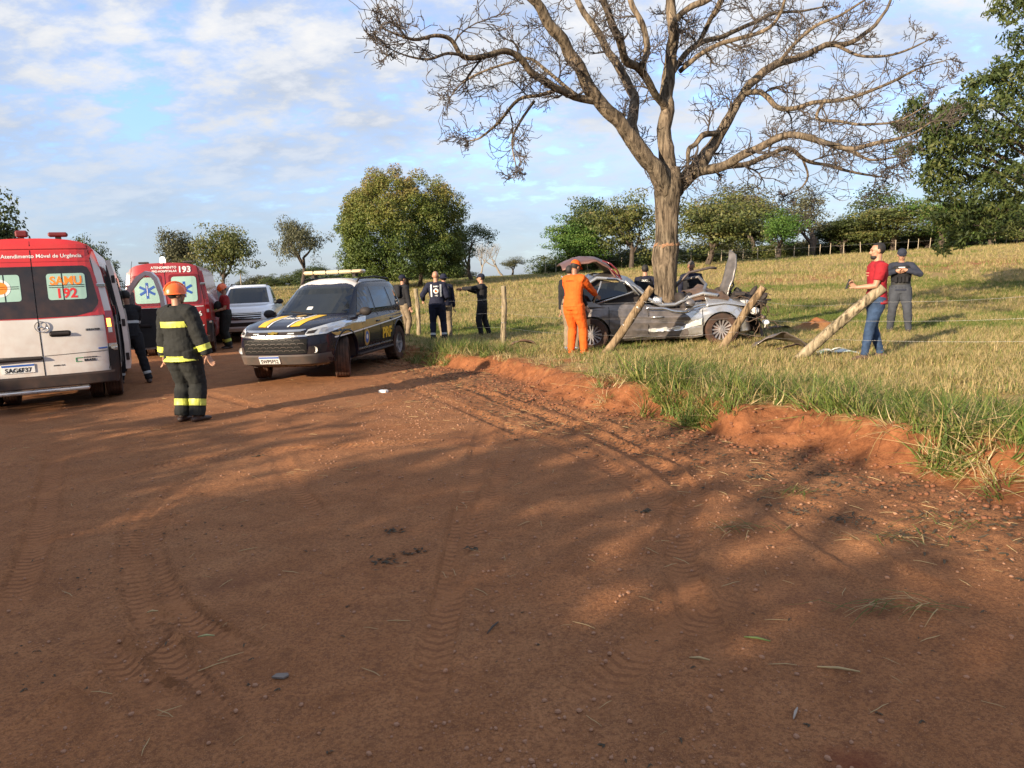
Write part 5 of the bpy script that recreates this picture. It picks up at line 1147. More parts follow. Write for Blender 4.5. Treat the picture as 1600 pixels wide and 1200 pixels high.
# ------------------------------------------------------------------ cars built from stacked plan outlines
class Car:
    """levels: z, half width, rear y, front y, exponent.  local +Y is the front"""
    def __init__(s, levels, deform=None): s.l = levels; s.df = deform or (lambda p: p)
    def at(s, z):
        zs = [l[0] for l in s.l]; return [float(np.interp(z, zs, [l[i] for l in s.l])) for i in range(1, 5)]
    def ring(s, z, n=72, vals=None):
        hw, y0, y1, e = vals or s.at(z); yc, hl = (y0 + y1) / 2, (y1 - y0) / 2; out = []
        for k in range(n):
            a = 2 * math.pi * k / n; c, q = math.cos(a), math.sin(a); out.append((hw * math.copysign(abs(c) ** (2 / e), c), yc + hl * math.copysign(abs(q) ** (2 / e), q), z))
        return out
    def side(s, sg=1):
        class Q:
            sgn = sg
            def __call__(q, u, v):
                hw, y0, y1, e = s.at(v); t = min(.9995, abs((u - (y0 + y1) / 2) / ((y1 - y0) / 2))); return s.df((sg * hw * (1 - t ** e) ** (1 / e), u, v))
        return Q()
    def front(s, end=1):
        class Q:
            sgn = -end
            def __call__(q, u, v):
                hw, y0, y1, e = s.at(v); t = min(.9995, abs(u / hw)); return s.df((u, (y0 + y1) / 2 + end * (y1 - y0) / 2 * (1 - t ** e) ** (1 / e), v))
        return Q()
    def mesh(s, name, cap_top=True, cap_bot=True, sub=3, n=72):
        zs = [l[0] for l in s.l]; Z = []
        for a, b in zip(zs[:-1], zs[1:]): Z += [a + (b - a) * i / sub for i in range(sub)]
        Z.append(zs[-1]); mb = MB(); rows = [s.ring(z, n) for z in Z]
        b = 0; V = [p for r_ in rows for p in r_]; F = [(i * n + k, i * n + (k + 1) % n, (i + 1) * n + (k + 1) % n, (i + 1) * n + k) for i in range(len(Z) - 1) for k in range(n)]
        def capf(off, ring_, flip):
            nonlocal V, F
            hw, y0, y1, e = s.at(ring_[0][2]); prev = off
            for f in (.85, .65, .4, .15):
                st_ = len(V); yc = (y0 + y1) / 2; V += [(p[0] * f, p[1], p[2]) for p in ring_]; F += [(prev + k, prev + (k + 1) % n, st_ + (k + 1) % n, st_ + k) for k in range(n)]; prev = st_
            for k in range(n // 2):   # stitch left and right halves of the last strip
                a_, c_ = k, (n // 2 - k) % n
            st_ = len(V); V += [(0, p[1], p[2]) for p in ring_]; F += [(prev + k, prev + (k + 1) % n, st_ + (k + 1) % n, st_ + k) for k in range(n)]
        if cap_top: capf((len(Z) - 1) * n, rows[-1], 0)
        if cap_bot: capf(0, rows[0], 1)
        mb.v = [tuple(s.df(p)) for p in V]; mb.f = F
        return mb.mesh(name, merge=2e-4)
def arches(me, axles, r_, hw, depth=.30, z=.37):
    cut = MB()
    for y in axles:
        for sg in (-1, 1): cut.lathe([(.001, sg * (hw - depth)), (r_, sg * (hw - depth)), (r_, sg * (hw + .3)), (.001, sg * (hw + .3))], (0, y, z), n=32)
    return boolean_cut(me, cut)

# --- patrol car: dark blue SUV seen from the front right
def patrol():
    ax = D(540, 588, 13.15); a = math.atan2(-(-.19), -.98)
    hdg = Vector((-.185, -.983, 0)).normalized(); yaw = math.atan2(-hdg.x, hdg.y); rgt = Vector((math.cos(yaw), math.sin(yaw), 0))
    fl = Vector((-3.12, 13.1, 0))                 # near front wheel on the ground (the car's left, our right)
    c = fl - hdg * 1.42 + rgt * .80; root = empty('patrol_car', (c.x, c.y, .0), yaw, 'dark blue and yellow police patrol car with cream light bar, seen from the front', 'car')
    zf, zr = hz_(fl.x, fl.y), hz_(*(fl - hdg * 2.85).xy); root.location.z = (zf + zr) / 2 - .0; root.rotation_euler = (math.atan2(zf - zr, 2.85), 0, yaw)
    def df(p):
        x, y, z = p
        if z > .85: z -= max(0, y - 1.0) ** 1.4 * .085 * min(1, (z - .85) / .3)           # hood falls to the front
        if .9 < z: z += .035 * max(0, 1 - (x / .8) ** 2) * min(1, (z - .9) / .2)
        k = max(0., y - 1.9); x *= 1 - .10 * k
        return (x, y, z)
    low = Car([(.30, .80, -2.28, 2.20, 6), (.36, .90, -2.40, 2.34, 5.5), (.55, .94, -2.44, 2.42, 5), (.72, .95, -2.45, 2.44, 4.6), (.88, .945, -2.44, 2.42, 4.4), (1.0, .925, -2.42, 2.35, 4.2), (1.08, .885, -2.40, 2.20, 4.0), (1.12, .82, -2.36, 1.98, 3.8)], df)
    axl = (-1.425, 1.42); me = arches(low.mesh('body'), axl, .46, .94, .30, .40); body = link_mesh('body', me, P_NAVY, root, True); sharp(me, 28)
    gh = Car([(1.06, .845, -2.38, 1.28, 5), (1.20, .83, -2.36, 1.04, 5), (1.45, .755, -2.28, .62, 5), (1.62, .70, -2.20, .34, 5), (1.71, .65, -2.12, .14, 4.6), (1.765, .56, -1.98, -.08, 4.2), (1.79, .42, -1.8, -.3, 4)], lambda p: (p[0], p[1], p[2] + .03 * max(0, 1 - (p[0] / .7) ** 2) * (p[2] > 1.6)))
    g = link_mesh('cabin', gh.mesh('cabin', True, False), P_NAVY, root, True)
    F, Rr_, SL, SRi = gh.front(1), gh.front(-1), gh.side(-1), gh.side(1)
    patch('windscreen', [[(-.74, 1.16), (.74, 1.16), (.60, 1.63), (-.60, 1.63)]], F, .006, GLASS, root, .08)
    patch('rear_window', [[(-.66, 1.30), (.66, 1.30), (.58, 1.60), (-.58, 1.60)]], Rr_, .006, GLASS, root, .12)
    for S, sg in ((SL, -1), (SRi, 1)):
        patch('front_window', [[(-.20, 1.17), (.60, 1.17), (.48, 1.30), (.14, 1.60), (.02, 1.63), (-.22, 1.63)]], S, .005, GLASS, root, .12)
        patch('rear_side_window', [[(-1.22, 1.19), (-.30, 1.17), (-.32, 1.63), (-1.16, 1.62)]], S, .005, GLASS, root, .12)
        patch('quarter_window', [[(-2.02, 1.25), (-1.32, 1.20), (-1.26, 1.61), (-1.82, 1.58)]], S, .005, GLASS, root, .12)
    wr_ = MB(); patch('roof_panel', [], None, 0, None, None) if False else None
    # white front half of the roof
    rf = MB(); P = []
    for y in np.linspace(-.95, .22, 8): P.append([(x, y, 1.80 + .03 - .11 * (abs(x) / .62) ** 3 - .13 * max(0, (y + .10) / .32) ** 2) for x in np.linspace(-.60, .60, 11)])
    Q_ = [[(p[0] * 1.0, p[1], p[2] - .05) for p in r_] for r_ in P]; rf.grid(P)
    for i in (0, -1): rf.grid([P[i], Q_[i]])
    rf.grid([[r_[0] for r_ in P], [r_[0] for r_ in Q_]]); rf.grid([[r_[-1] for r_ in P], [r_[-1] for r_ in Q_]]); rf.build('roof_panel', P_WHITE, root, True, merge=1e-4, autosmooth=40)
    for sg in (-1, 1):
        rl = MB(); rl.tube([(sg * .60, .0, 1.74), (sg * .60, -.12, 1.81), (sg * .585, -1.0, 1.845), (sg * .57, -1.85, 1.80), (sg * .56, -1.95, 1.73)], .019, 8); rl.build('roof_rail', PLAST, root, True)
    lb = MB(); lb.box((0, -.30, 1.955), (1.28, .28, .075), None, .03); lo_ = lb.build('light_bar', LIGHTBAR, root, True, autosmooth=40)
    for x in (-.42, -.14, .14, .42): q = MB(); q.box((x, -.30, 1.955), (.008, .288, .080)); q.build('bar_joint', PLAST_G, lo_)
    for x in (-.45, .45): q = MB(); q.box((x, -.30, 1.885), (.06, .16, .08)); q.build('bar_foot', PLAST, lo_)
    LS, RS, FR = low.side(-1), low.side(1), low.front(1)
    # livery on the flanks
    for S, sg in ((LS, -1), (RS, 1)):
        patch('yellow_stripe', [[(-2.30, .99), (1.80, .80), (1.92, .86), (1.85, .96), (-2.30, 1.07)]], S, .004, DEC_YE if False else DEC_GD, root, .12)
        patch('white_stripe', [[(-2.30, .955), (1.85, .765), (1.85, .79), (-2.30, .98)]], S, .004, DEC_WH, root, .12)
        patch('door_lettering', [text2d('PRF', .30, -.62, .57, 'CENTER', .035, mirror=(sg < 0), sx=1.15)] if sg < 0 else [text2d('PRF', .30, -.62, .57, 'CENTER', .035, sx=1.15)], S, .005, DEC_YE, root, .12)
        sh_ = patch('door_shield', [circ(.52, .66, .13, 20, .17)], S, .005, DEC_GD, root, .12); patch('shield_field', [circ(.52, .66, .085, 18, .115)], S, .0065, DEC_BL, sh_, .12); patch('shield_center', [circ(.52, .67, .04, 12, .05)], S, .008, DEC_WH, sh_, .12)
        for y0 in (.68, -.27, -1.05): patch('door_gap', [[(y0, .42), (y0 + .012, .42), (y0 + .012, 1.10), (y0, 1.10)]], S, .0045, DEC_BK, root, .12)
        for y0 in (-.12, -.92): h_ = MB(); p = Vector(S(y0, 1.0)); h_.box(p + Vector((sg * .02, 0, -.06)), (.035, .20, .035), None, .012); h_.build('door_handle', PLAST if False else P_NAVY, root, True)
        patch('side_molding', [[(-.95, .45), (.9, .45), (.9, .475), (-.95, .475)]], S, .012, CHROME, root, .2)
        sb = MB(); sb.box((sg * .90, 0, .36), (.14, 1.9, .05), None, .02); sb.build('side_step', PLAST, root, True)
        mr = MB(); mr.ellipsoid((sg * 1.01, .66, 1.17), (.125, .07, .085), 14, 8); mr.tube([(sg * .84, .70, 1.12), (sg * .95, .68, 1.14)], .03, 6); mr.build('mirror', PLAST, root, True)
        for y in axl:
            ar = MB(); ar.tube([Vector(S(y + .475 * math.cos(t), .40 + .475 * math.sin(t))) for t in np.linspace(-.1, math.pi + .1, 22)], [(.010, .02)] * 22, 6, side=(1, 0, 0)); ar.build('wheel_arch', P_NAVY, root, True)
            w_ = MB(); well(w_, .455, sg * .60, sg * .88, y, .40); w_.build('wheel_well', PLAST, root, True)
            wheel(root, (sg * .80, y, .375), .375, .265, RIMM, 6, R(21) if y > 0 else 0, sg)
        hl = patch('headlight', [[(sg * .58, .84), (sg * .82, .86), (sg * .93, .97), (sg * .915, 1.06), (sg * .78, 1.06), (sg * .60, .99)]], FR, .014, LAMP_C, root, .05)
        patch('headlight_inner', [[(sg * .60, .885), (sg * .70, .89), (sg * .72, .975), (sg * .61, .955)]], FR, .015, PLAST, hl, .05)
        fo = patch('fog_lamp_bay', [[(sg * .60, .52), (sg * .82, .55), (sg * .84, .70), (sg * .64, .66)]], FR, .006, PLAST, root, .06); p = Vector(FR(sg * .72, .60)); q = MB(); q.lathe([(.001, -.02), (.045, -.015), (.055, -.0)], p + Vector((0, .02, 0)), 'y', 16); q.build('fog_lamp', LAMP_C, fo, True)
    # hood stripes follow the hood surface
    def hoodz(x, y):
        hw, y0, y1, e = low.at(1.12); return df((x, y, 1.12))
    class Hd:
        sgn = 1
        def __call__(s, u, v):
            lo, hi = 1.0, 1.12
            if FR(u, hi)[1] < v:
                for _ in range(14):
                    m_ = (lo + hi) / 2
                    if FR(u, m_)[1] < v: hi = m_
                    else: lo = m_
            p = df((u, v, hi)); return (p[0], p[1], p[2] + .004)
    HS = Hd()
    for sg in (-1, 1):
        patch('yellow_hood_stripe', [[(sg * .24, 2.22), (sg * .40, 2.19), (sg * .46, 1.20), (sg * .30, 1.20)]], HS, .004, DEC_YE, root, .1)
        patch('white_hood_stripe', [[(sg * .18, 2.23), (sg * .215, 2.225), (sg * .27, 1.20), (sg * .235, 1.20)]], HS, .004, DEC_WH, root, .1)
    patch('hood_lettering', [text2d('POLICIA', .12, 0, -1.62, 'CENTER', .02)], lambda u, v: HS(-u, -v), .004, DEC_GD, root, .1) if False else patch('hood_lettering', [([(-x, -y) for x, y in text2d('POLICIA', .11, 0, -1.62, 'CENTER', .02)[0]], text2d('POLICIA', .11, 0, -1.62, 'CENTER', .02)[1])], HS, .005, DEC_WH, root, .1)
    patch('hood_shield', [circ(0, 1.30, .09, 18, .10)], HS, .005, DEC_GD, root, .1)
    # face: chrome bars, grille, badge, bumper, plate
    gp = patch('upper_grille', [[(-.58, .87), (.58, .87), (.56, .955), (-.56, .955)]], FR, .010, PLAST, root, .06)
    for z0, z1 in ((.955, 1.0), (.825, .865)): patch('chrome_bar', [[(-.80 if z0 < .9 else -.57, z0 + .03), (-.5, z0), (.5, z0), (.80 if z0 < .9 else .57, z0 + .03), (.57, z1), (-.57, z1)]] if z0 > .9 else [[(-.62, z0 + .01), (0, z0 - .01), (.62, z0 + .01), (.58, z1), (-.58, z1)]], FR, .022, CHROME, root, .06)
    bd = patch('gold_badge', [[(-.085, .895), (-.03, .895), (-.03, .875), (.03, .875), (.03, .895), (.085, .895), (.10, .935), (.03, .935), (.03, .955), (-.03, .955), (-.03, .935), (-.10, .935)]], FR, .035, M('badge_gold', (.75, .48, .08), .2, .9, var=.05), root, .06)
    for sg in (-1, 1): patch('grille_strobe', [rrect(sg * .34 - .06, .895, sg * .34 + .06, .93, .008)], FR, .016, LAMP_C, gp, .1)
    lg = patch('lower_grille', [[(-.60, .55), (.60, .55), (.62, .80), (-.62, .80)]], FR, .010, DEC_BK, root, .06)
    for r_ in range(4):
        for k in range(9):
            x = -.52 + k * .13 + (.065 if r_ % 2 else 0); z = .585 + r_ * .058
            if abs(x) > .56: continue
            o_, i_ = [(x - .06, z), (x - .04, z + .026), (x + .04, z + .026), (x + .06, z), (x + .04, z - .026), (x - .04, z - .026)], 0
            patch('grille_mesh', [[(x - .062, z), (x - .042, z + .026), (x + .042, z + .026), (x + .062, z), (x + .052, z), (x + .036, z + .018), (x - .036, z + .018), (x - .052, z)]], FR, .018, PLAST_G, lg, .5)
    bm_ = MB(); rows = []
    for z, o_ in ((.34, -.02), (.36, .045), (.50, .05), (.53, .02)):
        rows.append([Vector(FR(x, max(z, .36))) + Vector((0, o_, 0)) for x in np.linspace(-.86, .86, 25)]); rows[-1] = [Vector((p.x, p.y, z)) for p in rows[-1]]
    bm_.grid(rows); bm_.build('bumper_guard', PLAST_G, root, True, autosmooth=40)
    plate(root, FRp(FR, .05), 0.10, .445, 'SWP5F52', w=.40, mirror=True)
    for sg in (-1, 1):
        w2 = MB(); w2.tube([Vector(F(sg * .1 - .02, 1.17)) + Vector((0, .02, 0)), Vector(F(sg * .1 + .45, 1.22)) + Vector((0, .02, 0))], .008, 5); w2.build('wiper', PLAST, root)
    st = patch('windscreen_sticker', [rrect(-.05, 1.24, .06, 1.29, .01)], F, .008, DEC_WH, root, .1)
    ub = MB(); ub.box((0, 0, .36), (1.2, 4.2, .16)); ub.build('underbody', PLAST, root)
def FRp(S, off):
    class Q:
        sgn = S.sgn
        def __call__(s, u, v): p = Vector(S(u, v)); return p + Vector((0, off, 0))
    return Q()
patrol()

# --- white pickup behind and a dark car beside it (few pixels of each show)
def simple_car(name, label, cat, px, depth, hdg, paint, pickup=False):
    yaw = math.atan2(-hdg[0], hdg[1]); root = empty(name, on_ground(px, depth), yaw, label, cat)
    def df(p):
        x, y, z = p
        if z > .85: z -= max(0, y - 1.2) ** 1.4 * .07 * min(1, (z - .85) / .3)
        return (x, y, z)
    low = Car([(.34, .80, -2.5, 2.38, 6), (.45, .91, -2.6, 2.52, 5.5), (.75, .93, -2.6, 2.58, 4.8), (.98, .92, -2.6, 2.5, 4.4), (1.10, .87, -2.58, 2.3, 4.2), (1.14, .80, -2.5, 2.05, 4)], df)
    axl = (-1.6, 1.5); me = arches(low.mesh('body', n=56), axl, .46, .93, .3, .40); link_mesh('body', me, paint, root, True); sharp(me, 28)
    ry = -.75 if pickup else -2.3
    gh = Car([(1.08, .82, ry - .1, 1.25, 5), (1.25, .80, ry - .05, .98, 5), (1.55, .70, ry + .05, .50, 5), (1.70, .63, ry + .1, .25, 4.5), (1.76, .5, ry + .25, .05, 4.2)])
    link_mesh('cabin', gh.mesh('cabin', True, False, n=56), paint, root, True); F = gh.front(1); patch('windscreen', [[(-.70, 1.18), (.70, 1.18), (.57, 1.66), (-.57, 1.66)]], F, .006, GLASS, root, .08)
    FR = low.front(1)
    for sg in (-1, 1):
        S = gh.side(sg); patch('side_window', [[(ry + .25, 1.20), (.55, 1.20), (.10, 1.62), (ry + .3, 1.62)]], S, .005, GLASS, root, .15)
        patch('headlight', [[(sg * .60, .88), (sg * .86, .92), (sg * .90, 1.02), (sg * .62, .97)]], FR, .012, LAMP_C, root, .06)
        mr = MB(); mr.ellipsoid((sg * 1.0, .62, 1.18), (.12, .07, .09), 12, 7); mr.tube([(sg * .82, .66, 1.12), (sg * .95, .64, 1.15)], .03, 6); mr.build('mirror', PLAST, root, True)
        rl = MB(); rl.tube([(sg * .58, .15, 1.74), (sg * .57, 0, 1.80), (sg * .56, ry + .3, 1.80)], .017, 6); rl.build('roof_rail', PLAST, root, True)
        patch('fog_lamp_bay', [[(sg * .62, .56), (sg * .84, .58), (sg * .84, .70), (sg * .64, .68)]], FR, .008, PLAST, root, .08)
        for y in axl: wheel(root, (sg * .80, y, .38), .38, .26, RIMM, 6, 0, sg)
    patch('grille', [[(-.56, .70), (.56, .70), (.58, .95), (-.58, .95)]], FR, .010, PLAST, root, .06)
    for z in (.74, .80, .86, .92): patch('grille_bar', [[(-.58, z), (.58, z), (.58, z + .02), (-.58, z + .02)]], FR, .020, CHROME, root, .06)
    patch('lower_intake', [[(-.60, .50), (.60, .50), (.56, .62), (-.56, .62)]], FR, .010, PLAST, root, .06)
    ub = MB(); ub.box((0, 0, .38), (1.2, 4.4, .16)); ub.build('underbody', PLAST, root)
    return root
simple_car('pickup_truck', 'white pickup truck facing us, half hidden behind the patrol car', 'pickup', 397, 24.5, (.22, -.97), P_PICK, True)
simple_car('parked_car', 'black car whose roof and windscreen show between the red ambulance and the white pickup', 'car', 345, 26.5, (.2, -.98), P_BLACKC)
# ------------------------------------------------------------------ wrecked hatchback wrapped round the tree
W_SIL = M('paint_silver', (.56, .56, .55), .24, .8, var=.06, coat=.7, dust=.25, dust_h=(.2, .8)); W_DK = M('paint_dark_scuffed', (.17, .16, .155), .38, .6, var=.3, vscale=7, coat=.3, dust=.22, dust_h=(.1, 1.2)); W_BLK = M('wreck_black', (.016, .015, .015), .75, var=.3, dust=.25); W_MET = M('torn_metal', (.13, .11, .10), .5, .7, var=.4, vscale=9, dust=.35, dust_h=(.1, 1.5)); W_RED = M('tail_lens_red', (.11, .012, .016), .25, coat=.5); W_GLS = M('cracked_glass', (.10, .12, .12), .25, var=.6, vscale=40, spec=.8)
def wreck():
    rnd = random.Random(5); fw_ = Vector((4.20, 14.12, 0)); rw = Vector((1.62, 14.15, 0)); cx_ = (fw_ + rw) / 2; root = empty('wrecked_car', (cx_.x, cx_.y + .72, hz_(cx_.x, cx_.y + .4) - .03), R(-90) , 'crushed silver grey hatchback wrapped around the bare tree, bonnet and hatch thrown up', 'car')
    # local: +Y front (world +x), +X = towards the camera (world -y)
    T = TREE.location - root.location; tx, ty = -T.y, T.x           # tree in local axes (x towards camera, y forward)
    WB = (fw_ - rw).length / 2
    def df(p):
        x, y, z = p; n = mnoise.noise
        # bonnet side falls, middle of the flank pushed down and in by the tree
        g = math.exp(-((y - ty) / .55) ** 2)
        if z > .45: z -= .16 * g * min(1, (z - .45) / .4) 
        if x > 0: x -= .10 * g * min(1, z / .9) * (x / .85)
        d = math.hypot(x - tx, y - ty)
        if d < .62 and z > .3:     # metal folded back round the trunk
            k = (.62 - d); ux, uy = (x - tx) / (d + 1e-6), (y - ty) / (d + 1e-6); x += ux * k * .45; y += uy * k * .6; z -= .10 * k
        cr = .030 * n(Vector((x * 3, y * 3.1, z * 4))) + .016 * n(Vector((x * 8, y * 8, z * 9)))
        s_ = (.4 + 1.2 * g) * (1.5 if x < .2 else 1)
        if x > .3 and -1.2 < y < 1.05: q = Vector((y * 1.9 + z * 2.2, z * 2.6 - y, 3.1)); cr -= (.075 * abs(n(q)) + .035 * abs(n(q * 2.3))) * min(1, (y + 1.2) * 3, (1.05 - y) * 4) * 1.1
        return (x + cr * s_, y + cr * s_ * .6, z + cr * s_ * .8)
    low = Car([(.20, .74, -1.66, 1.88, 6), (.28, .81, -1.72, 1.98, 6), (.50, .845, -1.76, 1.92, 6), (.68, .85, -1.78, 1.86, 5.4), (.82, .83, -1.78, 1.80, 5), (.90, .79, -1.76, 1.72, 4.4), (.94, .72, -1.72, 1.6, 4)], df)
    me = arches(low.mesh('body', n=260, sub=9), (-WB, WB), .375, .83, .24, .31)
    # rear half darker scuffed grey with door reflections painted in, front wing silver
    body = link_mesh('body', me, [W_SIL, W_DK], root, True)
    for p in me.polygons: p.material_index = 1 if p.center.y < .62 or p.center.x < .35 and p.center.y > .7 else 0
    sharp(me, 16); S = low.side(1)
    dr = lambda y: [(y, .30), (y + .012, .30), (y + .012, .86), (y, .86)]
    for y in (-.95, -.16, .92): patch('door_gap', [dr(y)], S, .004, DEC_BK, root, .08)
    patch('crease_highlight', [[(-.14, .36), (.45, .36), (.90, .46), (.90, .60), (.50, .46), (-.14, .42)]], S, .03, M('silver_highlight', (.78, .78, .76), .3, .4, var=.03, coat=.6), root, .035)  # gleam of the crease put into a brighter strip of paint
    patch('sill_strip', [[(-.85, .235), (.92, .235), (.92, .255), (-.85, .255)]], S, .010, CHROME, root, .1)
    h_ = MB(); p = Vector(S(.02, .70)); h_.tube([p + Vector((.02, -.12, 0)), p + Vector((.045, -.02, .004)), p + Vector((.045, .05, .004)), p + Vector((.02, .13, 0))], (.014), 6); h_.build('door_handle', W_SIL, root, True)
    for y in (-WB, WB):
        w_ = MB(); well(w_, .372, .60, .80, y, .31); w_.build('wheel_well', W_BLK, root, True)
        wheel(root, (.735, y, .325), .325, .20, RIMM, 14, R(-4) if y > 0 else 0, 1)
        wheel(root, (-.72, y, .30), .325, .20, RIMM, 14, 0, -1)
    # door panel dents: dark lower shadow panel on rear door
    # cabin rear: roof skin, pillars and windows left standing behind the tree
    def loft(nm, rows, mat, thick=.02, parent=root, smooth=True):
        m = MB(); m.grid(rows); o = m.build(nm, mat, parent, smooth); md = o.modifiers.new('thick', 'SOLIDIFY'); md.thickness = thick; md.offset = 0; return o
    def cr_(v, a=.02, s_=6): v = Vector(v); return v + Vector((mnoise.noise(v * s_), mnoise.noise(v * s_ + Vector((7, 0, 0))), mnoise.noise(v * s_ + Vector((0, 7, 0))))) * a
    def surf(A, B, n=10, sag=0, a=.025):     # ruled crumpled sheet between two polylines
        def rs(P, n):
            P = [Vector(p) for p in P]; L_ = [0]
            for q, r_ in zip(P[:-1], P[1:]): L_.append(L_[-1] + (r_ - q).length)
            out = []
            for t in np.linspace(0, L_[-1], n):
                i = max(0, min(len(P) - 2, int(np.searchsorted(L_, t) - 1))); f = (t - L_[i]) / (L_[i + 1] - L_[i]); out.append(P[i].lerp(P[i + 1], f))
            return out
        A, B = rs(A, n * 2), rs(B, n * 2); return [[cr_(a_.lerp(b_, t) + Vector((0, 0, -sag * math.sin(math.pi * t))), a) for t in np.linspace(0, 1, n)] for a_, b_ in zip(A, B)]
    # near roof rail: from rear, up over, then bent down in a V at the trunk and up to the screen base
    rail = [(.70, -1.70, .86), (.70, -1.60, 1.08), (.66, -1.42, 1.28), (.60, -1.15, 1.42), (.58, -.75, 1.40), (.57, -.40, 1.22), (.56, -.12, .98), (.55, .12, .84), (.52, .42, .84), (.50, .70, .96), (.56, .98, 1.04), (.66, 1.25, .98)]
    m = MB(); m.tube([cr_(p, .015) for p in rail], [(.04, .05)] * 4 + [(.035, .045)] * 8, 8); m.build('roof_rail', W_SIL, root, True)
    m = MB(); m.tube([cr_((p[0] - .09, p[1] + .03, p[2] + .015), .02) for p in rail[3:]], .024, 7); m.build('bent_roof_strip', CHROME, root, True)
    far = [(-.66, -1.66, .95), (-.62, -1.5, 1.25), (-.60, -1.2, 1.50), (-.50, -.8, 1.52), (-.40, -.42, 1.42), (-.10, -.2, 1.2), (.15, .0, .98)]
    loft('roof_skin', surf([rail[3], rail[4], rail[5], rail[6]], [far[2], far[3], far[4], far[5]], 10, -.04, .05), W_DK, .012)
    loft('rear_screen_frame', surf([rail[1], rail[2], rail[3]], [far[0], far[1], far[2]], 9, -.03, .03), W_DK, .012)
    # rear quarter with windows
    loft('quarter_panel', surf([(.80, -1.72, .84), (.80, -1.4, .86), (.79, -1.0, .84)], [rail[0], rail[1], (.70, -1.35, 1.02)], 8, 0, .012), W_DK, .02)
    def pane(nm, pts, mat=GLASS, off=0.0):
        m = MB(); c = sum((Vector(p) for p in pts), Vector()) / len(pts); m.add([Vector(p) + Vector((off, 0, 0)) for p in pts] + [c + Vector((off + .01, 0, 0))], [(i, (i + 1) % len(pts), len(pts)) for i in range(len(pts))]); o = m.build(nm, mat, root, False); md = o.modifiers.new('t', 'SOLIDIFY'); md.thickness = .006; return o
    pane('quarter_window', [(.725, -1.70, 1.00), (.72, -1.28, .98), (.66, -1.10, 1.28), (.66, -1.42, 1.26)], GLASS, .035)
    pane('door_window', [(.725, -1.20, .98), (.70, -.55, 1.12), (.62, -.62, 1.34), (.64, -1.04, 1.32)], GLASS, .02)
    for A_, B_, r_ in (((.735, -1.24, .94), (.66, -1.06, 1.36), .022), ((.745, -1.20, .92), (.68, -.42, 1.14), .020), ((.70, -.60, 1.36), (.69, -.32, 1.06), .018)):
        m = MB(); A_, B_ = Vector(A_), Vector(B_); m.tube([A_, cr_(A_.lerp(B_, .5), .01), B_], r_, 7); m.build('window_pillar', W_SIL, root, True)
    loft('cabin_dark_sheet', surf([(.60, -1.6, .85), (.60, -1.0, .86), (.58, -.3, .84)], [(.60, -1.40, 1.27), (.54, -1.1, 1.40), (.50, -.5, 1.27), (.50, -.25, 1.06)], 9, 0, .02), W_BLK, .01)  # black sheet put in for the darkness of the cabin behind the windows
    # black hole of the cabin, seats, crumpled interior in front of and around the trunk
    m = MB(); P = []
    for i in range(15):
        for j in range(1): pass
    it = MB(); rows = [[cr_((x, y, .72 + .12 * math.cos(x * 3) - .12 * math.exp(-((y - ty) / .5) ** 2)), .05) for x in np.linspace(-.7, .66, 12)] for y in np.linspace(-1.6, 1.0, 26)]; it.grid(rows); it.build('cabin_interior', W_BLK, root, True)
    for (x, y, z, a) in ((.35, -.85, .82, -.3), (-.30, -.8, .85, -.2), (.30, .62, .80, .25)):
        s_ = MB(); s_.box((x, y, z), (.44, .16, .55), Matrix.Rotation(a, 3, 'X'), .06); s_.build('seat', W_BLK, root, True)
    for k in range(9):
        y = rnd.uniform(-.5, 1.1); x = rnd.uniform(.2, .62); z = .80 + rnd.uniform(0, .14); m = MB(); w = rnd.uniform(.10, .26)
        loft('crumpled_panel', surf([(x, y, z), (x + .05, y + w, z + rnd.uniform(-.05, .12))], [(x - w, y + rnd.uniform(-.1, .1), z + rnd.uniform(-.02, .14)), (x - w, y + w, z + rnd.uniform(-.02, .1))], 6, 0, .09), [W_SIL, W_DK, W_MET, W_BLK][k % 4], .008, root, False)
    # window sill debris and wing mirror on the near door
    m = MB(); m.tube([cr_((.80, y, .85 - .13 * math.exp(-((y - ty) / .45) ** 2) + .02 * math.sin(y * 9)), .03, 5) for y in np.linspace(-.2, .95, 16)], .026, 7); m.build('door_top_edge', CHROME, root, True)
    m = MB(); m.ellipsoid((.93, .62, .86), (.06, .11, .085), 14, 9, Matrix.Rotation(.4, 3, 'X')); m.build('mirror', W_DK, root, True)
    # scuttle, windscreen ring lying forward, bonnet standing up, wings
    m = MB(); m.tube([cr_(p, .03) for p in [(.56, 1.0, 1.04), (.2, 1.1, 1.12), (-.2, 1.25, 1.2), (-.45, 1.15, 1.36), (-.55, .80, 1.30), (-.3, .55, 1.12)]], (.035), 8); m.build('screen_pillar', W_DK, root, True)
    m = MB(); m.tube([cr_(p, .03) for p in [(-.2, .55, 1.1), (-.25, .9, 1.45), (-.3, 1.35, 1.55), (-.3, 1.5, 1.52)]], .028, 7); m.build('torn_pillar', W_MET, root, True)
    loft('crushed_scuttle', surf([(.60, .80, .92), (.68, 1.1, .94), (.70, 1.45, .90)], [(-.2, .75, 1.08), (-.2, 1.1, 1.2), (-.1, 1.5, 1.0)], 10, -.06, .07), M('brown_scuffed_panel', (.13, .085, .06), .5, .3, var=.3, dust=.2), .012, root, False)
    # bonnet folded up on edge
    A_ = [(.10, 1.42, .92), (.08, 1.50, 1.25), (.06, 1.60, 1.58), (.04, 1.655, 1.80), (.0, 1.68, 1.88)]; B_ = [(.34, 1.52, .90), (.36, 1.62, 1.2), (.30, 1.74, 1.52), (.16, 1.75, 1.78), (.04, 1.71, 1.88)]
    loft('bonnet', surf(A_, B_, 9, 0, .02), W_DK, .03)
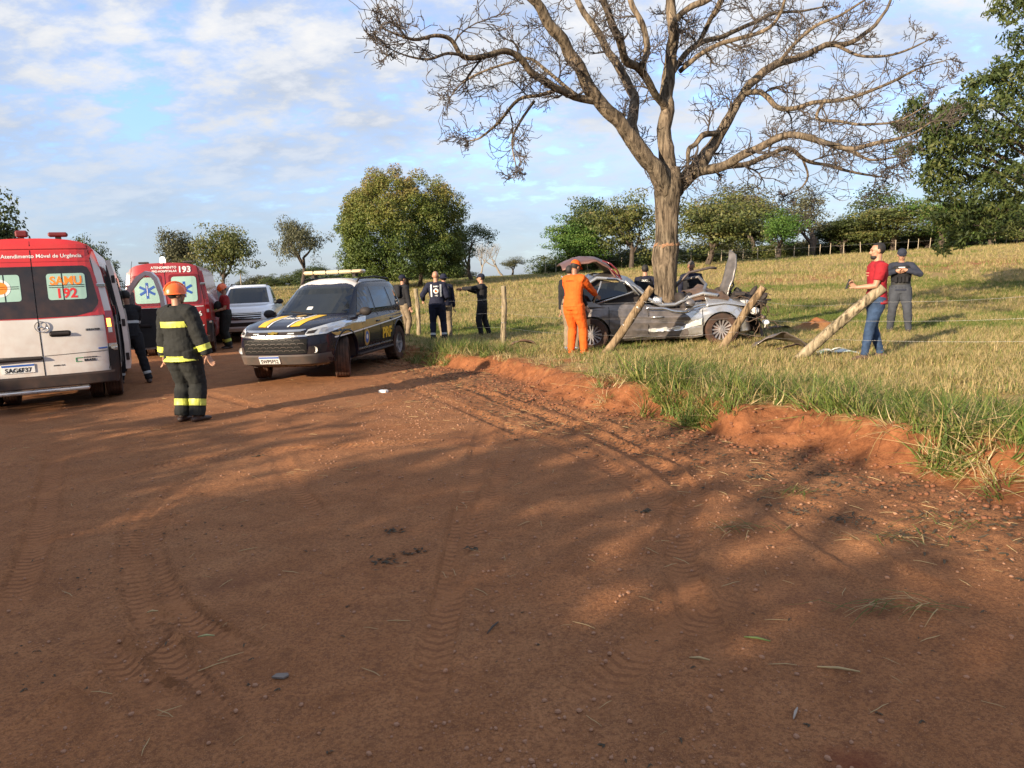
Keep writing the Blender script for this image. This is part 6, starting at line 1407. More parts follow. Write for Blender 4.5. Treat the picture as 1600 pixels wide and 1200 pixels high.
    C_ = [(-.50, 1.80, 1.05), (-.45, 1.86, 1.35), (-.35, 1.88, 1.62), (-.15, 1.80, 1.72), (-.02, 1.70, 1.60)]
    loft('bonnet_underside', surf(A_, C_, 8, .0, .04), W_BLK, .015); m = MB(); m.tube([(.05, 1.50, 1.0), (-.2, 1.78, 1.36), (-.1, 1.80, 1.15), (.1, 1.62, 1.02)], .02, 6); m.build('bonnet_brace', W_MET, root, True)
    # engine bay: pipes, lumps, wires and roots torn along
    m = MB()
    for k in range(16): m.ellipsoid((rnd.uniform(-.6, .5), rnd.uniform(1.45, 2.25), rnd.uniform(.70, 1.06)), (rnd.uniform(.06, .17), rnd.uniform(.06, .17), rnd.uniform(.05, .12)), 9, 6, Matrix.Rotation(rnd.uniform(0, 3), 3, 'X'))
    for k in range(14): m.box((rnd.uniform(-.6, .55), rnd.uniform(1.4, 2.25), rnd.uniform(.6, 1.02)), (rnd.uniform(.05, .25), rnd.uniform(.05, .3), rnd.uniform(.03, .14)), Matrix.Rotation(rnd.uniform(0, 3), 3, 'Z') @ Matrix.Rotation(rnd.uniform(-.5, .5), 3, 'X'), .01)
    o = m.build('engine', W_BLK, root, True, autosmooth=40); o['kind'] = 'stuff'
    m = MB()
    for k in range(130):
        p = Vector((rnd.uniform(-.5, .78), rnd.uniform(1.50, 2.30), rnd.uniform(.12, .95))); d = Vector((rnd.gauss(0, .6), rnd.gauss(.1, 1), rnd.gauss(-.15, .8))).normalized(); pts = [p.copy()]
        for i in range(6): d = (d + Vector((rnd.gauss(0, .4), rnd.gauss(0, .4), rnd.gauss(-.05, .4)))).normalized(); p = p + d * rnd.uniform(.04, .09); p.z = max(p.z, .03); pts.append(p.copy())
        m.tube(pts, rnd.choice([.004, .006, .010]), 4, caps=False)
    o = m.build('tangled_wires', M('wires_and_roots', (.085, .055, .035), .8, var=.6, vscale=9), root, True); o['kind'] = 'stuff'
    m = MB(); rows = [[cr_((x, 2.02 + .22 * (1 - (x / .8) ** 2) + .05 * math.sin(z * 9), z), .07, 4) for z in np.linspace(.15, .72, 8)] for x in np.linspace(-.75, .75, 16)]; m.grid(rows); m.build('torn_front_panel', W_BLK, root, True)
    m = MB(); m.tube([cr_((x, 2.12 + .1 * (1 - (x / .8) ** 2), .52), .04) for x in np.linspace(-.7, .7, 9)], (.045), 7); m.build('crash_beam', W_MET, root, True)
    m = MB(); m.ellipsoid((.60, 1.84, .82), (.10, .20, .065), 14, 8, Matrix.Rotation(-.15, 3, 'X')); m.build('headlight', LAMP_C, root, True)
    m = MB(); m.ellipsoid((.68, 1.98, .66), (.05, .10, .07), 10, 7); m.build('loose_lamp_shell', DEC_WH, root, True)
    loft('wing_top', surf([(.83, .98, .80), (.82, 1.35, .84), (.74, 1.80, .76)], [(.58, 1.0, .98), (.60, 1.35, .92), (.55, 1.75, .88)], 8, -.03, .012), W_SIL, .01)
    # rear: hatch lid thrown up, red lamp fragments
    hl = [(.60, -.72, 1.36), (.58, -.88, 1.62), (.55, -1.16, 1.76), (.50, -1.52, 1.72), (.46, -1.80, 1.60)]; hr_ = [(-.60, -.75, 1.50), (-.60, -1.0, 1.74), (-.60, -1.3, 1.84), (-.58, -1.6, 1.80), (-.55, -1.85, 1.70)]
    o = loft('hatch_lid', surf(hl, hr_, 9, -.08, .03), M('hatch_dusty_maroon', (.14, .075, .065), .45, .3, var=.3, dust=.2, dust_h=(.1, 2)), .03)
    m = MB(); m.tube([cr_(p, .015) for p in [(.60, -.66, 1.42), (.62, -.74, 1.58), (.60, -.86, 1.70), (.55, -1.02, 1.77)]], (.016), 7); m.build('hatch_hinge_arm', W_RED, root, True)
    loft('red_hatch_trim', surf([(.64, -.64, 1.38), (.64, -.84, 1.60)], [(.50, -.68, 1.44), (.50, -.95, 1.66)], 5, 0, .02), W_RED, .02)
    m = MB(); m.tube([(.56, -1.62, 1.28), (.6, -1.85, 1.50)], .014, 6); m.build('gas_strut', CHROME, root, True)
    # shards of the windows on the sill
    return root
WR = wreck()
# ------------------------------------------------------------------ debris on the grass
def lay(o, px, depth, label, cat, dz=0.0, rz=0.0):
    g = on_ground(px, depth); o.location = g + Vector((0, 0, dz)); o.rotation_euler = (0, 0, rz); tag(o, label, cat); return o
def sheet(nm, L_, Wd, arch, mat, seed, thick=.012, ragged=.05):
    m = MB(); rows = []
    for i in range(22):
        t = i / 21; row = []
        for j in range(7):
            s_ = j / 6; p = Vector(((t - .5) * L_, (s_ - .5) * Wd * (.6 + .4 * math.sin(math.pi * t)), arch * math.sin(math.pi * t) * (1 - .5 * s_) + .03)); q = p * 5 + Vector((seed, 0, 0)); row.append(p + Vector((mnoise.noise(q), mnoise.noise(q + Vector((5, 5, 5))), mnoise.noise(q + Vector((9, 1, 2))))) * ragged)
        rows.append(row)
    m.grid(rows); o = m.build(nm, mat, None, True); md = o.modifiers.new('t', 'SOLIDIFY'); md.thickness = thick; return o
lay(sheet('torn_bumper', 1.05, .45, .30, M('bumper_brown_grey', (.13, .105, .09), .4, .2, var=.3, coat=.2), 3), 1216, 12.9, 'torn brown grey bumper lying on the grass right of the wreck', 'bumper', 0, -.1)
lay(sheet('bumper_insert', .7, .18, .12, W_BLK, 13), 1240, 12.6, 'black plastic strip lying in front of the torn bumper', 'plastic strip', 0, .1)
lay(sheet('plastic_sheet', .62, .34, .06, M('pale_plastic', (.60, .62, .58), .5, var=.1), 6), 1300, 12.3, 'crumpled pale plastic sheet on the grass behind the longest leaning post', 'plastic', 0, .2)
lay(sheet('glass_sheet', .42, .30, .05, M('pale_glass', (.42, .52, .54), .15, var=.25, vscale=18), 9), 1322, 11.9, 'shattered bluish glass sheet beside the pale plastic', 'glass', 0, -.3)
lay(sheet('teal_fragment', .22, .14, .03, M('teal_plastic', (.10, .28, .26), .5), 8), 1291, 12.2, 'small teal plastic fragment by the longest leaning post', 'fragment', 0, .3)
lay(sheet('black_panel', .9, .42, .10, W_BLK, 17), 1215, 17.0, 'flat black car part lying on the grass beyond the wreck', 'car part', 0, .1)
lay(sheet('small_black_part', .36, .2, .05, W_BLK, 23), 1300, 13.6, 'small black car part on the grass near the red shirt man', 'car part', 0, .5)
lay(sheet('dark_rag', .2, .12, .03, W_BLK, 29), 1600, 10.6, 'dark rag on the grass at the right picture edge', 'rag', 0, .5)
o = MB(); o.ellipsoid((0, 0, .10), (.06, .10, .05), 10, 7, Matrix.Rotation(.5, 3, 'Y')); o.tube([(-.02, 0, 0), (0, 0, .10)], .01, 5); lay(o.build('white_lamp_piece', DEC_WH, None, True), 1196, 13.5, 'white lamp housing piece dangling by the smashed front of the wreck', 'lamp piece', .35, .2)
lay(sheet('bark_heap', .75, .3, .2, M('brown_bark', (.13, .075, .05), .9, var=.4), 31, .02, .08), 815, 14.9, 'heap of torn brown bark on the grass at the right foot of the upright post', 'bark')
# ------------------------------------------------------------------ fence posts and wires
POSTW = bark_mat('post_wood', (.24, .19, .12), (.42, .34, .23), 16, .5); POSTD = bark_mat('post_wood_dark', (.19, .13, .075), (.33, .235, .145), 16, .5)
def post(pa, da, pb, db, r_, mat, label, group, seed):
    g = on_ground(pa[0], da); top = D(pb[0], pb[1], db); root = empty('fence_post', g, 0, label, 'post', group); v = top - g; m = MB(); n = 14; rows = []; d = v.normalized(); X = d.cross(Vector((0, 1, 0))).normalized(); Y = d.cross(X)
    for k in range(n):
        a = 2 * math.pi * k / n; row = []
        for i in range(19):
            t = i / 18; c = v * (t * 1.08 - .08) + X * .018 * math.sin(t * 5 + seed) + Y * .012 * math.sin(t * 7 + seed * 2); rr = r_ * (1.06 - .12 * t) * (1 + .10 * mnoise.noise(Vector((math.cos(a) * 1.5, math.sin(a) * 1.5, t * 5 + seed * 3))) + .10 * mnoise.noise(Vector((math.cos(a) * 5, math.sin(a) * 5, t * 14))))
            row.append(c + (X * math.cos(a) + Y * math.sin(a)) * rr)
        rows.append(row + [v + d * .008]); rows[-1].insert(0, -v * .08)
    m.grid(rows, True); o = m.build('timber', mat, root, True, merge=1e-5, autosmooth=50)
    for kk in range(2):
        t = (.35, .62)[kk] + seed * .03; kn = MB(); c = v * t - Y * r_ * .2; kn.tube([c - d * .012, c + d * .012], r_ * 1.06, 12, caps=False); kn.build('wire_tie', M('wire_tie', (.2, .19, .18), .5, .6) if 'wire_tie' not in bpy.data.materials else bpy.data.materials['wire_tie'], root, True)
    return g, top
GP = 'fence posts along the pasture edge'
PA = post((788, 537), 16.2, (786, 447), 16.2, .062, POSTW, 'upright pale post standing right of the pointing officer', GP, 1)
PB = post((655, 521), 20.3, (650, 451), 20.3, .062, POSTW, 'upright pale post beside the officer behind the patrol car', GP, 2)
PC = post((944, 553), 13.15, (1020, 450), 12.95, .075, POSTD, 'leaning brown post crossing the rear half of the wreck', GP, 3)
PD = post((1124, 544), 13.2, (1194, 449), 12.9, .072, POSTD, 'leaning brown post in front of the wreck front wheel', GP, 4)
PE = post((1246, 566), 11.4, (1380, 448), 10.9, .080, POSTW, 'longest leaning pale post in front of the man in red', GP, 5)
PF = post((1830, 600), 8.5, (1835, 400), 8.5, .07, POSTW, 'upright post beyond the right picture edge', GP, 6)
WIRE = M('fence_wire', (.42, .41, .40), .4, .7, var=.2)
for f, sag in ((.30, .05), (.55, .06), (.80, .08)):
    m = MB(); seq = [PB, PA, PC, PD, PE, PF]; pts = []
    for (g0, t0), (g1, t1) in zip(seq[:-1], seq[1:]):
        a = g0.lerp(t0, f); b = g1.lerp(t1, f)
        for i in range(8): t = i / 8; pts.append(a.lerp(b, t) + Vector((0, -.06, -sag * math.sin(math.pi * t))))
    m.tube(pts, .0015, 4, caps=False); o = m.build('fence_wire', WIRE, None, True); tag(o, {.30: 'lowest sagging wire strung between the fence posts', .55: 'middle wire strung between the fence posts', .80: 'topmost thin wire running through the leaning fence posts'}[f], 'wire')
# far fence posts
fp0 = MB(); fp0.tube([(0, 0, -.2), (.01, 0, 1.25)], [.042, .036], 6); fm = fp0.mesh('far_post'); fm.materials.append(M('pale_post', (.36, .30, .22), .9))
for i in range(34):
    px = 852 + i * 22.5 + 7 * math.sin(i * 5.3); dep = 78 + i * .2; g = on_ground(px, dep); o = bpy.data.objects.new('far_fence_post', fm); COL.objects.link(o); o.location = g; o.rotation_euler = (.05 * math.sin(i), .05 * math.cos(i * 2), i)
    q = ('behind the rescuer in orange', 'between the rescuer and the bare trunk', 'just right of the bare trunk', 'above the wrecked bonnet', 'between wreck and red shirt man', 'around the head of the red shirt man', 'right of the vest officer', 'near the right picture edge')[min(7, i * 8 // 34)]
    tag(o, 'small pale post of the far fence along the upper end of the pasture', 'post', 'far fence posts along the end of the pasture')
g = on_ground(1553, 76); m = MB(); m.tube([(0, 0, -.2), (.05, 0, 2.3), (.0, 0, 3.9)], [.10, .09, .07], 7); o = m.build('tall_pole', POSTW, None, True); o.location = g; tag(o, 'tall thin pale pole in front of the tree belt near the right edge', 'pole')
m = MB(); m.tube([on_ground(852 + i * 22.5, 78 + i * .2) + Vector((0, 0, .95)) for i in range(34)], .006, 3, caps=False); tag(m.build('far_wire', WIRE), 'thin wire joining the far fence posts', 'wire')
# ------------------------------------------------------------------ single things lying on the road
def tuft(px, py, label, n, ln, seed, mats=GRASS, spread=.12):
    rnd = random.Random(seed); g = G0(px, py); g.z = hz_(g.x, g.y); V = []; F = []; T = []
    for _ in range(n):
        a = rnd.gauss(seed, .5); d = Vector((math.cos(a), math.sin(a), 0)); s_ = Vector((-d.y, d.x, 0)) * .004; p = Vector((rnd.gauss(0, spread), rnd.gauss(0, spread * .5), .008)); L_ = ln * rnd.uniform(.5, 1); t = rnd.choice([.1, .2, .3, .8]); b = len(V)
        for i in range(5):
            q = i / 4; c = p + d * L_ * q + Vector((0, 0, .05 * math.sin(q * 3.1) * rnd.uniform(.3, 1) + .003)) ; w = (1 - q * .8); V += [tuple(c - s_ * w), tuple(c + s_ * w)]; T += [t, t]
            if i: F.append((b + 2 * i - 2, b + 2 * i - 1, b + 2 * i + 1, b + 2 * i))
    me = bpy.data.meshes.new('loose_grass'); me.from_pydata(V, [], F); me.update(); at = me.attributes.new('tint', 'FLOAT', 'POINT'); at.data.foreach_set('value', np.array(T, np.float32)); o = link_mesh('loose_grass', me, mats, None, False); o.location = g
    tag(o, label, 'grass tuft')
tuft(1420, 950, 'plucked green grass tuft lying alone on the road at lower right', 22, .34, 3.3); tuft(1175, 832, 'green grass tuft with dark leaves in the middle right of the road', 22, .22, 2.9); tuft(1260, 770, 'flattened green grass bunch under the overhanging bank grass', 30, .26, 3.6)
tuft(1510, 825, 'dry grass bunch near the right edge of the road', 22, .26, 3.0); tuft(1410, 850, 'tangled dark grass bunch right of the road middle', 24, .2, 2.6)
def flat_bit(nm, px, py, poly, h, mat, label, cat, rz=0):
    g = G0(px, py); g.z = hz_(g.x, g.y) + .004; m = MB(); m.prism(poly, (0, 0, 0), (1, 0, 0), (0, 1, 0), h); o = m.build(nm, mat); o.location = g; o.rotation_euler = (.04, .05, rz); tag(o, label, cat)
flat_bit('flat_stone', 438, 1056, [(-.035, -.014), (.02, -.02), (.038, .002), (.03, .018), (-.02, .014)], .008, M('grey_stone', (.17, .14, .12), .8), 'flat grey stone lying in the lower left of the road', 'stone')
flat_bit('crumpled_paper', 599, 613, [(-.07, -.03), (.04, -.04), (.08, .0), (.05, .04), (-.05, .05)], .035, DEC_WH, 'crumpled white paper scrap on the sunlit road in front of the patrol car', 'paper')
def bit(nm, px, py, L_, mat, label, cat, a):
    g = G0(px, py); g.z = hz_(g.x, g.y) + .006; m = MB(); d = Vector((math.cos(a), math.sin(a), 0)); m.tube([-d * L_ / 2, Vector((0, 0, .008)), d * L_ / 2 + Vector((0, 0, .004))], [.003, .006, .003], 6); o = m.build(nm, mat, None, True); o.location = g; tag(o, label, cat)
bit('pod', 322, 992, .085, M('pale_green_pod', (.33, .33, .15), .7), 'pale green pod on the road at lower left', 'pod', .0); bit('twig', 238, 955, .06, STRAW, 'curled pale twig above the green pod at lower left', 'twig', .1); bit('dry_leaf', 1243, 1112, .075, M('grey_dry_leaf', (.36, .31, .26), .8), 'pale curled dry leaf at the lower right', 'leaf', 1.0); bit('stick', 1093, 1030, .09, STRAW, 'short pale stick standing out in the lower right part of the road', 'stick', -.4)
bit('straw', 1310, 1046, .17, STRAW, 'long thin straw below the loose green tuft', 'straw', -.35); bit('twig', 770, 980, .12, BARK_SM, 'dark twig on the road a little left of its middle', 'twig', 1.1); bit('green_stem', 1183, 1000, .12, M('green_stem', (.14, .19, .05), .7), 'green stem lying left of the loose tuft', 'stem', -.5)
for i, (px, py) in enumerate(((732, 855), (643, 862), (600, 877), (613, 828), (405, 714), (1010, 800), (1250, 800), (1320, 815), (1400, 838), (1180, 745), (1290, 742))):
    g = G0(px, py); g.z = hz_(g.x, g.y); m = MB(); rnd = random.Random(i)
    zz = (.35, .7, .8, .6, .4, .45, .9, 1.2, 1.1, .8, .7)[i]
    for k in range(int(34 * zz)):
        c = Vector((rnd.gauss(0, .07 * zz), rnd.gauss(0, .05 * zz), rnd.uniform(.003, .012))); t = rnd.uniform(0, 6); dd = Vector((math.cos(t), math.sin(t), rnd.uniform(-.15, .4))) * rnd.uniform(.012, .03); sd2 = Vector((-math.sin(t), math.cos(t), rnd.uniform(-.3, .3))) * .008
        m.add([c - dd, c + sd2 + Vector((0, 0, .005)), c + dd, c - sd2], [(0, 1, 2, 3)])
    o = m.build('leaf_clod', CHIP, None, False); o.location = g; o['kind'] = 'stuff'; tag(o, 'small clump of dark rotten leaf on the road', 'leaf litter')
# ------------------------------------------------------------------ people
SKIN = M('skin', (.36, .19, .12), .55, var=.12, vscale=20); SKIN_D = M('skin_tan', (.25, .125, .075), .55, var=.12, vscale=20)
HAIR = M('hair_black', (.012, .010, .009), .7, var=.3, vscale=40); EYE = M('eye_dark', (.02, .015, .012), .3); BOOT = M('boot_black', (.018, .017, .017), .5, var=.3, dust=.25, dust_h=(.0, .3)); SOLE = M('shoe_sole', (.10, .08, .07), .8)
def cloth(n, c, r=.85, v=.22, sp=.25): return M(n, c, r, var=v, vscale=9, bump=.35, bscale=22, spec=sp)
C_BUNK = cloth('turnout_cloth', (.019, .020, .019)); C_YEL = M('lime_reflective', (.52, .55, .09), .5, var=.15, vscale=14, spec=.6); C_GREYB = M('grey_reflective', (.45, .47, .48), .4, var=.1, spec=.7)
C_NAVY = cloth('navy_cloth', (.012, .014, .030)); C_BLK = cloth('black_cloth', (.016, .016, .019)); C_BEIGE = cloth('beige_cloth', (.20, .155, .105)); C_OR = cloth('orange_cloth', (.62, .10, .012), .8, .12); C_RED = cloth('red_cotton', (.27, .014, .022), .85, .12)
C_JEAN = cloth('blue_denim', (.028, .052, .105), .85, .35); C_GRY = cloth('slate_cloth', (.045, .050, .062)); C_NY2 = cloth('slate_navy_cloth', (.024, .028, .044)); C_VEST = cloth('vest_black', (.014, .014, .016)); C_RF = M('red_fire_shirt', (.27, .014, .016), .8)
HELM = M('orange_helmet', (.80, .13, .015), .35, var=.08, coat=.4); C_WHT = cloth('white_print', (.7, .7, .68), .8, .08); RUBBER = M('rubber_black', (.02, .02, .02), .7)
PRINT_Y = M('print_yellow', (.75, .55, .05), .6)

def ik(a, c, l1, l2, hint):
    a, c = Vector(a), Vector(c); d = c - a; ln = min(d.length, (l1 + l2) * .999); dn = d.normalized(); c = a + dn * ln
    x = (l1 * l1 - l2 * l2 + ln * ln) / (2 * ln); h = math.sqrt(max(0, l1 * l1 - x * x)); hv = Vector(hint); hv = hv - dn * hv.dot(dn)
    if hv.length < 1e-5: hv = dn.orthogonal()
    return a + dn * x + hv.normalized() * h, c
def remesh(mb, voxel, name, it=3, fac=.5, dec=None):
    me = mb.mesh('t')
    mods = [('REMESH', dict(mode='VOXEL', voxel_size=voxel)), ('SMOOTH', dict(iterations=it, factor=fac))]
    if dec: mods.append(('DECIMATE', dict(ratio=dec)))
    return evalmesh(me, mods, name)
def hand(mb, w, d, palm, curl=.5, sc=1.0, thumb=1):
    """w wrist, d direction of the fingers, palm = palm normal, thumb=+-1 side"""
    d = Vector(d).normalized(); palm = Vector(palm); palm = (palm - d * palm.dot(d)).normalized(); s = d.cross(palm) * thumb
    mb.tube([w - d * .02 * sc, w + d * .03 * sc, w + d * .065 * sc, w + d * .092 * sc], [(.022 * sc, .017 * sc), (.032 * sc, .016 * sc), (.039 * sc, .015 * sc), (.036 * sc, .012 * sc)], 10, side=s)
    for i, (o, l) in enumerate(((-.028, .078), (-.0095, .09), (.0095, .084), (.027, .066))):
        p = w + d * .082 * sc - s * o * sc; q = d.copy(); pts = [p - d * .02 * sc, p]; a = curl * .5 + .08 * i
        for k, f in enumerate((.45, .32, .25)):
            q = (Matrix.Rotation(-a * (1 + .2 * k), 3, d.cross(palm)) @ q); q.normalize(); p = p + q * l * f * sc; pts.append(p)
        mb.tube(pts, [.0095 * sc, .0095 * sc, .0088 * sc, .008 * sc, .0062 * sc], 7, round_caps=True)
    p = w + d * .022 * sc + s * .022 * sc; q = (d * .75 + s * .75 + palm * .35).normalized(); p2 = p + q * .04 * sc; q2 = (d * .95 + s * .25 + palm * (.25 + curl * .5)).normalized(); p3 = p2 + q2 * .032 * sc; p4 = p3 + (q2 + palm * curl * .5).normalized() * .024 * sc
    mb.tube([p - q * .015 * sc, p, p2, p3, p4], [.013 * sc, .013 * sc, .0115 * sc, .010 * sc, .0075 * sc], 7, round_caps=True)

def person(label, px, depth, face, h=1.74, skin=SKIN, lean=(0, 0), hip=(0, 0, 0), la=None, ra=None, lf=(-.11, 0, 0), rf=(.11, 0, 0), look=0.0, nod=0.0, top=None, legs=None, boots=None, voxel=.011, extras=None, hair='short', handc=(.5, .5), girth=1.0, name='person', sink=0.0, elb=(None, None), hdir=(None, None), twist=0.0, top_sleeve=1.0, hem=.90, group=None, xyz=None):
    """local frame: +Y is where the person faces, +X the right hand side; lengths for 1.74 m, then scaled"""
    loc = on_ground(px, depth) if xyz is None else Vector(xyz); root = empty(name, loc - Vector((0, 0, sink)), face, label, 'person', group); s = h / 1.74; root.scale = (s, s, s)
    g = girth; hipc = Vector((hip[0], hip[1], .93 + hip[2])); up = Vector((lean[0], lean[1], 1)).normalized(); rt = Matrix.Rotation(twist, 3, 'Z') @ Vector((1, 0, 0)); rt = (rt - up * rt.dot(up)).normalized(); fw = up.cross(rt)
    waist = hipc + Vector((0, 0, .13)) + up * .02; chest = waist + up * .20; upper = chest + up * .13; neck = upper + up * .07; sh = upper - up * .022
    headc = neck + up * .10 + Vector((0, 0, .045)) + fw * .015; S = {}
    for k, sg in (('l', -1), ('r', 1)):
        S[k] = sh + rt * sg * .185 * (.5 + .5 * g)
    HJ = {'l': hipc + Vector((-.088, 0, -.03)), 'r': hipc + Vector((.088, 0, -.03))}
    A = {}
    for k, sg, tgt, eh in (('l', -1, la, elb[0]), ('r', 1, ra, elb[1])):
        if tgt is None: tgt = S[k] + Vector((sg * .07, .05, -.54))
        A[k] = ik(S[k], tgt, .285, .26, eh or (sg * .35, -1, -.1))
    Fd = {}
    for k, sg, ft in (('l', -1, lf), ('r', 1, rf)):
        an = Vector((ft[0], ft[1], .085 + ft[2])); Fd[k] = ik(HJ[k], an, .42, .415, (sg * .12, 1, 0)); yaw = ft[3] if len(ft) > 3 else -sg * .18; Fd[k + 'y'] = Vector((-math.sin(yaw), math.cos(yaw), 0))
    def torso(mb, e, lo=.86, hi=1.0, n=20, sho=True, collar=False):
        pts = []; rr = []
        for p, a, b in ((hipc - Vector((0, 0, .09)), .145, .10), (hipc, .168, .118), (hipc.lerp(waist, .5), .158, .112), (waist, .142, .102), (waist.lerp(chest, .5), .15, .108), (chest, .165, .118), (chest.lerp(upper, .55), .168, .116), (upper, .140, .098), (upper.lerp(neck, .5), .098, .080), (neck, .064, .066)):
            pts.append(p); rr.append((a * g + e, b * g + e))
        return pts, rr
    def arm_r(e): return [.066 * g + e, .056 * g + e, .050 * g + e, .045 * g + e, .043 * g + e, .034 + e, .028 + e]
    def arm_p(k):
        el, wr = A[k]; a = S[k]; return [a - (el - a) * .02, a.lerp(el, .3), a.lerp(el, .7), el, el.lerp(wr, .3), el.lerp(wr, .75), wr]
    def leg_p(k):
        kn, an = Fd[k]; a = HJ[k]; return [a + Vector((0, 0, .04)), a.lerp(kn, .25), a.lerp(kn, .65), kn, kn.lerp(an, .3), kn.lerp(an, .75), an]
    LR = [.098 * g, .094 * g, .073 * g, .058, .060, .042, .038]
    # body: one continuous skin surface
    mb = MB(); p, r_ = torso(mb, -.012); mb.tube(p, r_, 20, side=rt)
    hr = Matrix.Rotation(look, 3, 'Z') @ Matrix.Rotation(-nod, 3, 'X'); base_r = Matrix((rt, Vector((-rt.y, rt.x, 0)).normalized(), Vector((0, 0, 1)))).transposed(); hrot = base_r @ hr
    def H(x, y, z): return headc + hrot @ Vector((x, y, z))
    mb.tube([upper, neck, H(0, -.012, -.05)], [.07, .058, .055], 12)
    mb.ellipsoid(H(0, -.012, .025), (.076, .094, .092), 16, 10, hrot); mb.ellipsoid(H(0, .028, -.045), (.056, .060, .065), 14, 9, hrot); mb.ellipsoid(H(0, .062, -.088), (.026, .022, .022), 10, 7, hrot)
    mb.tube([H(0, .078, .025), H(0, .093, .0), H(0, .104, -.022), H(0, .088, -.034)], [.009, .012, .016, .010], 8, round_caps=True)
    mb.tube([H(-.04, .074, .032), H(0, .086, .034), H(.04, .074, .032)], [.009, .010, .009], 6, round_caps=True)
    for sg in (-1, 1): mb.ellipsoid(H(sg * .077, -.005, -.002), (.011, .022, .032), 8, 6, hrot); mb.ellipsoid(H(sg * .034, .068, -.02), (.022, .018, .022), 8, 6, hrot)
    mb.tube([H(-.022, .080, -.056), H(0, .088, -.055), H(.022, .080, -.056)], [.007, .009, .007], 6, round_caps=True)
    for k, sg in (('l', -1), ('r', 1)):
        mb.tube([upper.lerp(S[k], .3), S[k]] + arm_p(k)[1:], [.07, .062] + arm_r(-.004)[1:], 12)
        mb.tube(leg_p(k), [x - .006 for x in LR], 14); kn, an = Fd[k]; f = Fd[k + 'y']; mb.tube([an - f * .05 - Vector((0, 0, .05)), an + f * .05 - Vector((0, 0, .05)), an + f * .16 - Vector((0, 0, .065))], [(.035, .03), (.042, .028), (.038, .02)], 8, round_caps=True)
        el, wr = A[k]; hd = hdir[0 if k == 'l' else 1]; d = Vector(hd[0]) if hd else (wr - el).normalized() * .9 + Vector((0, .05, -.1)); pn = Vector(hd[1]) if hd else Vector((-sg, .15, 0))
        hand(mb, wr, d, pn, handc[0 if k == 'l' else 1], 1.05, thumb=(1 if k == 'l' else -1) )
    hv = min(voxel, .0085); me = remesh(mb, hv, 'body', 2, .4, .45)
    link_mesh('body', me, skin, root, True)
    # eyes, brows, mouth
    for sg in (-1, 1): e = MB(); e.ellipsoid(H(sg * .032, .0815, .008), (.012, .006, .006), 8, 5, hrot); e.tube([H(sg * .016, .090, .024), H(sg * .034, .088, .030), H(sg * .052, .076, .024)], .0035, 4); e.build('eye', EYE, root)
    mth_ = MB(); mth_.tube([H(-.02, .088, -.056), H(0, .0955, -.055), H(.02, .088, -.056)], .003, 4); mth_.build('mouth', M('lip', (.20, .07, .055), .6) if 'lip' not in bpy.data.materials else bpy.data.materials['lip'], root)
    if hair in ('short', 'beard', 'buzz'):
        hb = MB(); hb.ellipsoid(H(0, -.022, .034), (.083, .096, .096), 16, 10, hrot)
        me = hb.mesh('hair'); bm = bmesh.new(); bm.from_mesh(me); inv = hrot.transposed()
        dl = [v for v in bm.verts if (lambda q: (q.y > .040 and q.z < .078) or q.z < -.045 or (q.y > .01 and q.z < .0))(inv @ (v.co - headc))]
        bmesh.ops.delete(bm, geom=dl, context='VERTS')
        for v in bm.verts: v.co += (v.co - headc).normalized() * .006 * mnoise.noise(v.co * 30)
        bm.to_mesh(me); bm.free(); link_mesh('hair', me, HAIR if hair != 'buzz' else M('hair_grey_buzz', (.10, .085, .075), .8), root, True)
        if hair == 'beard':
            b_ = MB(); b_.ellipsoid(H(0, .044, -.083), (.054, .052, .040), 14, 8, hrot); b_.tube([H(-.028, .086, -.047), H(0, .096, -.043), H(.028, .086, -.047)], .006, 5); b_.build('beard', HAIR, root, True)
    def wrinkle(me, amp, dirz=1.0):
        me.update(); nr = [v.normal.copy() for v in me.vertices]
        for v, nn in zip(me.vertices, nr):
            q = v.co; f = mnoise.noise(Vector((q.x * 9, q.y * 9, q.z * 17 * dirz))) + .6 * mnoise.noise(Vector((q.x * 22 + 5, q.y * 22, q.z * 30)))
            v.co = q + nn * amp * f
    out = {}
    def garment(nm, mb, mat, amp=.008, vox=None, it=3, dec=.5):
        me = remesh(mb, vox or voxel, nm, it, .5, dec); wrinkle(me, amp); o = link_mesh(nm, me, mat, root, True); out[nm] = o; return o
    if legs:
        mat, e_, flare = legs; mb = MB(); p, r_ = torso(mb, e_); mb.tube(p[:4], r_[:4], 20, side=rt)
        for k in ('l', 'r'):
            P = leg_p(k); mb.tube(P[:-1] + [P[-1] + (P[-1] - P[-2]) * .1], [x + e_ + flare * max(0, i - 2) * .25 for i, x in enumerate(LR)], 16)
        garment('trousers', mb, mat, .009)
    if boots:
        mat, hh = boots
        for k in ('l', 'r'):
            mb = MB()
            kn, an = Fd[k]; f = Fd[k + 'y']; z0 = Vector((0, 0, -.05))
            mb.tube([an.lerp(kn, hh), an, an + z0 * .7], [.054, .052, .048], 12); mb.tube([an - f * .055 + z0, an + f * .04 + z0 * .9, an + f * .12 + z0 * 1.1, an + f * .165 + z0 * 1.2], [(.042, .036), (.047, .038), (.049, .03), (.042, .022)], 12, side=f.cross(Vector((0, 0, 1))), round_caps=True)
            garment('boot', mb, mat, .003)
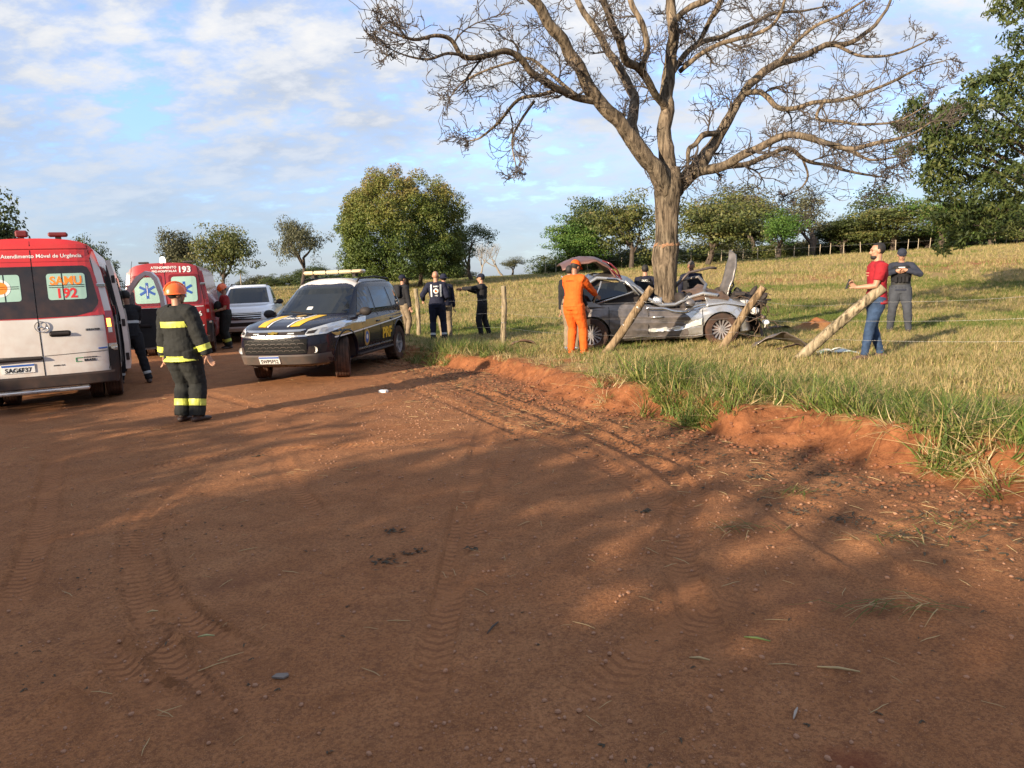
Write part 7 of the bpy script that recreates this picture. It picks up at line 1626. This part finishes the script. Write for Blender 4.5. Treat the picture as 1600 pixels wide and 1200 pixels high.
    if top:
        mat, e_, = top[:2]; mb = MB(); p, r_ = torso(mb, e_); hp = hipc + Vector((0, 0, hem - .93)); n0 = [i for i, q in enumerate(p) if q.z > hp.z]
        P = [hp] + [p[i] for i in n0]; rr = [(r_[max(n0[0] - 1, 0)][0] + .034, r_[max(n0[0] - 1, 0)][1] + .034)] + [r_[i] for i in n0]; rr[-1] = (rr[-1][0], rr[-1][1]); mb.tube(P, rr, 22, side=rt)
        for k in ('l', 'r'):
            ap = arm_p(k); ar = arm_r(e_ * .8); cut = top_sleeve
            if cut < 1: ap = ap[:3]; ar = [x + .004 for x in ar[:3]]
            else: ar[-1] += .006; ar[-2] += .004
            mb.tube([upper.lerp(S[k], .35), S[k] + up * .0] + ap[1:], [.072 + e_, ar[0] + .002] + ar[1:], 14)
        garment('jacket' if top_sleeve >= 1 else 'shirt', mb, mat, .009)
    ctx = dict(root=root, H=H, hrot=hrot, A=A, S=S, F=Fd, hip=hipc, waist=waist, chest=chest, upper=upper, neck=neck, rt=rt, fw=fw, up=up, out=out, g=g, headc=headc, torso=torso, garment=garment, R=R, leg_p=leg_p, arm_p=arm_p)
    if extras: extras(ctx)
    return root
def band(c, src, name, mat, pred, off=.004):
    """copy the faces of garment src that satisfy pred(center) as a strip lying 4 mm proud"""
    me = c['out'][src].data; bm = bmesh.new(); bm.from_mesh(me); dl = [f for f in bm.faces if not pred(f.calc_center_median())]
    nr = {v.index: v.normal.copy() for v in bm.verts}
    bmesh.ops.delete(bm, geom=dl, context='FACES')
    for v in bm.verts: v.co += v.normal * off
    m2 = bpy.data.meshes.new(name); bm.to_mesh(m2); bm.free(); return link_mesh(name, m2, mat, c['root'], True)
def cut_src(c, src, planes):
    """slice the garment along planes first so that the bands get clean edges"""
    me = c['out'][src].data; bm = bmesh.new(); bm.from_mesh(me)
    for co, no in planes: bmesh.ops.bisect_plane(bm, geom=bm.verts[:] + bm.edges[:] + bm.faces[:], plane_co=co, plane_no=no)
    bm.to_mesh(me); bm.free()
def ringband(c, src, name, mat, p, axis, t0, t1, maxr=.14, off=.004):
    p = Vector(p); axis = Vector(axis).normalized(); cut_src(c, src, [(p + axis * t0, axis), (p + axis * t1, axis)])
    return band(c, src, name, mat, lambda q: t0 < (q - p).dot(axis) < t1 and ((q - p) - axis * (q - p).dot(axis)).length < maxr, off)
def limb_band(c, src, name, mat, k, limb, f, w, maxr=.12):
    if limb == 'arm': el, wr = c['A'][k]; a, b = el, wr
    elif limb == 'uarm': el, wr = c['A'][k]; a, b = c['S'][k], el
    else: a, b = c['F'][k]
    d = (b - a); p = a + d * f; return ringband(c, src, name, mat, p, d, -w / 2, w / 2, maxr)
def helmet(c, mat=None):
    H, hrot = c['H'], c['hrot']; mb = MB(); n = 20; rows = []
    for k in range(n):
        a = 2 * math.pi * k / n; row = [H(0, -.01, .15 + .012)]
        for j in range(1, 9):
            t = j / 8 * math.pi * .56; r_ = math.sin(min(t, math.pi / 2)) ; row.append(H(.107 * r_ * math.cos(a), -.01 + .132 * r_ * math.sin(a), .03 + .125 * math.cos(t)))
        row.append(H(.116 * math.cos(a), -.01 + (.155 if math.sin(a) > 0 else .14) * math.sin(a), .008)); row.append(H(.104 * math.cos(a), -.01 + .125 * math.sin(a), .012)); rows.append(row)
    mb.grid(rows, True); o = mb.build('helmet', mat or HELM, c['root'], True, merge=1e-4)
    r = MB(); r.tube([H(0, -.01 + .135 * math.cos(t), .035 + .132 * math.sin(t)) for t in np.linspace(.1, 3.0, 12)], (.010), 6); r.build('helmet_ridge', mat or HELM, o, True)
    s = MB(); s.tube([H(-.09, .02, .0), H(-.07, .045, -.07), H(0, .05, -.118), H(.07, .045, -.07), H(.09, .02, 0)], .006, 5); s.build('chin_strap', RUBBER, o, True)
def cap(c, mat, brim=True, wide=False):
    H = c['H']; mb = MB(); n = 18; rows = []
    for k in range(n):
        a = 2 * math.pi * k / n; row = [H(0, -.01, .142)]
        for j in range(1, 7):
            t = j / 6 * math.pi * .5; row.append(H(.093 * math.sin(t) ** .8 * math.cos(a), -.012 + .110 * math.sin(t) ** .8 * math.sin(a), .04 + .10 * math.cos(t)))
        row.append(H(.090 * math.cos(a), -.012 + .106 * math.sin(a), .036)); rows.append(row)
    mb.grid(rows, True)
    if wide:
        rows = [[H(rr * math.cos(a) * .95, -.01 + rr * math.sin(a) * 1.1, z) for rr, z in ((.085, .045), (.13, .03), (.155, .015), (.153, .010), (.085, .038))] for a in [2 * math.pi * k / 20 for k in range(20)]]; mb.grid(rows, True)
    elif brim:
        P = [[H(x * (1 - .18 * t), .075 + .085 * t * (1 - (x / .085) ** 2 * .55), .046 - .012 * t - .25 * x * x / .085 * .3 + z) for x in np.linspace(-.078, .078, 8)] for t in (0, .35, .7, 1) for z in (0,)]
        Q = [[p - Vector((0, 0, .006)) for p in r_] for r_ in P]; mb.grid(P); mb.grid(Q); mb.grid([P[-1], Q[-1]]); mb.grid([[a[0], b[0]] for a, b in zip(P, Q)]); mb.grid([[a[-1], b[-1]] for a, b in zip(P, Q)])
    mb.build('cap' if not wide else 'bush_hat', mat, c['root'], True, merge=1e-5)
def vest(c, mat=C_VEST, pouches=True, words=None):
    p, rr = c['torso'](None, .038); mb = MB(); mb.tube([p[3]] + p[4:8], [rr[3]] + rr[4:7] + [(rr[7][0] * .92, rr[7][1])], 20, side=c['rt']); c['garment']('vest', mb, mat, .004)
    up, rt, fw = c['up'], c['rt'], c['fw']; m3 = Matrix((rt, fw, up)).transposed(); m = MB()
    for sg in (-1, 1): m = MB(); m.tube([c['upper'] + rt * sg * .09 - fw * .15 - up * .05, c['upper'] + rt * sg * .095 - fw * .03 + up * .055, c['upper'] + rt * sg * .09 + fw * .14 - up * .05], [(.035, .02)] * 3, 8, side=rt); m.build('shoulder_strap', mat, c['root'], True)
    if pouches:
        for x in (-.10, -.035, .03, .10):
            q = MB(); q.box(c['waist'] + rt * x + fw * .165 + up * .05, (.058, .045, .13), m3, .012); q.build('pouch', mat, c['root'])
        q = MB(); q.box(c['chest'] + rt * .09 + fw * .175 + up * .06, (.05, .03, .09), m3, .01); q.build('radio', RUBBER, c['root'])
def belt(c, mat=RUBBER, src='trousers', holster=True):
    p = c['waist'] - c['up'] * .03; m = MB(); g = c['g']; m.tube([p - c['up'] * .03, p + c['up'] * .03], [(.168 * g + .01, .122 * g + .012)] * 2, 22, side=c['rt']); o = m.build('belt', mat, c['root'], True, autosmooth=40)
    if holster: q = MB(); q.box(c['hip'] + c['rt'] * .19 + Vector((0, 0, -.02)), (.05, .09, .20), Matrix.Rotation(.1, 3, 'X'), .015); q.build('holster', mat, c['root']); q = MB(); q.box(p + c['rt'] * -.15 - c['fw'] * .08, (.06, .05, .09), None, .012); q.build('pouch', mat, c['root'])
def torso_patch(c, name, shapes, mat, back=True, off=.0, e=.03):
    """flat print laid on the garment by projecting along the facing axis"""
    src = c['out'].get('vest') or c['out'].get('jacket') or c['out'].get('shirt'); from mathutils.bvhtree import BVHTree
    bm = bmesh.new(); bm.from_mesh(src.data); t = BVHTree.FromBMesh(bm); sg = -1 if back else 1; ch, rt, up, fw = c['chest'], c['rt'], c['up'], c['fw']
    class Sf:
        sgn = 1
        def __call__(s, u, v):
            o = ch + rt * (u if not back else u) + up * v + fw * sg * .6; h, n, i, d = t.ray_cast(o, -fw * sg, 1.0); return h if h else o - fw * sg * .45
    S = Sf(); S.sgn = 1 if not back else 1
    a = Vector(S(.01, 0)) - Vector(S(-.01, 0)); b = Vector(S(0, .01)) - Vector(S(0, -.01)); S.sgn = 1 if a.cross(b).dot(fw * sg) > 0 else -1
    o = patch(name, shapes, S, .005, mat, c['root'], .03); bm.free(); return o
def rot_to(tx, ty):      # heading so that local +Y points along (tx, ty)
    return math.atan2(-tx, ty)
# firefighter in turnout gear, nearest figure, seen from behind and slightly turned right
def ex(c):
    helmet(c)
    J = 'jacket'; up = c['up']
    ringband(c, J, 'reflective_stripe', C_YEL, c['chest'] + up * .0, up, -.055, .02, .215); ringband(c, J, 'reflective_stripe', C_YEL, c['hip'] - up * .11, up, -.045, .045, .3)
    for k in ('l', 'r'): limb_band(c, J, 'sleeve_stripe', C_YEL, k, 'arm', .62, .075); limb_band(c, 'trousers', 'leg_stripe', C_YEL, k, 'leg', .60, .085, .16)
    m = MB(); m.tube([c['neck'] - up * .05, c['neck'] + up * .015], [(.105, .10), (.085, .085)], 16); m.build('collar', C_BUNK, c['root'], True)
    s = MB(); s.tube([c['waist'] + c['fw'] * .05 + up * .0, c['waist'] + c['fw'] * .0 - up * .001], [(.17, .13)] * 2, 16, side=c['rt'])
fire = person('firefighter in black gear with lime stripes and orange helmet, standing back towards us', 296, 9.25, rot_to(.30, .95), 1.78, SKIN, legs=(C_BUNK, .045, .014), top=(C_BUNK, .048), boots=(BOOT, .3), voxel=.010, extras=ex, hair='short', look=-.55, la=(-.30, .02, .84), ra=(.34, .06, .86), lf=(-.10, .0, 0), rf=(.12, .02, 0, -.35), girth=1.10, hem=.80, handc=(.6, .5))
# crew member in black between the vans
def ex(c):
    ringband(c, 'jacket', 'grey_stripe', C_GREYB, c['chest'], c['up'], -.15, -.10, .23)
    for k in ('l', 'r'): limb_band(c, 'trousers', 'ankle_stripe', C_GREYB, k, 'leg', .72, .05)
person('crew member in dark overalls with grey ankle stripes between the two ambulances', 212, 13.5, rot_to(-.65, .75), 1.76, SKIN_D, lean=(.02, .12), hip=(0, -.03, 0), legs=(C_BLK, .02, .006), top=(C_BLK, .022), boots=(BOOT, .3), extras=ex, la=(-.12, .34, 1.18), ra=(.10, .36, 1.14), lf=(-.22, .12, 0), rf=(.20, -.18, 0), nod=.35)
# firefighter in red shirt by the pickup
def ex(c):
    helmet(c)
    for k in ('l', 'r'): limb_band(c, 'trousers', 'leg_stripe', C_YEL, k, 'leg', .62, .08)
    m = MB()
    for i in range(5): m.ellipsoid(c['chest'] + Vector((.03 * i - .08, .20 + .02 * (i % 2), -.08 - .05 * i)), (.13, .10, .13), 12, 8)
    me = remesh(m, .016, 'held_jacket', 3); o = link_mesh('jacket', me, C_BUNK, None, True); o.matrix_world = c['root'].matrix_basis.copy(); tag(o, 'bundled black turnout jacket with lime stripe held by the red shirted firefighter', 'jacket'); c['coat'] = o
    q = MB(); q.tube([(-.16, .25, 1.1), (-.06, .325, 1.08), (.1, .31, 1.0)], [(.03, .008)] * 3, 8); q.build('stripe', C_YEL, o, True)
person('firefighter in red shirt carrying a black jacket beside the white pickup', 358, 20.5, rot_to(-.75, -.5), 1.80, SKIN, legs=(C_BUNK, .04, .01), top=(C_RF, .014), boots=(BOOT, .3), extras=ex, la=(-.12, .30, 1.05), ra=(.16, .30, 1.02), nod=.5, top_sleeve=.5, girth=1.05, voxel=.014)
# highway police officer behind the dark car
def pack(c):
    cap(c, C_NAVY); vest(c, C_BLK, False); m = MB(); m3 = Matrix((c['rt'], c['fw'], c['up'])).transposed(); m.box(c['chest'] - c['fw'] * .20 + c['up'] * .02, (.28, .12, .36), m3, .05); m.build('back_pouch', C_BLK, c['root'], True)
    torso_patch(c, 'shoulder_badge', [circ(.10, .06, .03, 10)], C_WHT, back=True) if False else None
person('officer in black jacket, cap and beige trousers standing right behind the dark patrol car', 634, 20.4, rot_to(.75, .65), 1.74, SKIN, legs=(C_BEIGE, .02, .006), top=(C_BLK, .024), boots=(BOOT, .3), extras=pack, voxel=.014, la=(-.16, .22, 1.0))
# ambulance medic seen from behind
def ex(c):
    for x in (-.115, .115): torso_patch(c, 'reflective_strip', [[(x - .018, -.16), (x + .018, -.16), (x + .018, .14), (x - .018, .14)]], C_GREYB)
    torso_patch(c, 'round_emblem', [circ(0, -.02, .062, 18)], C_WHT); 
    torso_patch(c, 'emblem_center', [circ(0, -.02, .034, 14)], C_OR) ; c['root'].children[-1].data.vertices.foreach_get
    torso_patch(c, 'lettering', [text2d('SAMU', .045, 0, .075, 'CENTER', .03)], C_WHT)
    torso_patch(c, 'number', [text2d('192', .05, 0, -.15, 'CENTER', .02)], C_WHT)
    for k in ('l', 'r'): limb_band(c, 'trousers', 'ankle_stripe', C_GREYB, k, 'leg', .74, .05)
person('bald medic in navy overalls with two reflective strips and a round emblem on his back', 686, 18.4, rot_to(-.05, 1), 1.80, SKIN, legs=(C_NAVY, .022, .006), top=(C_NAVY, .024), boots=(BOOT, .25), extras=ex, hair='none', voxel=.013, la=(-.34, .16, 1.05), ra=(.20, .20, 1.05), lf=(-.14, 0, 0), rf=(.15, .03, 0), girth=1.06)
def ex(c): cap(c, C_NAVY, wide=True); vest(c, C_BLK, False)
person('officer in a dark wide brimmed hat and beige trousers half hidden by the bald medic', 698, 19.3, rot_to(-.3, .95), 1.72, SKIN, legs=(C_BEIGE, .02, .006), top=(C_NAVY, .024), boots=(BOOT, .3), extras=ex, voxel=.014)
def ex(c): cap(c, C_NAVY); vest(c, C_BLK, False); belt(c)
person('officer in black cap and uniform pointing to the left with an outstretched arm', 756, 19.6, rot_to(-1, .12), 1.70, SKIN, legs=(C_BLK, .026, .004), top=(C_BLK, .022), boots=(BOOT, .3), extras=ex, voxel=.013, la=(-.10, .60, 1.36), ra=(.14, .42, 1.34), handc=(.15, .7), lf=(-.12, .05, 0), rf=(.14, -.14, 0))
# rescuer in orange overalls at the rear of the wreck
def ex(c):
    cap(c, HELM if False else C_OR); belt(c, C_OR, holster=False)
    for k in ('l', 'r'):
        el, wr = c['A'][k]; m = MB(); m.tube([wr - (wr - el) * .12, wr - (wr - el) * .02], [.047, .046], 12); m.build('cuff', C_NAVY, c['root'], True)
    torso_patch(c, 'back_lettering', [text2d('BOMBEIRO', .035, 0, .06, 'CENTER', .01)], cloth('dark_orange_print', (.42, .06, .01)))
person('rescuer in bright orange overalls and cap bending over the rear of the wrecked car', 901, 13.35, rot_to(.62, .72), 1.74, SKIN_D, lean=(.0, .16), hip=(0, -.06, 0), legs=(C_OR, .026, .006), top=(C_OR, .026), boots=(C_OR, .25), extras=ex, hair='short', voxel=.010, la=(-.20, .34, 1.0), ra=(.14, .52, 1.06), nod=.45, look=-.1, lf=(-.12, .0, 0), rf=(.13, .06, 0), girth=1.06)
person('person in a dark top and pale trousers hidden behind the rescuer in orange', 893, 13.95, rot_to(.5, .8), 1.66, SKIN, legs=(C_BEIGE, .02, .004), top=(C_BLK, .018), boots=(M('shoe_bluewhite', (.30, .36, .48), .7), .15), voxel=.014, ra=(.30, .10, .92), lean=(.0, .05))
# two officers on the far side of the wreck
def ex(c): vest(c, C_BLK, False); torso_patch(c, 'police_lettering', [text2d('POLICIA', .06, 0, .06, 'CENTER', .02)], C_WHT)
person('officer with dark cropped hair seen from behind left of the bare trunk', 1009, 16.6, rot_to(.25, 1), 1.70, SKIN, legs=(C_BLK, .02, .004), top=(C_NAVY, .02), boots=(BOOT, .3), extras=ex, voxel=.014, lean=(0, .12), hip=(0, -.04, 0))
def ex(c): vest(c, C_BLK, True); belt(c)
person('officer in dark uniform looking down into the wreck just right of the bare trunk', 1080, 16.4, rot_to(-.25, -.95), 1.72, SKIN_D, legs=(C_BLK, .02, .004), top=(C_NAVY, .02), boots=(BOOT, .3), extras=ex, hair='buzz', voxel=.013, nod=.6, lean=(0, .08), la=(-.20, .25, 1.0), ra=(.20, .25, 1.0))
# man in red t-shirt filming
def ex(c):
    wr = c['A']['l'][1]; root = c['root']
    ph = MB(); ph.box((0, 0, 0), (.075, .010, .155), None, .004); o = ph.build('phone', RUBBER, None); tag(o, 'black phone held up by the man in the red t-shirt', 'phone')
    lp = wr + Vector((.0, .115, .055)); o.matrix_world = root.matrix_basis @ Matrix.Translation(lp) @ Matrix.Rotation(.35, 4, 'X')
    sc_ = MB(); sc_.box((0, -.0065, 0), (.068, .002, .145), None, 0); sc_.build('screen', M('screen', (.03, .035, .045), .1), o)
    wt_ = MB(); el, w2 = c['A']['r']; d = (w2 - el).normalized(); wt_.tube([w2 - d * .03, w2 - d * .005], .031, 12); wt_.build('watch', RUBBER, root, True)
    torso_patch(c, 'shirt_print', [text2d('FLU', .085, .0, .03, 'CENTER', .02), text2d('ESPORTE', .04, 0, -.05, 'CENTER', .01)] if False else [rrect(-.06, .02, .06, .035, .004), rrect(-.05, -.02, .05, -.005, .004)], M('shirt_print_tan', (.55, .30, .18), .8), back=False)
person('bearded man in a red t-shirt and blue jeans holding up a phone', 1366, 11.1, rot_to(-.97, .18), 1.79, SKIN, legs=(C_JEAN, .012, .004), top=(C_RED, .016), boots=(M('shoe_brown', (.10, .06, .045), .7), .1), extras=ex, hair='beard', voxel=.0095, la=(-.12, .33, 1.10), ra=(.24, -.02, .86), top_sleeve=.5, handc=(.9, .6), elb=((-.3, -.6, -.9), (.35, -1, -.1)), hdir=(((0, .75, .65), (.6, .3, 0)), None), lf=(-.12, .18, 0), rf=(.12, -.12, 0), girth=1.08, hem=.84, nod=.05)
# officer with vest
def ex(c):
    cap(c, C_NY2); vest(c); belt(c); torso_patch(c, 'name_tape', [rrect(-.06, .085, .06, .105, .003)], C_GREYB, back=False)
person('officer in grey uniform, cap and black tactical vest with both hands on his chest', 1404, 15.3, rot_to(-.42, -.9), 1.78, SKIN, legs=(C_GRY, .024, .004), top=(C_NY2, .022), boots=(BOOT, .35), extras=ex, voxel=.011, la=(-.09, .22, 1.32), ra=(.11, .22, 1.31), elb=((-1, .1, -.5), (1, .1, -.5)), hdir=(((.9, .1, .1), (0, -1, 0)), ((-.9, .1, .1), (0, -1, 0))), lf=(-.17, .05, 0), rf=(.17, -.02, 0), handc=(.8, .8), nod=.25, girth=1.04)
bpy.data.scenes.remove(WS)
